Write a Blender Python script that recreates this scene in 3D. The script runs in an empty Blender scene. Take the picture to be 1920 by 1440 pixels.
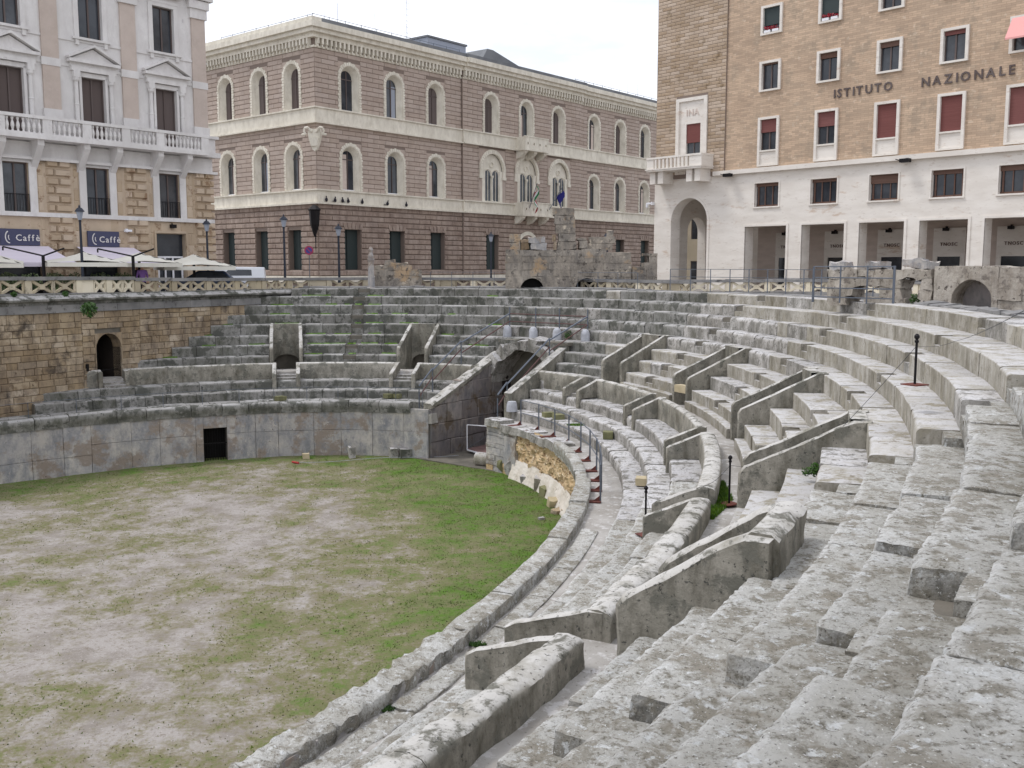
import bpy, math, random
from mathutils import Vector, Matrix, noise
R = math.radians
random.seed(7)
scene = bpy.context.scene
C = scene.collection

# ------------------------------------------------------------------ camera
cam_d = bpy.data.cameras.new('camera'); cam = bpy.data.objects.new('camera', cam_d); C.objects.link(cam)
cam_d.sensor_width = 36; cam_d.lens = 36 * 1850 / 1920; cam_d.clip_start = 0.1; cam_d.clip_end = 3000
PITCH = math.atan(220 / 1850)
cam.location = (0, 0, 0); cam.rotation_euler = (R(90) - PITCH, 0, 0)
scene.camera = cam
scene.render.resolution_x = 1024; scene.render.resolution_y = 768

# ------------------------------------------------------------------ world, sun, exposure
SUN_EL, SUN_AZ = 60, -84      # azimuth measured from +Y towards +X
w = bpy.data.worlds.new('World'); scene.world = w; w.use_nodes = True
nt = w.node_tree; nt.nodes.clear()
o_ = nt.nodes.new('ShaderNodeOutputWorld'); bg = nt.nodes.new('ShaderNodeBackground'); bg.inputs[1].default_value = 0.1
sky = nt.nodes.new('ShaderNodeTexSky'); sky.sky_type = 'NISHITA'; sky.sun_disc = False
sky.sun_elevation = R(SUN_EL); sky.sun_rotation = R(SUN_AZ); sky.dust_density = 2.0
tc = nt.nodes.new('ShaderNodeTexCoord'); mp = nt.nodes.new('ShaderNodeMapping'); mp.inputs['Scale'].default_value = (1.5, 1.5, 5.0)
mp.inputs['Location'].default_value = (3.1, 0.4, 0.2)
ns = nt.nodes.new('ShaderNodeTexNoise'); ns.inputs['Scale'].default_value = 2.2; ns.inputs['Detail'].default_value = 7; ns.inputs['Roughness'].default_value = 0.55
rp = nt.nodes.new('ShaderNodeValToRGB'); rp.color_ramp.elements[0].position = 0.40; rp.color_ramp.elements[1].position = 0.55
rp.color_ramp.elements[0].color = (0.70, 0.70, 0.70, 1)
mx = nt.nodes.new('ShaderNodeMix'); mx.data_type = 'RGBA'; mx.inputs[7].default_value = (10.6, 10.9, 11.8, 1)
nt.links.new(tc.outputs['Generated'], mp.inputs[0]); nt.links.new(mp.outputs[0], ns.inputs['Vector'])
nt.links.new(ns.outputs['Fac'], rp.inputs[0]); nt.links.new(rp.outputs[0], mx.inputs[0])
nt.links.new(sky.outputs[0], mx.inputs[6]); nt.links.new(mx.outputs[2], bg.inputs[0]); nt.links.new(bg.outputs[0], o_.inputs[0])
sd = bpy.data.lights.new('sun', 'SUN'); sd.energy = 1.4; sd.angle = R(14); sd.color = (1.0, 0.98, 0.96)
sun = bpy.data.objects.new('sun', sd); C.objects.link(sun)
sv = Vector((math.sin(R(SUN_AZ)) * math.cos(R(SUN_EL)), math.cos(R(SUN_AZ)) * math.cos(R(SUN_EL)), math.sin(R(SUN_EL))))
sun.rotation_euler = sv.to_track_quat('Z', 'Y').to_euler(); sun.location = (-20, 10, 30)
vs = scene.view_settings; vs.view_transform = 'Standard'; vs.look = 'None'; vs.exposure = 0.22; vs.gamma = 1.0; vs.use_curve_mapping = False

# ------------------------------------------------------------------ helpers
def srgb(r, g, b):
    f = lambda c: (c / 255 / 12.92) if c / 255 <= 0.04045 else ((c / 255 + 0.055) / 1.055) ** 2.4
    return (f(r), f(g), f(b), 1)

def mat(name, col, rough=0.85, metal=0.0, c2=None, sc=1.2, c3=None, sc3=9.0, th3=0.62, c4=None, sc4=30.0, th4=0.66,
        bump=0.0, bsc=18.0, var=0.12, streak=None, top=None, stretch=(1, 1, 1), spec=0.3, brick=None, extra=(), bd=0.03, edge=None):
    """procedural stone, plaster, metal ... base colour with blotches, stains, speckle, per piece tone"""
    m = bpy.data.materials.new(name); m.use_nodes = True; n = m.node_tree; n.nodes.clear()
    N = n.nodes.new; L = n.links.new
    out = N('ShaderNodeOutputMaterial'); p = N('ShaderNodeBsdfPrincipled'); L(p.outputs[0], out.inputs[0])
    p.inputs['Roughness'].default_value = rough; p.inputs['Metallic'].default_value = metal
    p.inputs['Specular IOR Level'].default_value = spec
    g = N('ShaderNodeNewGeometry'); mpn = N('ShaderNodeMapping'); mpn.inputs['Scale'].default_value = stretch
    L(g.outputs['Position'], mpn.inputs[0]); P = mpn.outputs[0]
    def nz(scale, det=5, ro=0.6, vec=P):
        t = N('ShaderNodeTexNoise'); t.inputs['Scale'].default_value = scale; t.inputs['Detail'].default_value = det
        t.inputs['Roughness'].default_value = ro; L(vec, t.inputs['Vector']); return t.outputs['Fac']
    def ramp(v, a, b):
        r = N('ShaderNodeMapRange'); r.inputs[1].default_value = a; r.inputs[2].default_value = b; r.clamp = True
        L(v, r.inputs[0]); return r.outputs[0]
    def mix(f, a, b, bt='MIX'):
        x = N('ShaderNodeMix'); x.data_type = 'RGBA'; x.blend_type = bt
        if not isinstance(f, (int, float)): L(f, x.inputs[0])
        else: x.inputs[0].default_value = f
        for s, i in ((a, 6), (b, 7)):
            if not isinstance(s, (tuple, int, float)): L(s, x.inputs[i])
            else: x.inputs[i].default_value = s
        return x.outputs[2]
    def mul(a, b):
        x = N('ShaderNodeMath'); x.operation = 'MULTIPLY'
        for s, i in ((a, 0), (b, 1)):
            if not isinstance(s, (tuple, int, float)): L(s, x.inputs[i])
            else: x.inputs[i].default_value = s
        return x.outputs[0]
    c = col
    if c2: c = mix(ramp(nz(sc, 6), 0.38, 0.62), c, c2)
    sep = None
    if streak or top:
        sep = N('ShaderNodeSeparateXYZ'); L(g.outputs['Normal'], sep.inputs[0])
    if streak:   # vertical run-off stains on upright faces; deep tones also paint shade there
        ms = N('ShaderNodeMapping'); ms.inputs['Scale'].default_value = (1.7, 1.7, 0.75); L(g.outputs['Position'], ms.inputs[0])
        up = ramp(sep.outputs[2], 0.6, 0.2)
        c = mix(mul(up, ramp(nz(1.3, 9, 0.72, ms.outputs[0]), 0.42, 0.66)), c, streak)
    if top:      # second tone, broken by noise, on the faces that point up
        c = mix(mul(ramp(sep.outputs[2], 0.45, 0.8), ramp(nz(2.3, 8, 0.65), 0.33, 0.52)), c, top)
    if c3: c = mix(ramp(nz(sc3, 6, 0.7), th3, th3 + 0.07), c, c3)
    if c4: c = mix(ramp(nz(sc4, 4, 0.7), th4, th4 + 0.06), c, c4)
    if edge:   # paler front edge of the seats, broken by noise
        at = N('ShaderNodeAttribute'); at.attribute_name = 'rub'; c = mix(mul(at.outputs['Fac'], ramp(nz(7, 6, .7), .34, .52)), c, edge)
    for ec, es, et, ew in extra: c = mix(ramp(nz(es, 5, 0.72), et, et + ew), c, ec)
    if brick:
        bt = N('ShaderNodeTexBrick'); L(brick_vec(N, L, g, brick), bt.inputs['Vector'])
        bt.inputs['Scale'].default_value = 1; bt.inputs['Brick Width'].default_value = brick[0]; bt.inputs['Row Height'].default_value = brick[1]
        bt.inputs['Mortar Size'].default_value = brick[2]; bt.inputs['Mortar Smooth'].default_value = 0.3
        bt.inputs['Color1'].default_value = (0.82, 0.82, 0.82, 1); bt.inputs['Color2'].default_value = (1.12, 1.1, 1.08, 1); bt.inputs['Mortar'].default_value = brick[3]
        c = mix(1.0, c, bt.outputs[0], 'MULTIPLY')
    if var:
        oi = N('ShaderNodeObjectInfo'); a = N('ShaderNodeMath'); a.operation = 'ADD'; L(oi.outputs['Random'], a.inputs[0]); L(g.outputs['Random Per Island'], a.inputs[1])
        fr = N('ShaderNodeMath'); fr.operation = 'FRACT'; L(a.outputs[0], fr.inputs[0])
        mr = N('ShaderNodeMapRange'); mr.inputs[3].default_value = 1 - var; mr.inputs[4].default_value = 1 + var; L(fr.outputs[0], mr.inputs[0])
        hs = N('ShaderNodeHueSaturation'); L(mr.outputs[0], hs.inputs['Value']); (L(c, hs.inputs['Color']) if not isinstance(c, tuple) else setattr(hs.inputs['Color'], 'default_value', c))
        m2 = N('ShaderNodeMapRange'); m2.inputs[3].default_value = 1 + var; m2.inputs[4].default_value = 1 - var; L(fr.outputs[0], m2.inputs[0]); L(m2.outputs[0], hs.inputs['Saturation'])
        c = hs.outputs[0]
    if not isinstance(c, tuple): L(c, p.inputs['Base Color'])
    else: p.inputs['Base Color'].default_value = c
    if bump:
        b = N('ShaderNodeBump'); b.inputs['Distance'].default_value = bd; b.inputs['Strength'].default_value = bump
        b2 = nz(bsc, 8, 0.7)
        if brick:
            q = N('ShaderNodeMath'); q.operation = 'SUBTRACT'; L(b2, q.inputs[0]); L(bt.outputs['Fac'], q.inputs[1]); b2 = q.outputs[0]
        L(b2, b.inputs['Height']); L(b.outputs[0], p.inputs['Normal'])
    return m

def brick_vec(N, L, g, brick):
    # horizontal coordinate = position along the wall direction brick[4]
    dx, dy = brick[4]
    d = N('ShaderNodeVectorMath'); d.operation = 'DOT_PRODUCT'; L(g.outputs['Position'], d.inputs[0]); d.inputs[1].default_value = (dx, dy, 0)
    s = N('ShaderNodeSeparateXYZ'); L(g.outputs['Position'], s.inputs[0])
    cb = N('ShaderNodeCombineXYZ'); L(d.outputs['Value'], cb.inputs[0]); L(s.outputs[2], cb.inputs[1]); return cb.outputs[0]

class MB:
    def __init__(s): s.v = []; s.f = []; s.m = []; s.rub = None
    def add(s, vs, fs, m=0):
        k = len(s.v); s.v += [tuple(v) for v in vs]; s.f += [tuple(i + k for i in f) for f in fs]; s.m += [m] * len(fs); return s
    def box(s, x0, x1, y0, y1, z0, z1, m=0):
        return s.add([(x0, y0, z0), (x1, y0, z0), (x1, y1, z0), (x0, y1, z0), (x0, y0, z1), (x1, y0, z1), (x1, y1, z1), (x0, y1, z1)],
                     [(0, 3, 2, 1), (4, 5, 6, 7), (0, 1, 5, 4), (1, 2, 6, 5), (2, 3, 7, 6), (3, 0, 4, 7)], m)
    def quad(s, a, b, c, d, m=0): return s.add([a, b, c, d], [(0, 1, 2, 3)], m)
    def prism(s, poly, y0, y1, m=0):       # polygon in x,z pulled along y
        n = len(poly)
        return s.add([(x, y0, z) for x, z in poly] + [(x, y1, z) for x, z in poly],
                     [tuple(range(n)), tuple(range(2 * n - 1, n - 1, -1))] + [(i, i + n, (i + 1) % n + n, (i + 1) % n) for i in range(n)], m)
    def tube(s, a, b, r, n=6, r2=None, m=0):
        a = Vector(a); b = Vector(b); d = (b - a).normalized(); u = d.orthogonal().normalized(); w_ = d.cross(u); r2 = r if r2 is None else r2
        vs = []
        for c, rr in ((a, r), (b, r2)):
            for i in range(n):
                t = 2 * math.pi * i / n; vs.append(c + (u * math.cos(t) + w_ * math.sin(t)) * rr)
        return s.add(vs, [tuple(range(n - 1, -1, -1)), tuple(range(n, 2 * n))] + [(i, (i + 1) % n, (i + 1) % n + n, i + n) for i in range(n)], m)
    def lathe(s, c, prof, n=10, m=0):      # prof: (radius, z)
        k = len(prof); vs = [(c[0] + r * math.cos(2 * math.pi * i / n), c[1] + r * math.sin(2 * math.pi * i / n), c[2] + z) for r, z in prof for i in range(n)]
        fs = [(j * n + i, j * n + (i + 1) % n, (j + 1) * n + (i + 1) % n, (j + 1) * n + i) for j in range(k - 1) for i in range(n)]
        fs += [tuple(range(n - 1, -1, -1)), tuple((k - 1) * n + i for i in range(n))]
        return s.add(vs, fs, m)
    def xf(s, M): s.v = [tuple(M @ Vector(v)) for v in s.v]; return s
    def build(s, name, mats, parent=None, M=None, smooth=False, sharp=None):
        if M is not None: s.xf(M)
        me = bpy.data.meshes.new(name); me.from_pydata(s.v, [], s.f)
        mats = mats if isinstance(mats, (list, tuple)) else [mats]
        for q in mats: me.materials.append(q)
        if len(mats) > 1: me.polygons.foreach_set('material_index', s.m)
        if smooth:
            me.polygons.foreach_set('use_smooth', [True] * len(me.polygons))
            if sharp: me.set_sharp_from_angle(angle=R(sharp))
        me.update()
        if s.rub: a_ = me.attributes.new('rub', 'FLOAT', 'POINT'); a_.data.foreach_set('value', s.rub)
        o = bpy.data.objects.new(name, me); C.objects.link(o)
        if parent is not None: attach(o, parent)
        return o

BASE = {}
def attach(o, parent):
    o.parent = parent; b = BASE.get(parent.name)
    if b is not None: o.matrix_parent_inverse = Matrix.Translation(-b)
def thing(name, label, cat, loc=(0, 0, 0), group=None):
    o = bpy.data.objects.new(name, None); C.objects.link(o); o.location = loc; o.empty_display_size = 0.2
    BASE[o.name] = Vector(loc); o['label'] = label; o['category'] = cat
    if group: o['group'] = group
    return o
def tag(o, label, cat, group=None):
    o['label'] = label; o['category'] = cat
    if group: o['group'] = group
    return o
def kind(o, k, label=None):
    o['kind'] = k
    if label: o['label'] = label
    return o
def clone(o, M, parent=None):               # shares mesh data; M is the world move applied to the copy
    c = o.copy(); C.objects.link(c)
    if parent is not None: c.parent = parent
    c.matrix_basis = M @ o.matrix_basis
    return c

# ------------------------------------------------------------------ plan of the arena: an ellipse and its offsets
EC = (-15.0505, 20.3256); EA = 1.10618; Ea, Eb = 25.4678, 14.567
def pt(t, r):
    x = Ea * math.cos(t); y = Eb * math.sin(t); nx = Eb * math.cos(t); ny = Ea * math.sin(t); l = math.hypot(nx, ny)
    x += r * nx / l; y += r * ny / l; c, s = math.cos(EA), math.sin(EA)
    return (EC[0] + x * c - y * s, EC[1] + x * s + y * c)
def speed(t, r):
    a = pt(t, r); b = pt(t + 1e-3, r); return math.hypot(a[0] - b[0], a[1] - b[1]) / 1e-3
def nrm(t):
    a = Vector(pt(t, 0)); b = Vector(pt(t, 1)); return (b - a)
def disp(p, amp, fr):
    p = Vector(p); q = noise.noise_vector(p * fr) * amp + noise.noise_vector(p * fr * 3.1 + Vector((7, 3, 1))) * amp * 0.45 + noise.noise_vector(p * fr * 8.3) * amp * 0.2
    return p + q
def sweep(mb, prof, t0, t1, n, amp=0.0, fr=2.0, m=0, caps=True):
    """closed outline (r, z) swept along the curve between t0 and t1"""
    k = len(prof); vs = []
    for i in range(n + 1):
        t = t0 + (t1 - t0) * i / n
        for r, z in prof:
            x, y = pt(t, r); vs.append(disp((x, y, z), amp, fr) if amp else (x, y, z))
    sgn = t1 < t0
    fs = []
    for i in range(n):
        for j in range(k):
            a = i * k + j; b = i * k + (j + 1) % k; q = (a, b, b + k, a + k); fs.append(q if sgn else q[::-1])
    if caps:
        A = tuple(range(k)); B = tuple(range(n * k, n * k + k)); fs += [A[::-1], B] if sgn else [A, B[::-1]]
    return mb.add(vs, fs, m)
def fine(prof, step, closed=True):
    out = []
    n = len(prof)
    for i in range(n if closed else n - 1):
        a = prof[i]; b = prof[(i + 1) % n]; d = math.hypot(a[0] - b[0], a[1] - b[1]); k = max(1, int(d / step))
        out += [(a[0] + (b[0] - a[0]) * j / k, a[1] + (b[1] - a[1]) * j / k) for j in range(k)]
    if not closed: out.append(prof[-1])
    return out
def pix(x, y, z):        # where the sight line of a measured point meets height z
    a = (x - 960) / 1850; b = (720 - y) / 1850; c, s = math.cos(PITCH), math.sin(PITCH)
    r = Vector((a, c + b * s, -s + b * c)); return r * (z / r[2])

# ------------------------------------------------------------------ materials
LIC = srgb(206, 206, 212)
M = {}
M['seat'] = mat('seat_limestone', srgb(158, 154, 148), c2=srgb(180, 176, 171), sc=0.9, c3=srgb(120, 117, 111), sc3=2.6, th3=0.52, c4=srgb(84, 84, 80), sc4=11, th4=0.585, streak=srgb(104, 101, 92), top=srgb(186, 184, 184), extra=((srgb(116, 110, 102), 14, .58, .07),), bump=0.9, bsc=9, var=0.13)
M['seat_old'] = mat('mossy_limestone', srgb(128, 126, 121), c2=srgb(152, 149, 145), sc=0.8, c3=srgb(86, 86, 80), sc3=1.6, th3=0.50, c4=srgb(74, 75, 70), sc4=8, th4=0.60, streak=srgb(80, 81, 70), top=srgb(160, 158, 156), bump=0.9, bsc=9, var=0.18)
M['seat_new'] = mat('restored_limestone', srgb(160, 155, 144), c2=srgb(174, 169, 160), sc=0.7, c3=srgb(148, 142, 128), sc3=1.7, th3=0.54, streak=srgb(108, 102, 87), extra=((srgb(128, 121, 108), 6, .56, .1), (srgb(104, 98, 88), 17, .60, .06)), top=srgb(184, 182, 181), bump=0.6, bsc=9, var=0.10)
M['near'] = mat('lichen_limestone', srgb(178, 175, 167), c2=srgb(200, 199, 195), sc=0.7, c3=srgb(152, 147, 136), sc3=3.0, th3=0.50, streak=srgb(66, 62, 53), bump=1.0, bsc=26, bd=0.05, var=0.10, edge=srgb(214, 213, 210), extra=((srgb(150, 143, 130), 2.2, .52, .16), (srgb(128, 123, 111), 9, .52, .14), (srgb(214, 215, 214), 8, .57, .08), (srgb(104, 99, 88), 24, .56, .12), (srgb(230, 230, 227), 34, .61, .05), (srgb(72, 68, 61), 48, .61, .06)))  # deep streak colour paints the notch faces in shade
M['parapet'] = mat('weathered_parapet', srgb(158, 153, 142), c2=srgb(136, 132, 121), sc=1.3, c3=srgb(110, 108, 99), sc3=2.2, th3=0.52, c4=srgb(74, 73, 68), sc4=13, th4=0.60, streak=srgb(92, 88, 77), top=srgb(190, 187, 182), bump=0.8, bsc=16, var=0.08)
M['slab'] = mat('podium_slab', srgb(170, 166, 164), c2=srgb(190, 183, 175), sc=0.9, c3=srgb(146, 134, 124), sc3=.7, th3=0.50, c4=srgb(74, 70, 66), sc4=6, th4=0.67, extra=((srgb(130, 131, 137), 1.3, .52, .2), (srgb(190, 182, 174), 3.5, .60, .1), (srgb(62, 58, 56), 7, .655, .03)), streak=srgb(130, 131, 135), bump=0.9, bsc=7, bd=.05, var=0.05)
M['slab_dark'] = mat('dark_slab', srgb(128, 122, 122), c2=srgb(148, 138, 130), sc=0.6, c3=srgb(104, 92, 80), sc3=1.2, th3=0.55, streak=srgb(96, 94, 96), bump=0.8, bsc=7, var=0.14)  # darker slab tone for gateway sides, door jamb and arch back
M['rubble'] = mat('rubble_core', srgb(206, 180, 140), c2=srgb(176, 150, 114), sc=2.0, c3=srgb(120, 94, 66), sc3=4.5, th3=0.56, c4=srgb(226, 212, 186), sc4=8, th4=0.58, bump=1.0, bsc=8, var=0.05)
M['mortar'] = mat('pale_mortar', srgb(198, 188, 174), c2=srgb(216, 208, 198), sc=1.5, c3=srgb(160, 148, 132), sc3=4, th3=0.6, bump=0.7, bsc=9, var=0.05)
M['tuff'] = mat('tuff_block', srgb(172, 154, 128), c2=srgb(146, 128, 106), sc=0.45, c3=srgb(176, 160, 138), sc3=0.8, th3=0.55, c4=srgb(92, 76, 60), sc4=5, th4=0.62, streak=srgb(108, 95, 82), extra=((srgb(92, 82, 72), .7, .56, .1),), bump=1.0, bsc=8, var=0.13)
M['core'] = mat('packed_core', srgb(120, 114, 104), c2=srgb(96, 92, 84), bump=0.6, var=0)
M['floor'] = mat('worn_paving', srgb(174, 170, 165), c2=srgb(150, 145, 138), sc=0.8, c3=srgb(194, 191, 189), sc3=3.4, th3=0.54, c4=srgb(122, 116, 108), sc4=14, th4=0.62, bump=0.8, bsc=14, var=0.03)
M['tunnel_shade'] = mat('shaded_tunnel_stone', srgb(60, 52, 47), c2=srgb(44, 39, 36), sc=1, bump=.5, var=0)  # tunnel shade painted into the stone colour of vault and linings
M['dark'] = mat('dark_opening', srgb(20, 18, 18), var=0)  # near-black sheets, painted shade at the back of openings
M['iron'] = mat('black_iron', srgb(34, 32, 34), rough=0.5, metal=0.6, var=0.05)
M['galv'] = mat('galvanised_rail', srgb(104, 110, 120), rough=0.45, metal=0.5, var=0.05)
M['ruinpale'] = mat('pale_ruin_stone', srgb(186, 178, 166), c2=srgb(166, 158, 148), sc=0.8, c3=srgb(120, 112, 104), sc3=2.2, th3=0.55, c4=srgb(88, 80, 74), sc4=7, th4=0.6, streak=srgb(130, 120, 108), bump=1.0, bsc=8, bd=.06, var=0.06)
M['rust2'] = mat('dull_rust_rail', srgb(92, 66, 64), rough=.7, var=0)
M['rust'] = mat('rusty_plate', srgb(112, 62, 52), c2=srgb(84, 48, 42), sc=9, rough=0.8, var=0.1)
M['cement'] = mat('white_concrete', srgb(176, 178, 184), c2=srgb(160, 161, 166), sc=6, bump=0.2, var=0.05)
M['cream'] = mat('cream_trim', srgb(230, 224, 210), c2=srgb(218, 212, 198), sc=0.4, streak=srgb(200, 193, 178), var=0)
M['bbrown'] = mat('brown_block', srgb(182, 166, 154), c2=srgb(173, 157, 146), sc=0.35, c3=srgb(164, 149, 139), sc3=1.6, th3=0.57, streak=srgb(168, 153, 142), bump=0.3, bsc=12, var=0.075)
M['bjoint'] = mat('block_joint', srgb(128, 114, 105), var=0)
M['bbase'] = mat('brown_ground_block', srgb(168, 151, 139), c2=srgb(154, 138, 127), sc=0.4, streak=srgb(126, 109, 100), bump=0.4, bsc=10, var=0.07)
M['glass'] = mat('dark_glass', srgb(40, 44, 50), rough=0.12, c2=srgb(66, 70, 76), sc=0.7, var=0.25, spec=0.5)
M['shut'] = mat('brown_shutter', srgb(94, 83, 80), rough=0.6, var=0.12)
M['shutgreen'] = mat('green_shutter', srgb(50, 60, 60), rough=0.5, var=0.12)
M['redblind'] = mat('red_blind', srgb(122, 76, 72), rough=0.7, c2=srgb(112, 68, 64), stretch=(0.2, 0.2, 9), sc=3, var=0.06)
M['brownblind'] = mat('brown_blind', srgb(110, 84, 72), rough=0.7, stretch=(0.2, 0.2, 9), c2=srgb(96, 72, 62), sc=3, var=0.1)
DI = (0.6653, -0.7466)
M['inabrick'] = mat('tan_brick', srgb(194, 171, 148), c2=srgb(184, 161, 139), sc=0.35, c3=srgb(176, 157, 137), sc3=0.6, th3=0.54, c4=srgb(200, 181, 160), sc4=2.5, th4=0.6, bump=0.4, bsc=14, var=0, brick=(0.52, 0.125, 0.010, (0.72, 0.7, 0.68, 1), DI))
M['inatower'] = mat('tower_stone', srgb(182, 162, 141), c2=srgb(168, 149, 129), sc=0.5, c3=srgb(140, 122, 100), sc3=1.4, th3=0.58, bump=0.4, bsc=14, var=0.16)
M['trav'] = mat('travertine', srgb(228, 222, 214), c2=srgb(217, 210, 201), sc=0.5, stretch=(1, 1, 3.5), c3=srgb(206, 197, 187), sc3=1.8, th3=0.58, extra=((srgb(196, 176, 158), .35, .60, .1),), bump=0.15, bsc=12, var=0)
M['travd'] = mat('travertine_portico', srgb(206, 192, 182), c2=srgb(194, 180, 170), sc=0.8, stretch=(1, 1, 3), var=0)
M['cfwhite'] = mat('pale_plaster', srgb(222, 219, 217), c2=srgb(208, 205, 202), sc=0.5, c3=srgb(192, 187, 187), sc3=1.6, th3=0.62, streak=srgb(204, 200, 198), bump=0.1, var=0)
M['cfpink'] = mat('tan_panel', srgb(194, 180, 170), c2=srgb(185, 171, 161), sc=1.2, c3=srgb(194, 180, 172), sc3=8, th3=0.56, var=0.03)
M['cfstone'] = mat('tan_rustication', srgb(192, 173, 150), c2=srgb(178, 160, 139), sc=0.6, c3=srgb(146, 122, 100), sc3=1.4, th3=0.57, bump=0.4, bsc=12, var=0.1)
M['awn'] = mat('awning_cloth', srgb(214, 206, 218), rough=0.9, var=0.03)
M['umb'] = mat('umbrella_cloth', srgb(222, 219, 208), rough=0.9, c2=srgb(206, 202, 190), sc=0.6, var=0.03)
M['sign'] = mat('sign_board', srgb(70, 72, 96), rough=0.6, var=0)
M['white'] = mat('white_paint', srgb(228, 228, 232), rough=0.5, var=0.02)
M['lamp'] = mat('lamp_post_iron', srgb(52, 56, 66), rough=0.5, metal=0.4, var=0.05)
M['lampglass'] = mat('lantern_glass', srgb(150, 156, 168), rough=0.2, var=0)
M['leaf'] = mat('leaf', srgb(62, 92, 34), c2=srgb(38, 66, 24), sc=6, rough=0.7, var=0.25)
M['moss'] = mat('moss', srgb(92, 122, 34), c2=srgb(62, 92, 30), sc=5, rough=0.95, var=0.2)
M['piazza'] = mat('piazza_paving', srgb(150, 144, 138), c2=srgb(132, 127, 122), sc=0.3, var=0)
M['roof'] = mat('roof_covering', srgb(126, 128, 130), c2=srgb(106, 108, 112), sc=0.6, var=0)
M['carblue'] = mat('blue_car_paint', srgb(44, 58, 84), rough=0.25, spec=0.6, var=0)
M['carwhite'] = mat('white_car_paint', srgb(222, 224, 228), rough=0.3, spec=0.5, var=0)
M['ruin'] = mat('ruin_stone', srgb(172, 162, 149), c2=srgb(138, 130, 120), sc=0.5, c3=srgb(172, 148, 120), sc3=0.6, th3=0.56, c4=srgb(94, 88, 82), sc4=4.2, th4=0.58, streak=srgb(108, 103, 98), bump=1.0, bsc=8, bd=.06, var=0.07, extra=((srgb(196, 184, 166), 1.6, .60, .06), (srgb(82, 76, 70), 1.1, .58, .08)))
M['skin'] = mat('skin', srgb(196, 150, 126), var=0)
M['purple'] = mat('purple_coat', srgb(140, 104, 170), var=0)
M['darkcloth'] = mat('dark_cloth', srgb(44, 42, 50), var=0)
M['hair'] = mat('dark_hair', srgb(36, 28, 24), var=0)
M['kerb'] = mat('grey_kerb', srgb(140, 138, 136), c2=srgb(118, 117, 117), sc=1.2, c3=srgb(92, 90, 88), sc3=3, th3=0.57, bump=0.8, bsc=10, var=0.14)
M['balu'] = mat('balustrade_stone', srgb(192, 180, 156), c2=srgb(172, 161, 140), sc=1.0, c3=srgb(128, 120, 106), sc3=2.6, th3=0.57, bump=0.4, var=0.14)
M['baluwhite'] = mat('pale_balustrade', srgb(222, 212, 190), c2=srgb(208, 198, 176), sc=1.0, var=0.06)

# ================================================================== AMPHITHEATRE
ROWS = [('R0', -1.15, 9.18), ('R1', -1.55, 8.26), ('R2', -1.98, 7.66), ('R3', -2.45, 7.04), ('R4', -2.90, 6.39), ('R5', -3.40, 5.59),
        ('R6', -3.84, 4.97), ('R7', -4.30, 4.32), ('R8', -4.68, 4.05), ('C', -5.31, 2.31), ('B', -5.69, 1.67), ('A', -6.08, 1.03)]
LEFT = dict(R0=.42, R1=.48, R2=.52, R3=.56, R4=.575, R5=.62, R6=.655, R7=.73, R8=.74, C=.91, B=.93, A=1.02)
TG = -0.115                                   # axis of the arched gateway
VOM = [.43, .15, -.39, -.655, -.968, -1.272, -1.567, -1.86]      # stair passages of the upper tier
LOW = [.78, .43, .145, -.385, -.658, -.972, -1.28, -1.572, -1.88] # short stairs through the parapet
NOTCH = [.29, -.515, -.815, -1.13, -1.425, -1.73]
TEND = -2.06
FLOORZ = -8.47
def span(t, r, wm): d = wm / speed(t, r) / 2; return (t + d, t - d)
def subtract(iv, gaps):
    out = [iv]
    for g0, g1 in gaps:          # g0 > g1
        nx = []
        for a, b in out:
            if g1 >= a or g0 <= b: nx.append((a, b)); continue
            if g0 < a: nx.append((a, g0))
            if g1 > b: nx.append((g1, b))
        out = nx
    return [(a, b) for a, b in out if a - b > 0.004]

ROWTXT = {
 'R0': 'topmost seating row of the upper tier, tall pale blocks under the terrace kerb',
 'R1': 'second seating row from the top of the bank, some blocks rounded by wear',
 'R2': 'third seating row from the top, with chipped rounded stones near the middle',
 'R3': 'fourth seating row from the top of the stone bank',
 'R4': 'fifth seating row from the top, its riser meeting the backs of the stair passages',
 'R5': 'seating row running just over the arched gateway, white concrete feet standing on it',
 'R6': 'seating row cut by the stair passages, second below the gateway crown row',
 'R7': 'second lowest row of the upper tier, cut by the stair passages',
 'R8': 'low foot bench at the bottom of the upper tier beside the walkway',
 'C': 'uppermost of the three lower seating rows, right under the parapet',
 'B': 'middle of the three lower seating rows, holding yellowish step blocks',
 'A': 'lowest seating row beside the railed podium walkway'}
def gaps_for(k, r):
    g = []
    if k in ('R6', 'R7', 'R8', 'C', 'B', 'A'):
        g.append(span(TG, r, 4.15 if k in ('R6', 'R7', 'R8') else 4.3))
    if k in ('R5', 'R6', 'R7', 'R8'):
        for t in VOM: g.append(span(t, r, 1.62))
    return g
moss_spots = []
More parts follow.
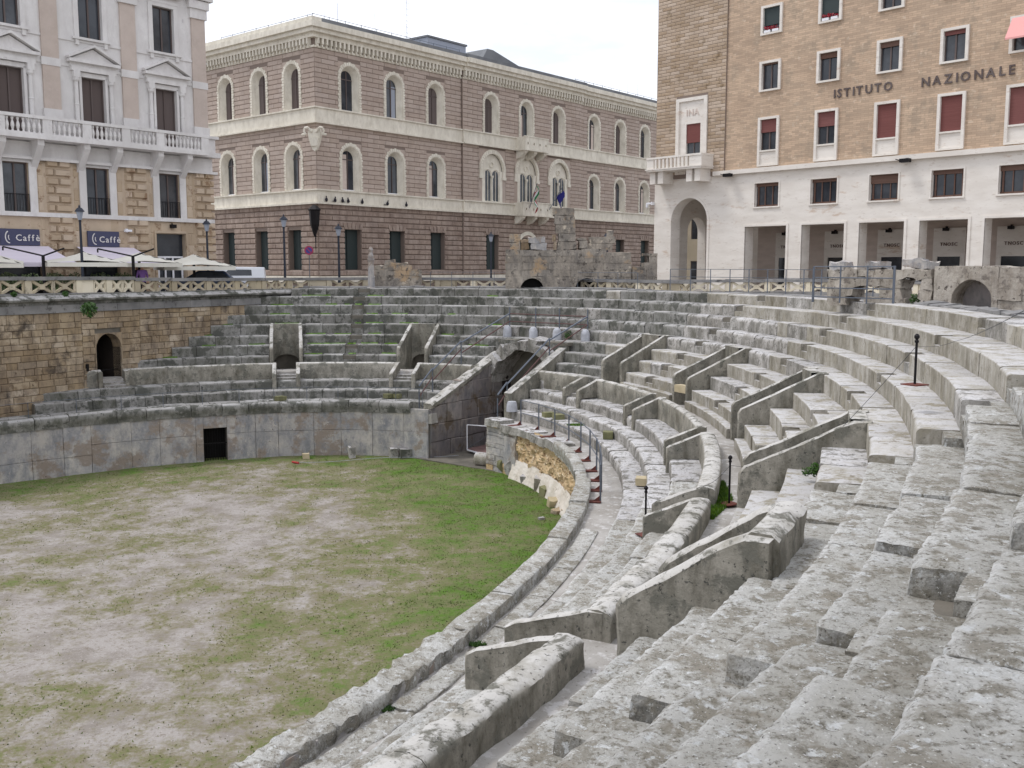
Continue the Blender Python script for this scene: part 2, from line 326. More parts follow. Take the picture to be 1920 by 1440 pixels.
def worn_slab(mb, t0, t1, n, rf, rb, zb, zt, st):
    """block with a flat pitted tread, a broken, crumbling front edge and worn ends"""
    seed = random.uniform(0, 50); W = (t0 - t1) * speed(t0, rf); nr = max(4, int((rb - rf) / st)); nf = max(3, int((zt - zb) / (st * 1.3)))
    vs = []; tilt = random.uniform(-.035, .015); tl2 = random.uniform(-.02, .02)
    for i in range(n + 1):
        u = i / n; t = t0 + (t1 - t0) * u; x0_, y0_ = pt(t, rf); P0 = Vector((x0_, y0_, seed))
        bite = max(0, noise.noise(P0 * 1.1) - .1) * .14 + abs(noise.noise(P0 * 4.5)) * .035 + abs(noise.noise(P0 * 13)) * .018
        ee = min(u, 1 - u) * W                                        # distance to the block's end
        endr = max(0, 1 - ee / .05) ** 2 * .02
        rnd = .018 + max(0, noise.noise(P0 * 2.0 + Vector((3, 3, 3))) - .1) * .09
        col = []
        for j in range(nf):                                           # front face, bottom to top
            s_ = j / nf; z = zb + (zt - rnd - zb) * s_; r = rf + bite * (.25 + .75 * s_) * s_ + endr * s_; col.append((r, z))
        for j in range(nr + 1):
            s_ = j / nr; r = rf + bite + endr + (rb - rf - bite - endr) * s_; q = r - (rf + bite); z = zt - (rnd * max(0, 1 - q / (rnd * 1.6)) ** 2) - endr * .8
            x, y = pt(t, r); p = Vector((x, y, zt)); z += tilt * (s_ - .5) + tl2 * (u - .5) + noise.noise(p * 1.5) * .010 + noise.noise(p * 5) * .007 - max(0, noise.noise(p * 14) - .12) * .03 + noise.noise(p * 24) * .004; col.append((r, z))
        col.append((rb, zb))
        if mb.rub is None: mb.rub = []
        mb.rub += [max(0, 1 - max(0, r - rf - bite) / .10) if j >= nf - 2 else 0 for j, (r, z) in enumerate(col)]  # mask of the paler front edge, fading inwards
        for j, (r, z) in enumerate(col):
            x, y = pt(t, r); v = Vector((x, y, z)); 
            if 0 < j < nf: v = disp(v, .018, 5)
            vs.append(v)
    k = nf + nr + 2; fs = [(i * k + j, (i + 1) * k + j, (i + 1) * k + (j + 1) % k, i * k + (j + 1) % k) for i in range(n) for j in range(k)]
    fs += [tuple(range(k)), tuple(range(n * k, n * k + k))[::-1]]
    mb.add(vs, fs)
for i, (k, z, r) in enumerate(ROWS):
    up = k[0] == 'R'
    rb = (ROWS[i - 1][2] if i and k != 'C' else (10.02 if i == 0 else 3.15)) + 0.03
    zb = {'R8': -4.98, 'C': -5.74, 'A': -6.47}.get(k, (ROWS[i + 1][1] if i + 1 < len(ROWS) else -6.4) - 0.02)
    tl = LEFT[k]
    row = thing('seating_row', ROWTXT[k], 'seating row', (*pt(-0.4, r), z), 'curved stone seating rows')
    cnt = 0
    ivs = subtract((tl, TEND), gaps_for(k, r))
    # solid core behind and below the blocks
    mb = MB()
    for a, b in ivs:
        for a2, b2, dd, fr0 in ((a, max(b, -1.38), .05, .09), (min(a, -1.38), b, .24, .2)):
            if a2 - b2 > .002: sweep(mb, [(r + fr0, -8.6), (r + fr0, z - dd), (rb + (.05 if dd > .1 else -.02), z - dd), (rb + (.05 if dd > .1 else -.02), -8.6)], a2, b2, max(2, int((a2 - b2) / 0.03)))
    mb.build('core', M['core'], row)
    for a, b in ivs:
        cuts = []
        if up and k != 'R8':
            for tn in NOTCH:
                s0, s1 = span(tn + random.uniform(-.004, .004), r, 0.62)
                if s0 < a - .01 and s1 > b + .01: cuts.append((s0, s1))
        t = a; nxt = 0
        while t > b + 1e-4:
            isn = False
            if nxt < len(cuts) and t <= cuts[nxt][0] + 1e-6:
                e = cuts[nxt][1]; isn = True; nxt += 1
            else:
                lim = cuts[nxt][0] if nxt < len(cuts) else b
                near = t < -1.35
                new_ = up and (-.5 > t > -1.36) and not (k in ('R2', 'R3', 'R4') and t > -.72)
                e = t - (random.uniform(1.5, 2.9) if new_ or t < -1.36 or (not up and t < -1.0) else random.uniform(.85, 1.7)) / speed(t, r)
                if e - lim < .45 / speed(t, r): e = lim
            sp = speed(t, r); gap = (0.003 if (up and -.5 > t > -1.36) or t < -1.4 or (not up and t < -1.0) else 0.012) / sp
            tm = (t + e) / 2
            x, y = pt(tm, r); d = math.hypot(x, y)
            left = tm > -0.02
            # worn stretch of rounded boulders along the middle right of rows R1..R4
            WR = {'R1': (-.29, -.47), 'R2': (-.27, -.66), 'R3': (-.16, -.74), 'R4': (-.18, -.76)}.get(k)
            worn = bool(WR) and WR[0] > tm > WR[1] and random.random() < .93
            if k in ('B', 'A', 'C') and not left and tm > -1.3: worn = random.random() < .35 and tm > -1.0
            nearz = tm < (-1.40 if up else -1.16)
            c = 0.05 + random.random() * 0.03
            if worn: c = random.uniform(.08, .16)
            if nearz: c = random.uniform(.05, .10)
            if up and -.5 > tm > -1.36 and not worn: c = .025
            dz = random.uniform(-.012, .012) - (0.02 if worn else 0) - (random.choice((0, 0, 0, .03, .07, .12)) if nearz and t > -3 and up else 0)
            zt = z + dz; rf = r + random.uniform(-.015, .015)
            if isn: zt = z; prof = [(r, zb), (r, z - .23), (r + .38, z - .23), (r + .38, z - 0.01), (rb, z - 0.01), (rb, zb)]
            else: prof = [(rf, zb), (rf, zt - c), (rf + c * .35, zt - c * .3), (rf + c, zt), (rb, zt), (rb, zb)]
            if d < 16:
                st = max(0.026, 0.0065 * d) ; n = max(3, int((t - e) * sp / st)); prof = fine(prof, st)
                amp = 0.045 if nearz else .025
            elif d < 30: n = 6; amp = 0.03 if worn else 0.014; prof = fine(prof, .25)
            else: n = 3; amp = 0.03 if worn else 0.010
            if isn: amp *= .5
            mb = MB()
            if nearz and not isn:
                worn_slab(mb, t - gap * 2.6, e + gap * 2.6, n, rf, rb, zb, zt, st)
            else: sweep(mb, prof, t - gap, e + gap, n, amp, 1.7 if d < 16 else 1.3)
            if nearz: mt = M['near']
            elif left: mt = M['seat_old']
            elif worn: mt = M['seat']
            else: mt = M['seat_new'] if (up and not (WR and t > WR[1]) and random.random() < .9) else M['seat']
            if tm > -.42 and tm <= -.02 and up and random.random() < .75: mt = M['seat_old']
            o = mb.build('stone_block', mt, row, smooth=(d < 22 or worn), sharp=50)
            if left and up and random.random() < (.5 if tm > .2 else .22) and k not in ('R0', 'R8'): moss_spots.append((t - gap, e + gap, r, zt, rb))
            t = e; cnt += 1

# moss cushions along the back of the treads on the shaded side
mb = MB()
for t0, t1, r, z, rb in moss_spots:
    n = 6
    for q in range(2):
        a = t0 + (t1 - t0) * random.uniform(0, .5); b = a + (t1 - a) * random.uniform(.4, 1)
        rr = random.uniform(.12, .3)
        sweep(mb, [(rb - rr, z - .012), (rb - rr * .6, z + .03), (rb - .03, z + .05), (rb - .03, z - .012)], a, b, n, .02, 5)
kind(mb.build('moss', M['moss']), 'stuff', 'green moss growing along the back of the shaded seating rows')

# ------------------------------------------------------------------ walkway between the tiers, podium walkway
mb = MB()
for a, b in subtract((.92, TEND), [span(TG, 3.6, 4.2)]): sweep(mb, fine([(3.12, -8.6), (3.12, -4.97), (4.2, -4.97), (4.2, -8.6)], .3), a, b, 160, .012, 1.4)
for t in VOM:
    a, b = span(t, 4.6, 1.7); sweep(mb, [(4.02, -8.6), (4.02, -4.99), (7.4, -5.25), (7.4, -8.6)], a, b, 4)
for a, b in subtract((1.25, TEND), [span(TG, .6, 3.4)]): sweep(mb, fine([(-.02, -6.9), (-.02, -6.46), (1.12, -6.46), (1.12, -6.9)], .2), a, b, 320, .014, 1.8)
kind(mb.build('walkway', M['floor'], smooth=True, sharp=40), 'structure', 'worn stone walkways along the podium and between the two tiers')

# ------------------------------------------------------------------ parapet between the tiers (nine lengths) and its short stairs
BT_Z = -4.56
SEC = ['short far left end length of parapet beside the brown wall arch', 'parapet length left of the square stair box on the far side',
       'long parapet length between the two far left stairs', 'parapet length between the far stair and the arched gateway',
       'short parapet length right of the arched gateway railing', 'parapet length between the first two stairs right of the gateway',
       'curved parapet length behind the worn rounded seats, between second and third stair', 'narrow curved parapet length with grass behind it, beside the upper iron post',
       'thick rounded parapet length running past the lower iron post', 'long dark stained parapet wall in the left foreground', 'parapet end beneath the viewpoint']
bounds = [(.92, None)]
gp = []
for t in LOW: gp.append(span(t, 3.25, .92))
gp.append(span(TG, 3.2, 3.9)); gp.sort(key=lambda g: -g[0])
secs = subtract((.86, TEND), gp)
for si, (a, b) in enumerate(secs):
    near = b < -1.2
    wth = .30 if not near else .42
    w0 = 3.11
    pw = thing('parapet_wall', SEC[min(si, len(SEC) - 1)], 'parapet', (*pt((a + b) / 2, 3.2), -5.3), 'parapet lengths between the two tiers')
    t = a
    while t > b + 1e-4:
        L_ = 2.1 if not near else 2.9
        e = t - random.uniform(.8, 1.2) * L_ / speed(t, 3.2)
        if e - b < .9 / speed(t, 3.2): e = b
        x, y = pt((t + e) / 2, 3.2); d = math.hypot(x, y); g = .006 / speed(t, 3.2)
        prof = [(w0, -5.36), (w0, BT_Z - .06), (w0 + .05, BT_Z - .01), (w0 + wth / 2, BT_Z + .015), (w0 + wth - .05, BT_Z - .01), (w0 + wth, BT_Z - .06), (w0 + wth, -5.0), (w0 + wth, -5.36)]
        if d < 16: st = max(.05, d * .008); n = int((t - e) * speed(t, 3.2) / st); prof = fine(prof, st); amp = .035
        else: n = 6; prof = fine(prof, .3); amp = .012
        mb = MB(); sweep(mb, prof, t - g, e + g, n, amp, 2.0)
        mb.build('wall_stone', M['parapet'], pw, smooth=True, sharp=48)
        t = e

def radial_frame(t):          # a: to the right seen from the arena centre side (falling t), b: outward
    G = Vector((*pt(t, 0), 0)); n = nrm(t); n3 = Vector((n.x, n.y, 0)); e = Vector(((pt(t - .01, 0)[0] - pt(t, 0)[0]), (pt(t - .01, 0)[1] - pt(t, 0)[1]), 0)).normalized()
    Mx = Matrix(((e.x, n3.x, 0, G.x), (e.y, n3.y, 0, G.y), (0, 0, 1, 0), (0, 0, 0, 1)))
    return Mx
def flank(mb, a0, a1, outline, st=None, amp=0.01, rd=.035):
    """upright wall slab between a0 and a1, outline in (b, z), softened upper edge"""
    ol = fine(outline, st or .4); k = len(ol); cols = [a0, a0 + rd * 1.15, (a0 + a1) / 2, a1 - rd * 1.15, a1]
    cx_ = sum(p[0] for p in ol) / k; cz = sum(p[1] for p in ol) / k
    vs = []
    for ci, a in enumerate(cols):
        sh = rd if ci in (0, 4) else (rd * .15 if ci in (1, 3) else 0)
        for b_, z_ in ol:
            dx, dz = cx_ - b_, cz - z_; l = math.hypot(dx, dz) or 1
            vs.append((a, b_ + dx / l * sh, z_ + dz / l * sh))
    fs = [(ci * k + j, ci * k + (j + 1) % k, (ci + 1) * k + (j + 1) % k, (ci + 1) * k + j) for ci in range(4) for j in range(k)]
    fs += [tuple(range(k))[::-1], tuple(range(4 * k, 5 * k))]
    return mb.add(vs, fs)
LOWTXT = ['small stair gap at the far left beneath the dark wall arch', 'stair gap below the square stair box on the far side', 'flared stair gap left of the arched gateway',
          'first small stair gap right of the gateway railing', 'second small stair gap right of the gateway, above worn seats', 'third small stair gap, ending the curved parapet by the grass',
          'fourth stair gap with one pale slab wall, beside the lower iron post', 'nearest stair gap in the left foreground with low rounded walls', 'stair gap below the viewpoint']
for i, t in enumerate(LOW[:8]):
    F = radial_frame(t); near = t < -1.2; amp = .02 if near else .008
    th = thing('parapet_stair', LOWTXT[i], 'stair', (*pt(t, 2.6), -5.3), 'short stairs through the parapet')
    if i == 0: ol = [(2.75, -5.32), (2.75, -4.6), (3.3, -4.56), (3.3, -5.32)]
    else: ol = [(2.2, -5.72), (2.2, -5.0), (2.28, -4.93), (3.2, BT_Z + .01), (3.42, BT_Z + .01), (3.42, -5.3), (2.32, -5.32), (2.3, -5.72)]
    if i == 7: ol = [(1.9, -5.5), (1.9, -5.02), (2.05, -4.92), (3.2, BT_Z), (3.42, BT_Z), (3.42, -5.3)]
    for sg in (-1, 1):
        mb = MB(); flank(mb, *sorted((sg * .46, sg * .64)), ol, st=.1 if near else .3); mb.xf(F)
        mb.v = [tuple(disp(v, amp, 2.2)) for v in mb.v]
        mb.build('side_wall', M['parapet'], th, smooth=True, sharp=45)
    for j in range(3):
        mb = MB().box(-.455, .455, 2.55 + j * .3, 3.5, -5.5, -5.31 + .11 * (j + 1)).xf(F); mb.v = [tuple(disp(v, .01, 2)) for v in mb.v]; mb.build('step', M['seat'], th)

# ------------------------------------------------------------------ stair passages of the upper tier
VTXT = ['square stair passage box on the far side with a low dark arch', 'flared stair passage box left of the arched gateway, dark opening inside', 'first stair passage box right of the arched gateway',
        'second stair passage box right of the gateway, tan block at its foot', 'third stair passage box, its left wall chipped', 'fourth stair passage box with a tall tan side wall and shrub beside it',
        'nearest stair passage box with thick grey rounded walls', 'stair passage box behind the viewpoint']
for i, t in enumerate(VOM[:7]):
    F = radial_frame(t); near = t < -1.2; amp = .03 if near else .01
    th = thing('passage_box', VTXT[i], 'stair passage', (*pt(t, 5.2), -5.0), 'walled stair passages of the upper tier')
    hw = .62
    ol = [(4.12, -5.2), (4.12, -3.98), (4.2, -3.86), (6.3, -2.84), (6.52, -2.84), (6.52, -5.2)]
    if i == 5: ol = [(4.05, -5.2), (4.05, -4.0), (4.15, -3.86), (6.15, -2.88), (6.48, -2.86), (6.50, -5.2)]
    yb0, yb1, zbt = 6.08, 6.40, -2.86
    if i == 6:
        ol = [(4.02, -5.2), (4.02, -3.98), (4.12, -3.84), (5.35, -3.02), (5.55, -2.94), (5.84, -2.94), (5.88, -5.2)]; yb0, yb1, zbt = 5.56, 5.84, -3.1
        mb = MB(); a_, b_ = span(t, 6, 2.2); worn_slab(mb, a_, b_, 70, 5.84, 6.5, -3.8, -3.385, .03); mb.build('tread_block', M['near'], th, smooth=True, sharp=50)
    for sg in (-1, 1):
        mb = MB(); flank(mb, *sorted((sg * hw, sg * (hw + (.28 if i == 6 else .20 if near else .17)))), ol, st=.10 if near else .3, rd=.07 if i == 6 else .035); mb.xf(F)
        mb.v = [tuple(disp(v, amp, 2.0)) for v in mb.v]
        mb.build('side_wall', M['parapet'], th, smooth=True, sharp=45)
    # back wall with low arched opening
    mb = MB(); n = 10
    arc = [(-hw * math.cos(math.pi * q / n), -4.75 + .36 * math.sin(math.pi * q / n)) for q in range(n + 1)]
    top = [(-hw + 2 * hw * q / n, zbt) for q in range(n + 1)]
    for q in range(n):
        A0, A1 = arc[q], arc[q + 1]; T0, T1 = top[q], top[q + 1]
        vs = [(A0[0], yb0, A0[1]), (A1[0], yb0, A1[1]), (T1[0], yb0, T1[1]), (T0[0], yb0, T0[1])]
        vs += [(v[0], yb1, v[2]) for v in vs]
        mb.add(vs, [(0, 1, 2, 3), (7, 6, 5, 4), (0, 4, 5, 1), (2, 6, 7, 3)])
    mb.xf(F).build('back_wall', M['parapet'], th)
    if i == 6:
        mb = MB(); n2 = 18; ol2 = fine([(5.50, -4.3), (5.50, -2.99), (5.58, -2.92), (5.80, -2.92), (5.90, -3.0), (5.90, -4.3)], .1); k2 = len(ol2); vs2 = [(-hw - .2 + (2 * hw + .4) * q / n2, y_, z_) for q in range(n2 + 1) for y_, z_ in ol2]
        mb.add(vs2, [(q * k2 + j, q * k2 + (j + 1) % k2, (q + 1) * k2 + (j + 1) % k2, (q + 1) * k2 + j) for q in range(n2) for j in range(k2)] + [tuple(range(k2))[::-1], tuple(range(n2 * k2, n2 * k2 + k2))]).xf(F); mb.v = [tuple(disp(v, .03, 2.0)) for v in mb.v]; mb.build('back_coping', M['parapet'], th, smooth=True, sharp=50)
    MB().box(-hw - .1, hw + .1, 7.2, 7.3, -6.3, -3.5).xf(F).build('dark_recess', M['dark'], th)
    mb = MB()
    for j in range(3): mb.box(-hw, hw, 4.2 + .5 * j, 7.2, -5.6, -5.15 + .0 * j - .1 * j)
    mb.xf(F).build('passage_floor', M['floor'], th)

# ------------------------------------------------------------------ podium wall
pod = thing('podium_wall', 'long grey slab wall round the sunken arena with rounded coping stones', 'podium wall', (*pt(.5, 0), FLOORZ))
g0, g1 = span(TG, 0, 3.5)
DOOR = span(.603, 0, 1.0)
def podium_run(a, b, full=True):
    t = a
    while t > b + 1e-4:
        sp = speed(t, 0); e = t - random.uniform(1.0, 1.75) / sp
        if DOOR[0] < t - 1e-4 and e < DOOR[0] + .3 / sp: e = DOOR[0]
        if abs(t - DOOR[0]) < 1e-5: e = DOOR[1]
        if e - b < .5 / sp: e = b
        isdoor = abs(t - DOOR[0]) < 1e-5
        zs = [(-8.55, -7.30), (-7.30, -6.27)] if random.random() < .75 else [(-8.55, -7.72), (-7.72, -6.27)]
        if isdoor: zs = [(-7.03, -6.27)]
        for z0, z1 in zs:
            off = random.uniform(-.02, .02); g = .008 / sp
            d = math.hypot(*pt(t, 0)); mb = MB()
            prof = [(-.06 + off, z0 + .008), (-.06 + off, z1 - .008), (.10, z1 - .008), (.10, z0 + .008)]
            sweep(mb, fine(prof, .35), t - g, e + g, 4, .012, 1.5)
            mb.build('slab', M['slab'], pod)
        t = e
    mb = MB(); 
    for a2, b2 in subtract((a, b), [DOOR]): sweep(mb, [(.02, -8.6), (.02, -6.48), (.4, -6.48), (.4, -8.6)], a2, b2, max(4, int((a2 - b2) / .03)))
    mb.build('wall_core', M['core'], pod)
podium_run(1.30, g0); podium_run(-.93, TEND)
def coping(a, b, zt, r0=-.17, r1=.26, L=1.5, amp=.02, mt='seat', name='coping_stone'):
    t = a
    while t > b + 1e-4:
        sp = speed(t, 0); e = t - random.uniform(.7, 1.3) * L / sp
        if e - b < .4 / sp: e = b
        d = math.hypot(*pt(t, 0)); dz = random.uniform(-.03, .03); g = .014 / sp
        prof = [(r0 + .06, zt - .36), (r0, zt - .26), (r0, zt - .08 + dz), (r0 + .1, zt + dz), (r1 - .1, zt + dz), (r1, zt - .1 + dz), (r1, zt - .5), (r0 + .06, zt - .5)]
        if mt == 'near': g = .006 / sp; q_ = random.uniform(-.05, .05) if name == 'coping_stone' else 0; prof = [(r0 + .06, zt - .36), (r0 + q_, zt - .26), (r0 + q_, zt - .04 + dz), (r0 + q_ + .04, zt + dz), (r1 - .03, zt + dz - .02), (r1, zt - .04 + dz), (r1, zt - .5), (r0 + .06, zt - .5)]
        if d < 18: st = max(.05, d * .006); n = max(3, int((t - e) * sp / st)); prof = fine(prof, st); am = amp * 2.4
        else: n = 4; am = amp; prof = fine(prof, .2)
        mb = MB(); sweep(mb, prof, t - g, e + g, n, am, 2.3 if mt != 'near' else 4.2); mb.build(name, M[mt], pod, smooth=True, sharp=55)
        t = e
coping(1.28, g0 + .06, -5.98, mt='seat_old', amp=.02)
coping(-.62, -.93, -6.22, r0=-.34, r1=.02, mt='near', L=1.2)
coping(-.93, TEND, -6.20, r0=-.34, r1=.12, mt='near', L=1.8, amp=.03)
coping(-1.15, TEND, -6.405, r0=.19, r1=.62, mt='near', L=1.5, amp=.015, name='inner_kerb_stone')
# barred door low in the podium
a, b = DOOR
F = radial_frame((a + b) / 2)
dr = thing('barred_door', 'small dark barred doorway at the foot of the podium wall', 'door', (*pt(.603, 0), FLOORZ))
MB().box(-.52, .52, .75, .8, -8.6, -6.9).xf(F).build('dark_recess', M['dark'], dr)
MB().box(-.62, -.5, -.02, .8, -8.6, -7.0).box(.5, .62, -.02, .8, -8.6, -7.0).box(-.62, .62, -.02, .8, -7.03, -6.9).xf(F).build('door_jamb', M['slab_dark'], dr)
for q in range(9): MB().tube((-.44 + .11 * q, .12, -8.5), (-.44 + .11 * q, .12, -7.04), .012, 5).xf(F).build('bar', M['iron'], dr)
MB().box(-.5, .5, .10, .14, -7.75, -7.71).xf(F).build('cross_bar', M['iron'], dr)

# broken podium stretch right of the gateway: exposed rubble core on a pale mortar foot
rb_ = thing('rubble_wall', 'yellowish broken rubble stretch of podium with pale mortar foot, right of the gateway', 'rubble wall', (*pt(-.6, 0), FLOORZ))
def rub(t0, t1, zt, zb, rt, rbm, nt_, nz_, amp, fr, name, mt, sm=True):
    vs = []; fs = []
    for i in range(nt_ + 1):
        t = t0 + (t1 - t0) * i / nt_
        for j in range(nz_ + 1):
            s = j / nz_; rr = rt + (rbm - rt) * s; z_ = zt + (zb - zt) * s
            p = Vector((*pt(t, rr), z_)); q = noise.noise(p * fr) * amp + abs(noise.noise(p * fr * 2.7)) * amp * .8 + noise.noise(p * fr * 7) * amp * .35
            nn = nrm(t); p = Vector((p.x + nn.x * q, p.y + nn.y * q, p.z + noise.noise(p * fr * 1.3 + Vector((5, 5, 5))) * amp * .5)); vs.append(p)
    for i in range(nt_):
        for j in range(nz_):
            a_ = i * (nz_ + 1) + j; fs.append((a_, a_ + 1, a_ + nz_ + 2, a_ + nz_ + 1))
    mb = MB().add(vs, fs)
    return mb.build(name, M[mt], rb_, smooth=sm, sharp=35)
rub(-.36, -.97, -6.42, -8.25, -.10, -.16, 170, 44, .15, 2.8, 'rubble_face', 'rubble')
rub(-.36, -.97, -7.72, -8.55, -.17, -.46, 120, 26, .045, 2.2, 'mortar_foot', 'mortar')
mb = MB(); sweep(mb, [(.15, -8.6), (.15, -6.47), (.5, -6.47), (.5, -8.6)], g1, -.97, 30); mb.build('wall_core', M['rubble'], rb_)
# built end of that stretch beside the gateway: small courses and one tall slab
F = radial_frame(-.30)
zc = -8.5; 
while zc < -6.62:
    h = random.uniform(.14, .36); t = g1
    while t > -.375:
        e = max(t - random.uniform(.35, 1.0) / speed(t, 0), -.38); mb = MB()
        o_f = random.uniform(-.03, .04)
        if not (t < -.33): sweep(mb, fine([(-.2 + o_f, zc + .01), (-.2 + o_f, min(zc + h, -6.5) - .01), (.2, min(zc + h, -6.5) - .01), (.2, zc + .01)], .15), t, e + .0008, 4, .03, 3); mb.build('course_stone', M['rubble'] if random.random() < .12 else M['slab'], rb_, smooth=True, sharp=45)
        t = e
    zc += h
mb = MB(); sweep(mb, [(-.24, -8.2), (-.22, -6.85), (.0, -6.85), (.0, -8.2)], -.318, -.372, 4); mb.build('tall_slab', M['slab'], rb_)
for a_, b_, z_ in ((g1 - .0, -.30, -6.30), (-.30, -.385, -6.42), (-.385, -.46, -6.40), (-.46, -.54, -6.44), (-.54, -.62, -6.36)):
    mb = MB(); sweep(mb, fine([(-.28, z_ - .3), (-.26, z_), (.5, z_), (.5, z_ - .3)], .12), a_ , b_ + .001, 8, .045, 2.5); mb.build('cap_stone', M['seat'], rb_, smooth=True, sharp=50)

# ------------------------------------------------------------------ arched gateway
F = radial_frame(TG)
gt = thing('arched_gateway', 'big eroded stone archway with dark tunnel and sloping side walls beyond the lawn', 'archway', (*pt(TG, 2), FLOORZ))
HW = 1.62
def zl(b): return -6.05 + (b + .1) * (1.95 / 4.7)
# left side wall in large slabs, four courses
cz = [-8.6, -7.75, -6.95, -6.1, -5.2, -3.6]
for ci in range(5):
    b_ = -.12
    while b_ < 4.9:
        wd = random.uniform(.7, 1.35); e_ = min(b_ + wd, 5.0)
        z0, z1 = cz[ci] + random.uniform(-.0, .0), cz[ci + 1]
        t0, t1 = min(z1, zl(b_) - .16), min(z1, zl(e_) - .16)
        if t1 > z0 + .08:
            t0 = max(t0, z0 + .02); mb = MB(); of = random.uniform(-.05, .03)
            ol = fine([(b_ + .008, z0 + .006), (b_ + .008, t0 - .006), (e_ - .008, t1 - .006), (e_ - .008, z0 + .006)], .25); k_ = len(ol)
            mb.add([(-HW - .5, y, z) for y, z in ol] + [(-HW + of - .03, y, z) for y, z in ol] , [(j, (j + 1) % k_, (j + 1) % k_ + k_, j + k_) for j in range(k_)])
            cxm = sum(p[0] for p in ol) / k_; czm = sum(p[1] for p in ol) / k_
            mb.add([(-HW + of - .03, y, z) for y, z in ol] + [(-HW + of, y + (cxm - y) * .07, z + (czm - z) * .07) for y, z in ol] + [(-HW + of + .005, cxm, czm)],
                   [(j, (j + 1) % k_, (j + 1) % k_ + k_, j + k_) for j in range(k_)] + [(k_ + j, k_ + (j + 1) % k_, 2 * k_) for j in range(k_)])
            mb.xf(F); mb.v = [tuple(disp(v, .03, 1.2)) for v in mb.v]; mb.build('wall_slab', M['slab_dark'], gt)
        b_ = e_
# sloping parapet tops and outer faces
def rail_wall(sg, b0, b1, z0f, z1f, zbot, name):
    mb = MB(); a0, a1 = sorted((sg * HW, sg * (HW + .42)))
    if sg < 0: a1 += .03
    ol = fine([(b0, zbot), (b0, z0f), (b1, z1f), (b1, zbot)], .22)
    flank(mb, a0, a1, ol, st=.22); mb.xf(F); mb.v = [tuple(disp(v, .022, 1.9)) for v in mb.v]
    return mb.build(name, M['parapet'], gt, smooth=True, sharp=45)
mbp = MB(); nb = 24
vs = []
for q in range(nb + 1):
    b_ = -.1 + 4.9 * q / nb; z_ = zl(b_) + .02
    for a_, dz in ((-HW - .5, -1.1), (-HW - .5, -.05), (-HW - .42, 0), (-HW - .05, 0), (-HW + .05, -.07), (-HW + .05, -.22), (-HW - .1, -.22)): vs.append((a_, b_, z_ + dz))
fs = [(q * 7 + j, q * 7 + (j + 1) % 7, (q + 1) * 7 + (j + 1) % 7, (q + 1) * 7 + j) for q in range(nb) for j in range(7)] + [tuple(range(7))[::-1], tuple(range(nb * 7, nb * 7 + 7))]
mbp.add(vs, fs).xf(F); mbp.v = [tuple(disp(v, .03, 1.9)) for v in mbp.v]; mbp.build('side_parapet', M['parapet'], gt, smooth=True, sharp=45)
MB().box(-HW - 2.2, -HW - .06, .1, 5.6, -8.6, -6.48).xf(F).build('side_core', M['core'], gt)
MB().add([(-HW - .5, 0.05, -8.6), (-HW - .06, 0.05, -8.6), (-HW - .06, 5, -8.6), (-HW - .5, 5, -8.6), (-HW - .5, 0.05, -6.3), (-HW - .06, .05, -6.3), (-HW - .06, 5, -4.3), (-HW - .5, 5, -4.3)], [(0, 3, 2, 1), (4, 5, 6, 7), (0, 1, 5, 4), (1, 2, 6, 5), (2, 3, 7, 6), (3, 0, 4, 7)]).xf(F).build('side_core', M['slab_dark'], gt)
rail_wall(1, .95, 5.3, -5.36, -3.55, -6.5, 'side_parapet')
MB().box(HW, HW + .42, -.05, 6, -8.6, -6.47).xf(F).build('side_core', M['slab_dark'], gt)
# voussoirs, eroded
NV = 13; SPR = -5.45; RI = 1.58
for q in range(NV):
    a0 = math.pi * q / NV; a1 = math.pi * (q + 1) / NV
    ro = RI + random.uniform(.42, .62); fr_ = 4.25 + random.uniform(-.25, .25)
    vs = []; na, nr, nbb = 3, 3, 5
    mb = MB()
    P = lambda ai, ri, bi: (-(RI + (ro - RI) * ri / nr) * math.cos(a0 + (a1 - a0) * ai / na), fr_ + (5.6 - fr_) * bi / nbb, SPR + (RI + (ro - RI) * ri / nr) * math.sin(a0 + (a1 - a0) * ai / na))
    for bi in range(nbb + 1):
        for ri in range(nr + 1):
            for ai in range(na + 1): vs.append(P(ai, ri, bi))
    idx = lambda ai, ri, bi: bi * 16 + ri * 4 + ai
    for u in range(3):
        for v_ in range(3):
            fs = [(idx(u, v_, 0), idx(u + 1, v_, 0), idx(u + 1, v_ + 1, 0), idx(u, v_ + 1, 0)), (idx(u, v_, 5), idx(u, v_ + 1, 5), idx(u + 1, v_ + 1, 5), idx(u + 1, v_, 5))]
            if u == 0 and v_ == 0: allf = []
            allf += fs
    for bi in range(5):
        for u in range(3):
            allf += [(idx(u, 0, bi), idx(u, 0, bi + 1), idx(u + 1, 0, bi + 1), idx(u + 1, 0, bi)), (idx(u, 3, bi), idx(u + 1, 3, bi), idx(u + 1, 3, bi + 1), idx(u, 3, bi + 1)),
                     (idx(0, u, bi), idx(0, u + 1, bi), idx(0, u + 1, bi + 1), idx(0, u, bi + 1)), (idx(3, u, bi), idx(3, u, bi + 1), idx(3, u + 1, bi + 1), idx(3, u + 1, bi))]
    mb.add(vs, allf).xf(F); mb.v = [tuple(disp(v, .09, 1.8)) for v in mb.v]; mb.build('voussoir', M['seat'], gt, smooth=True, sharp=60)
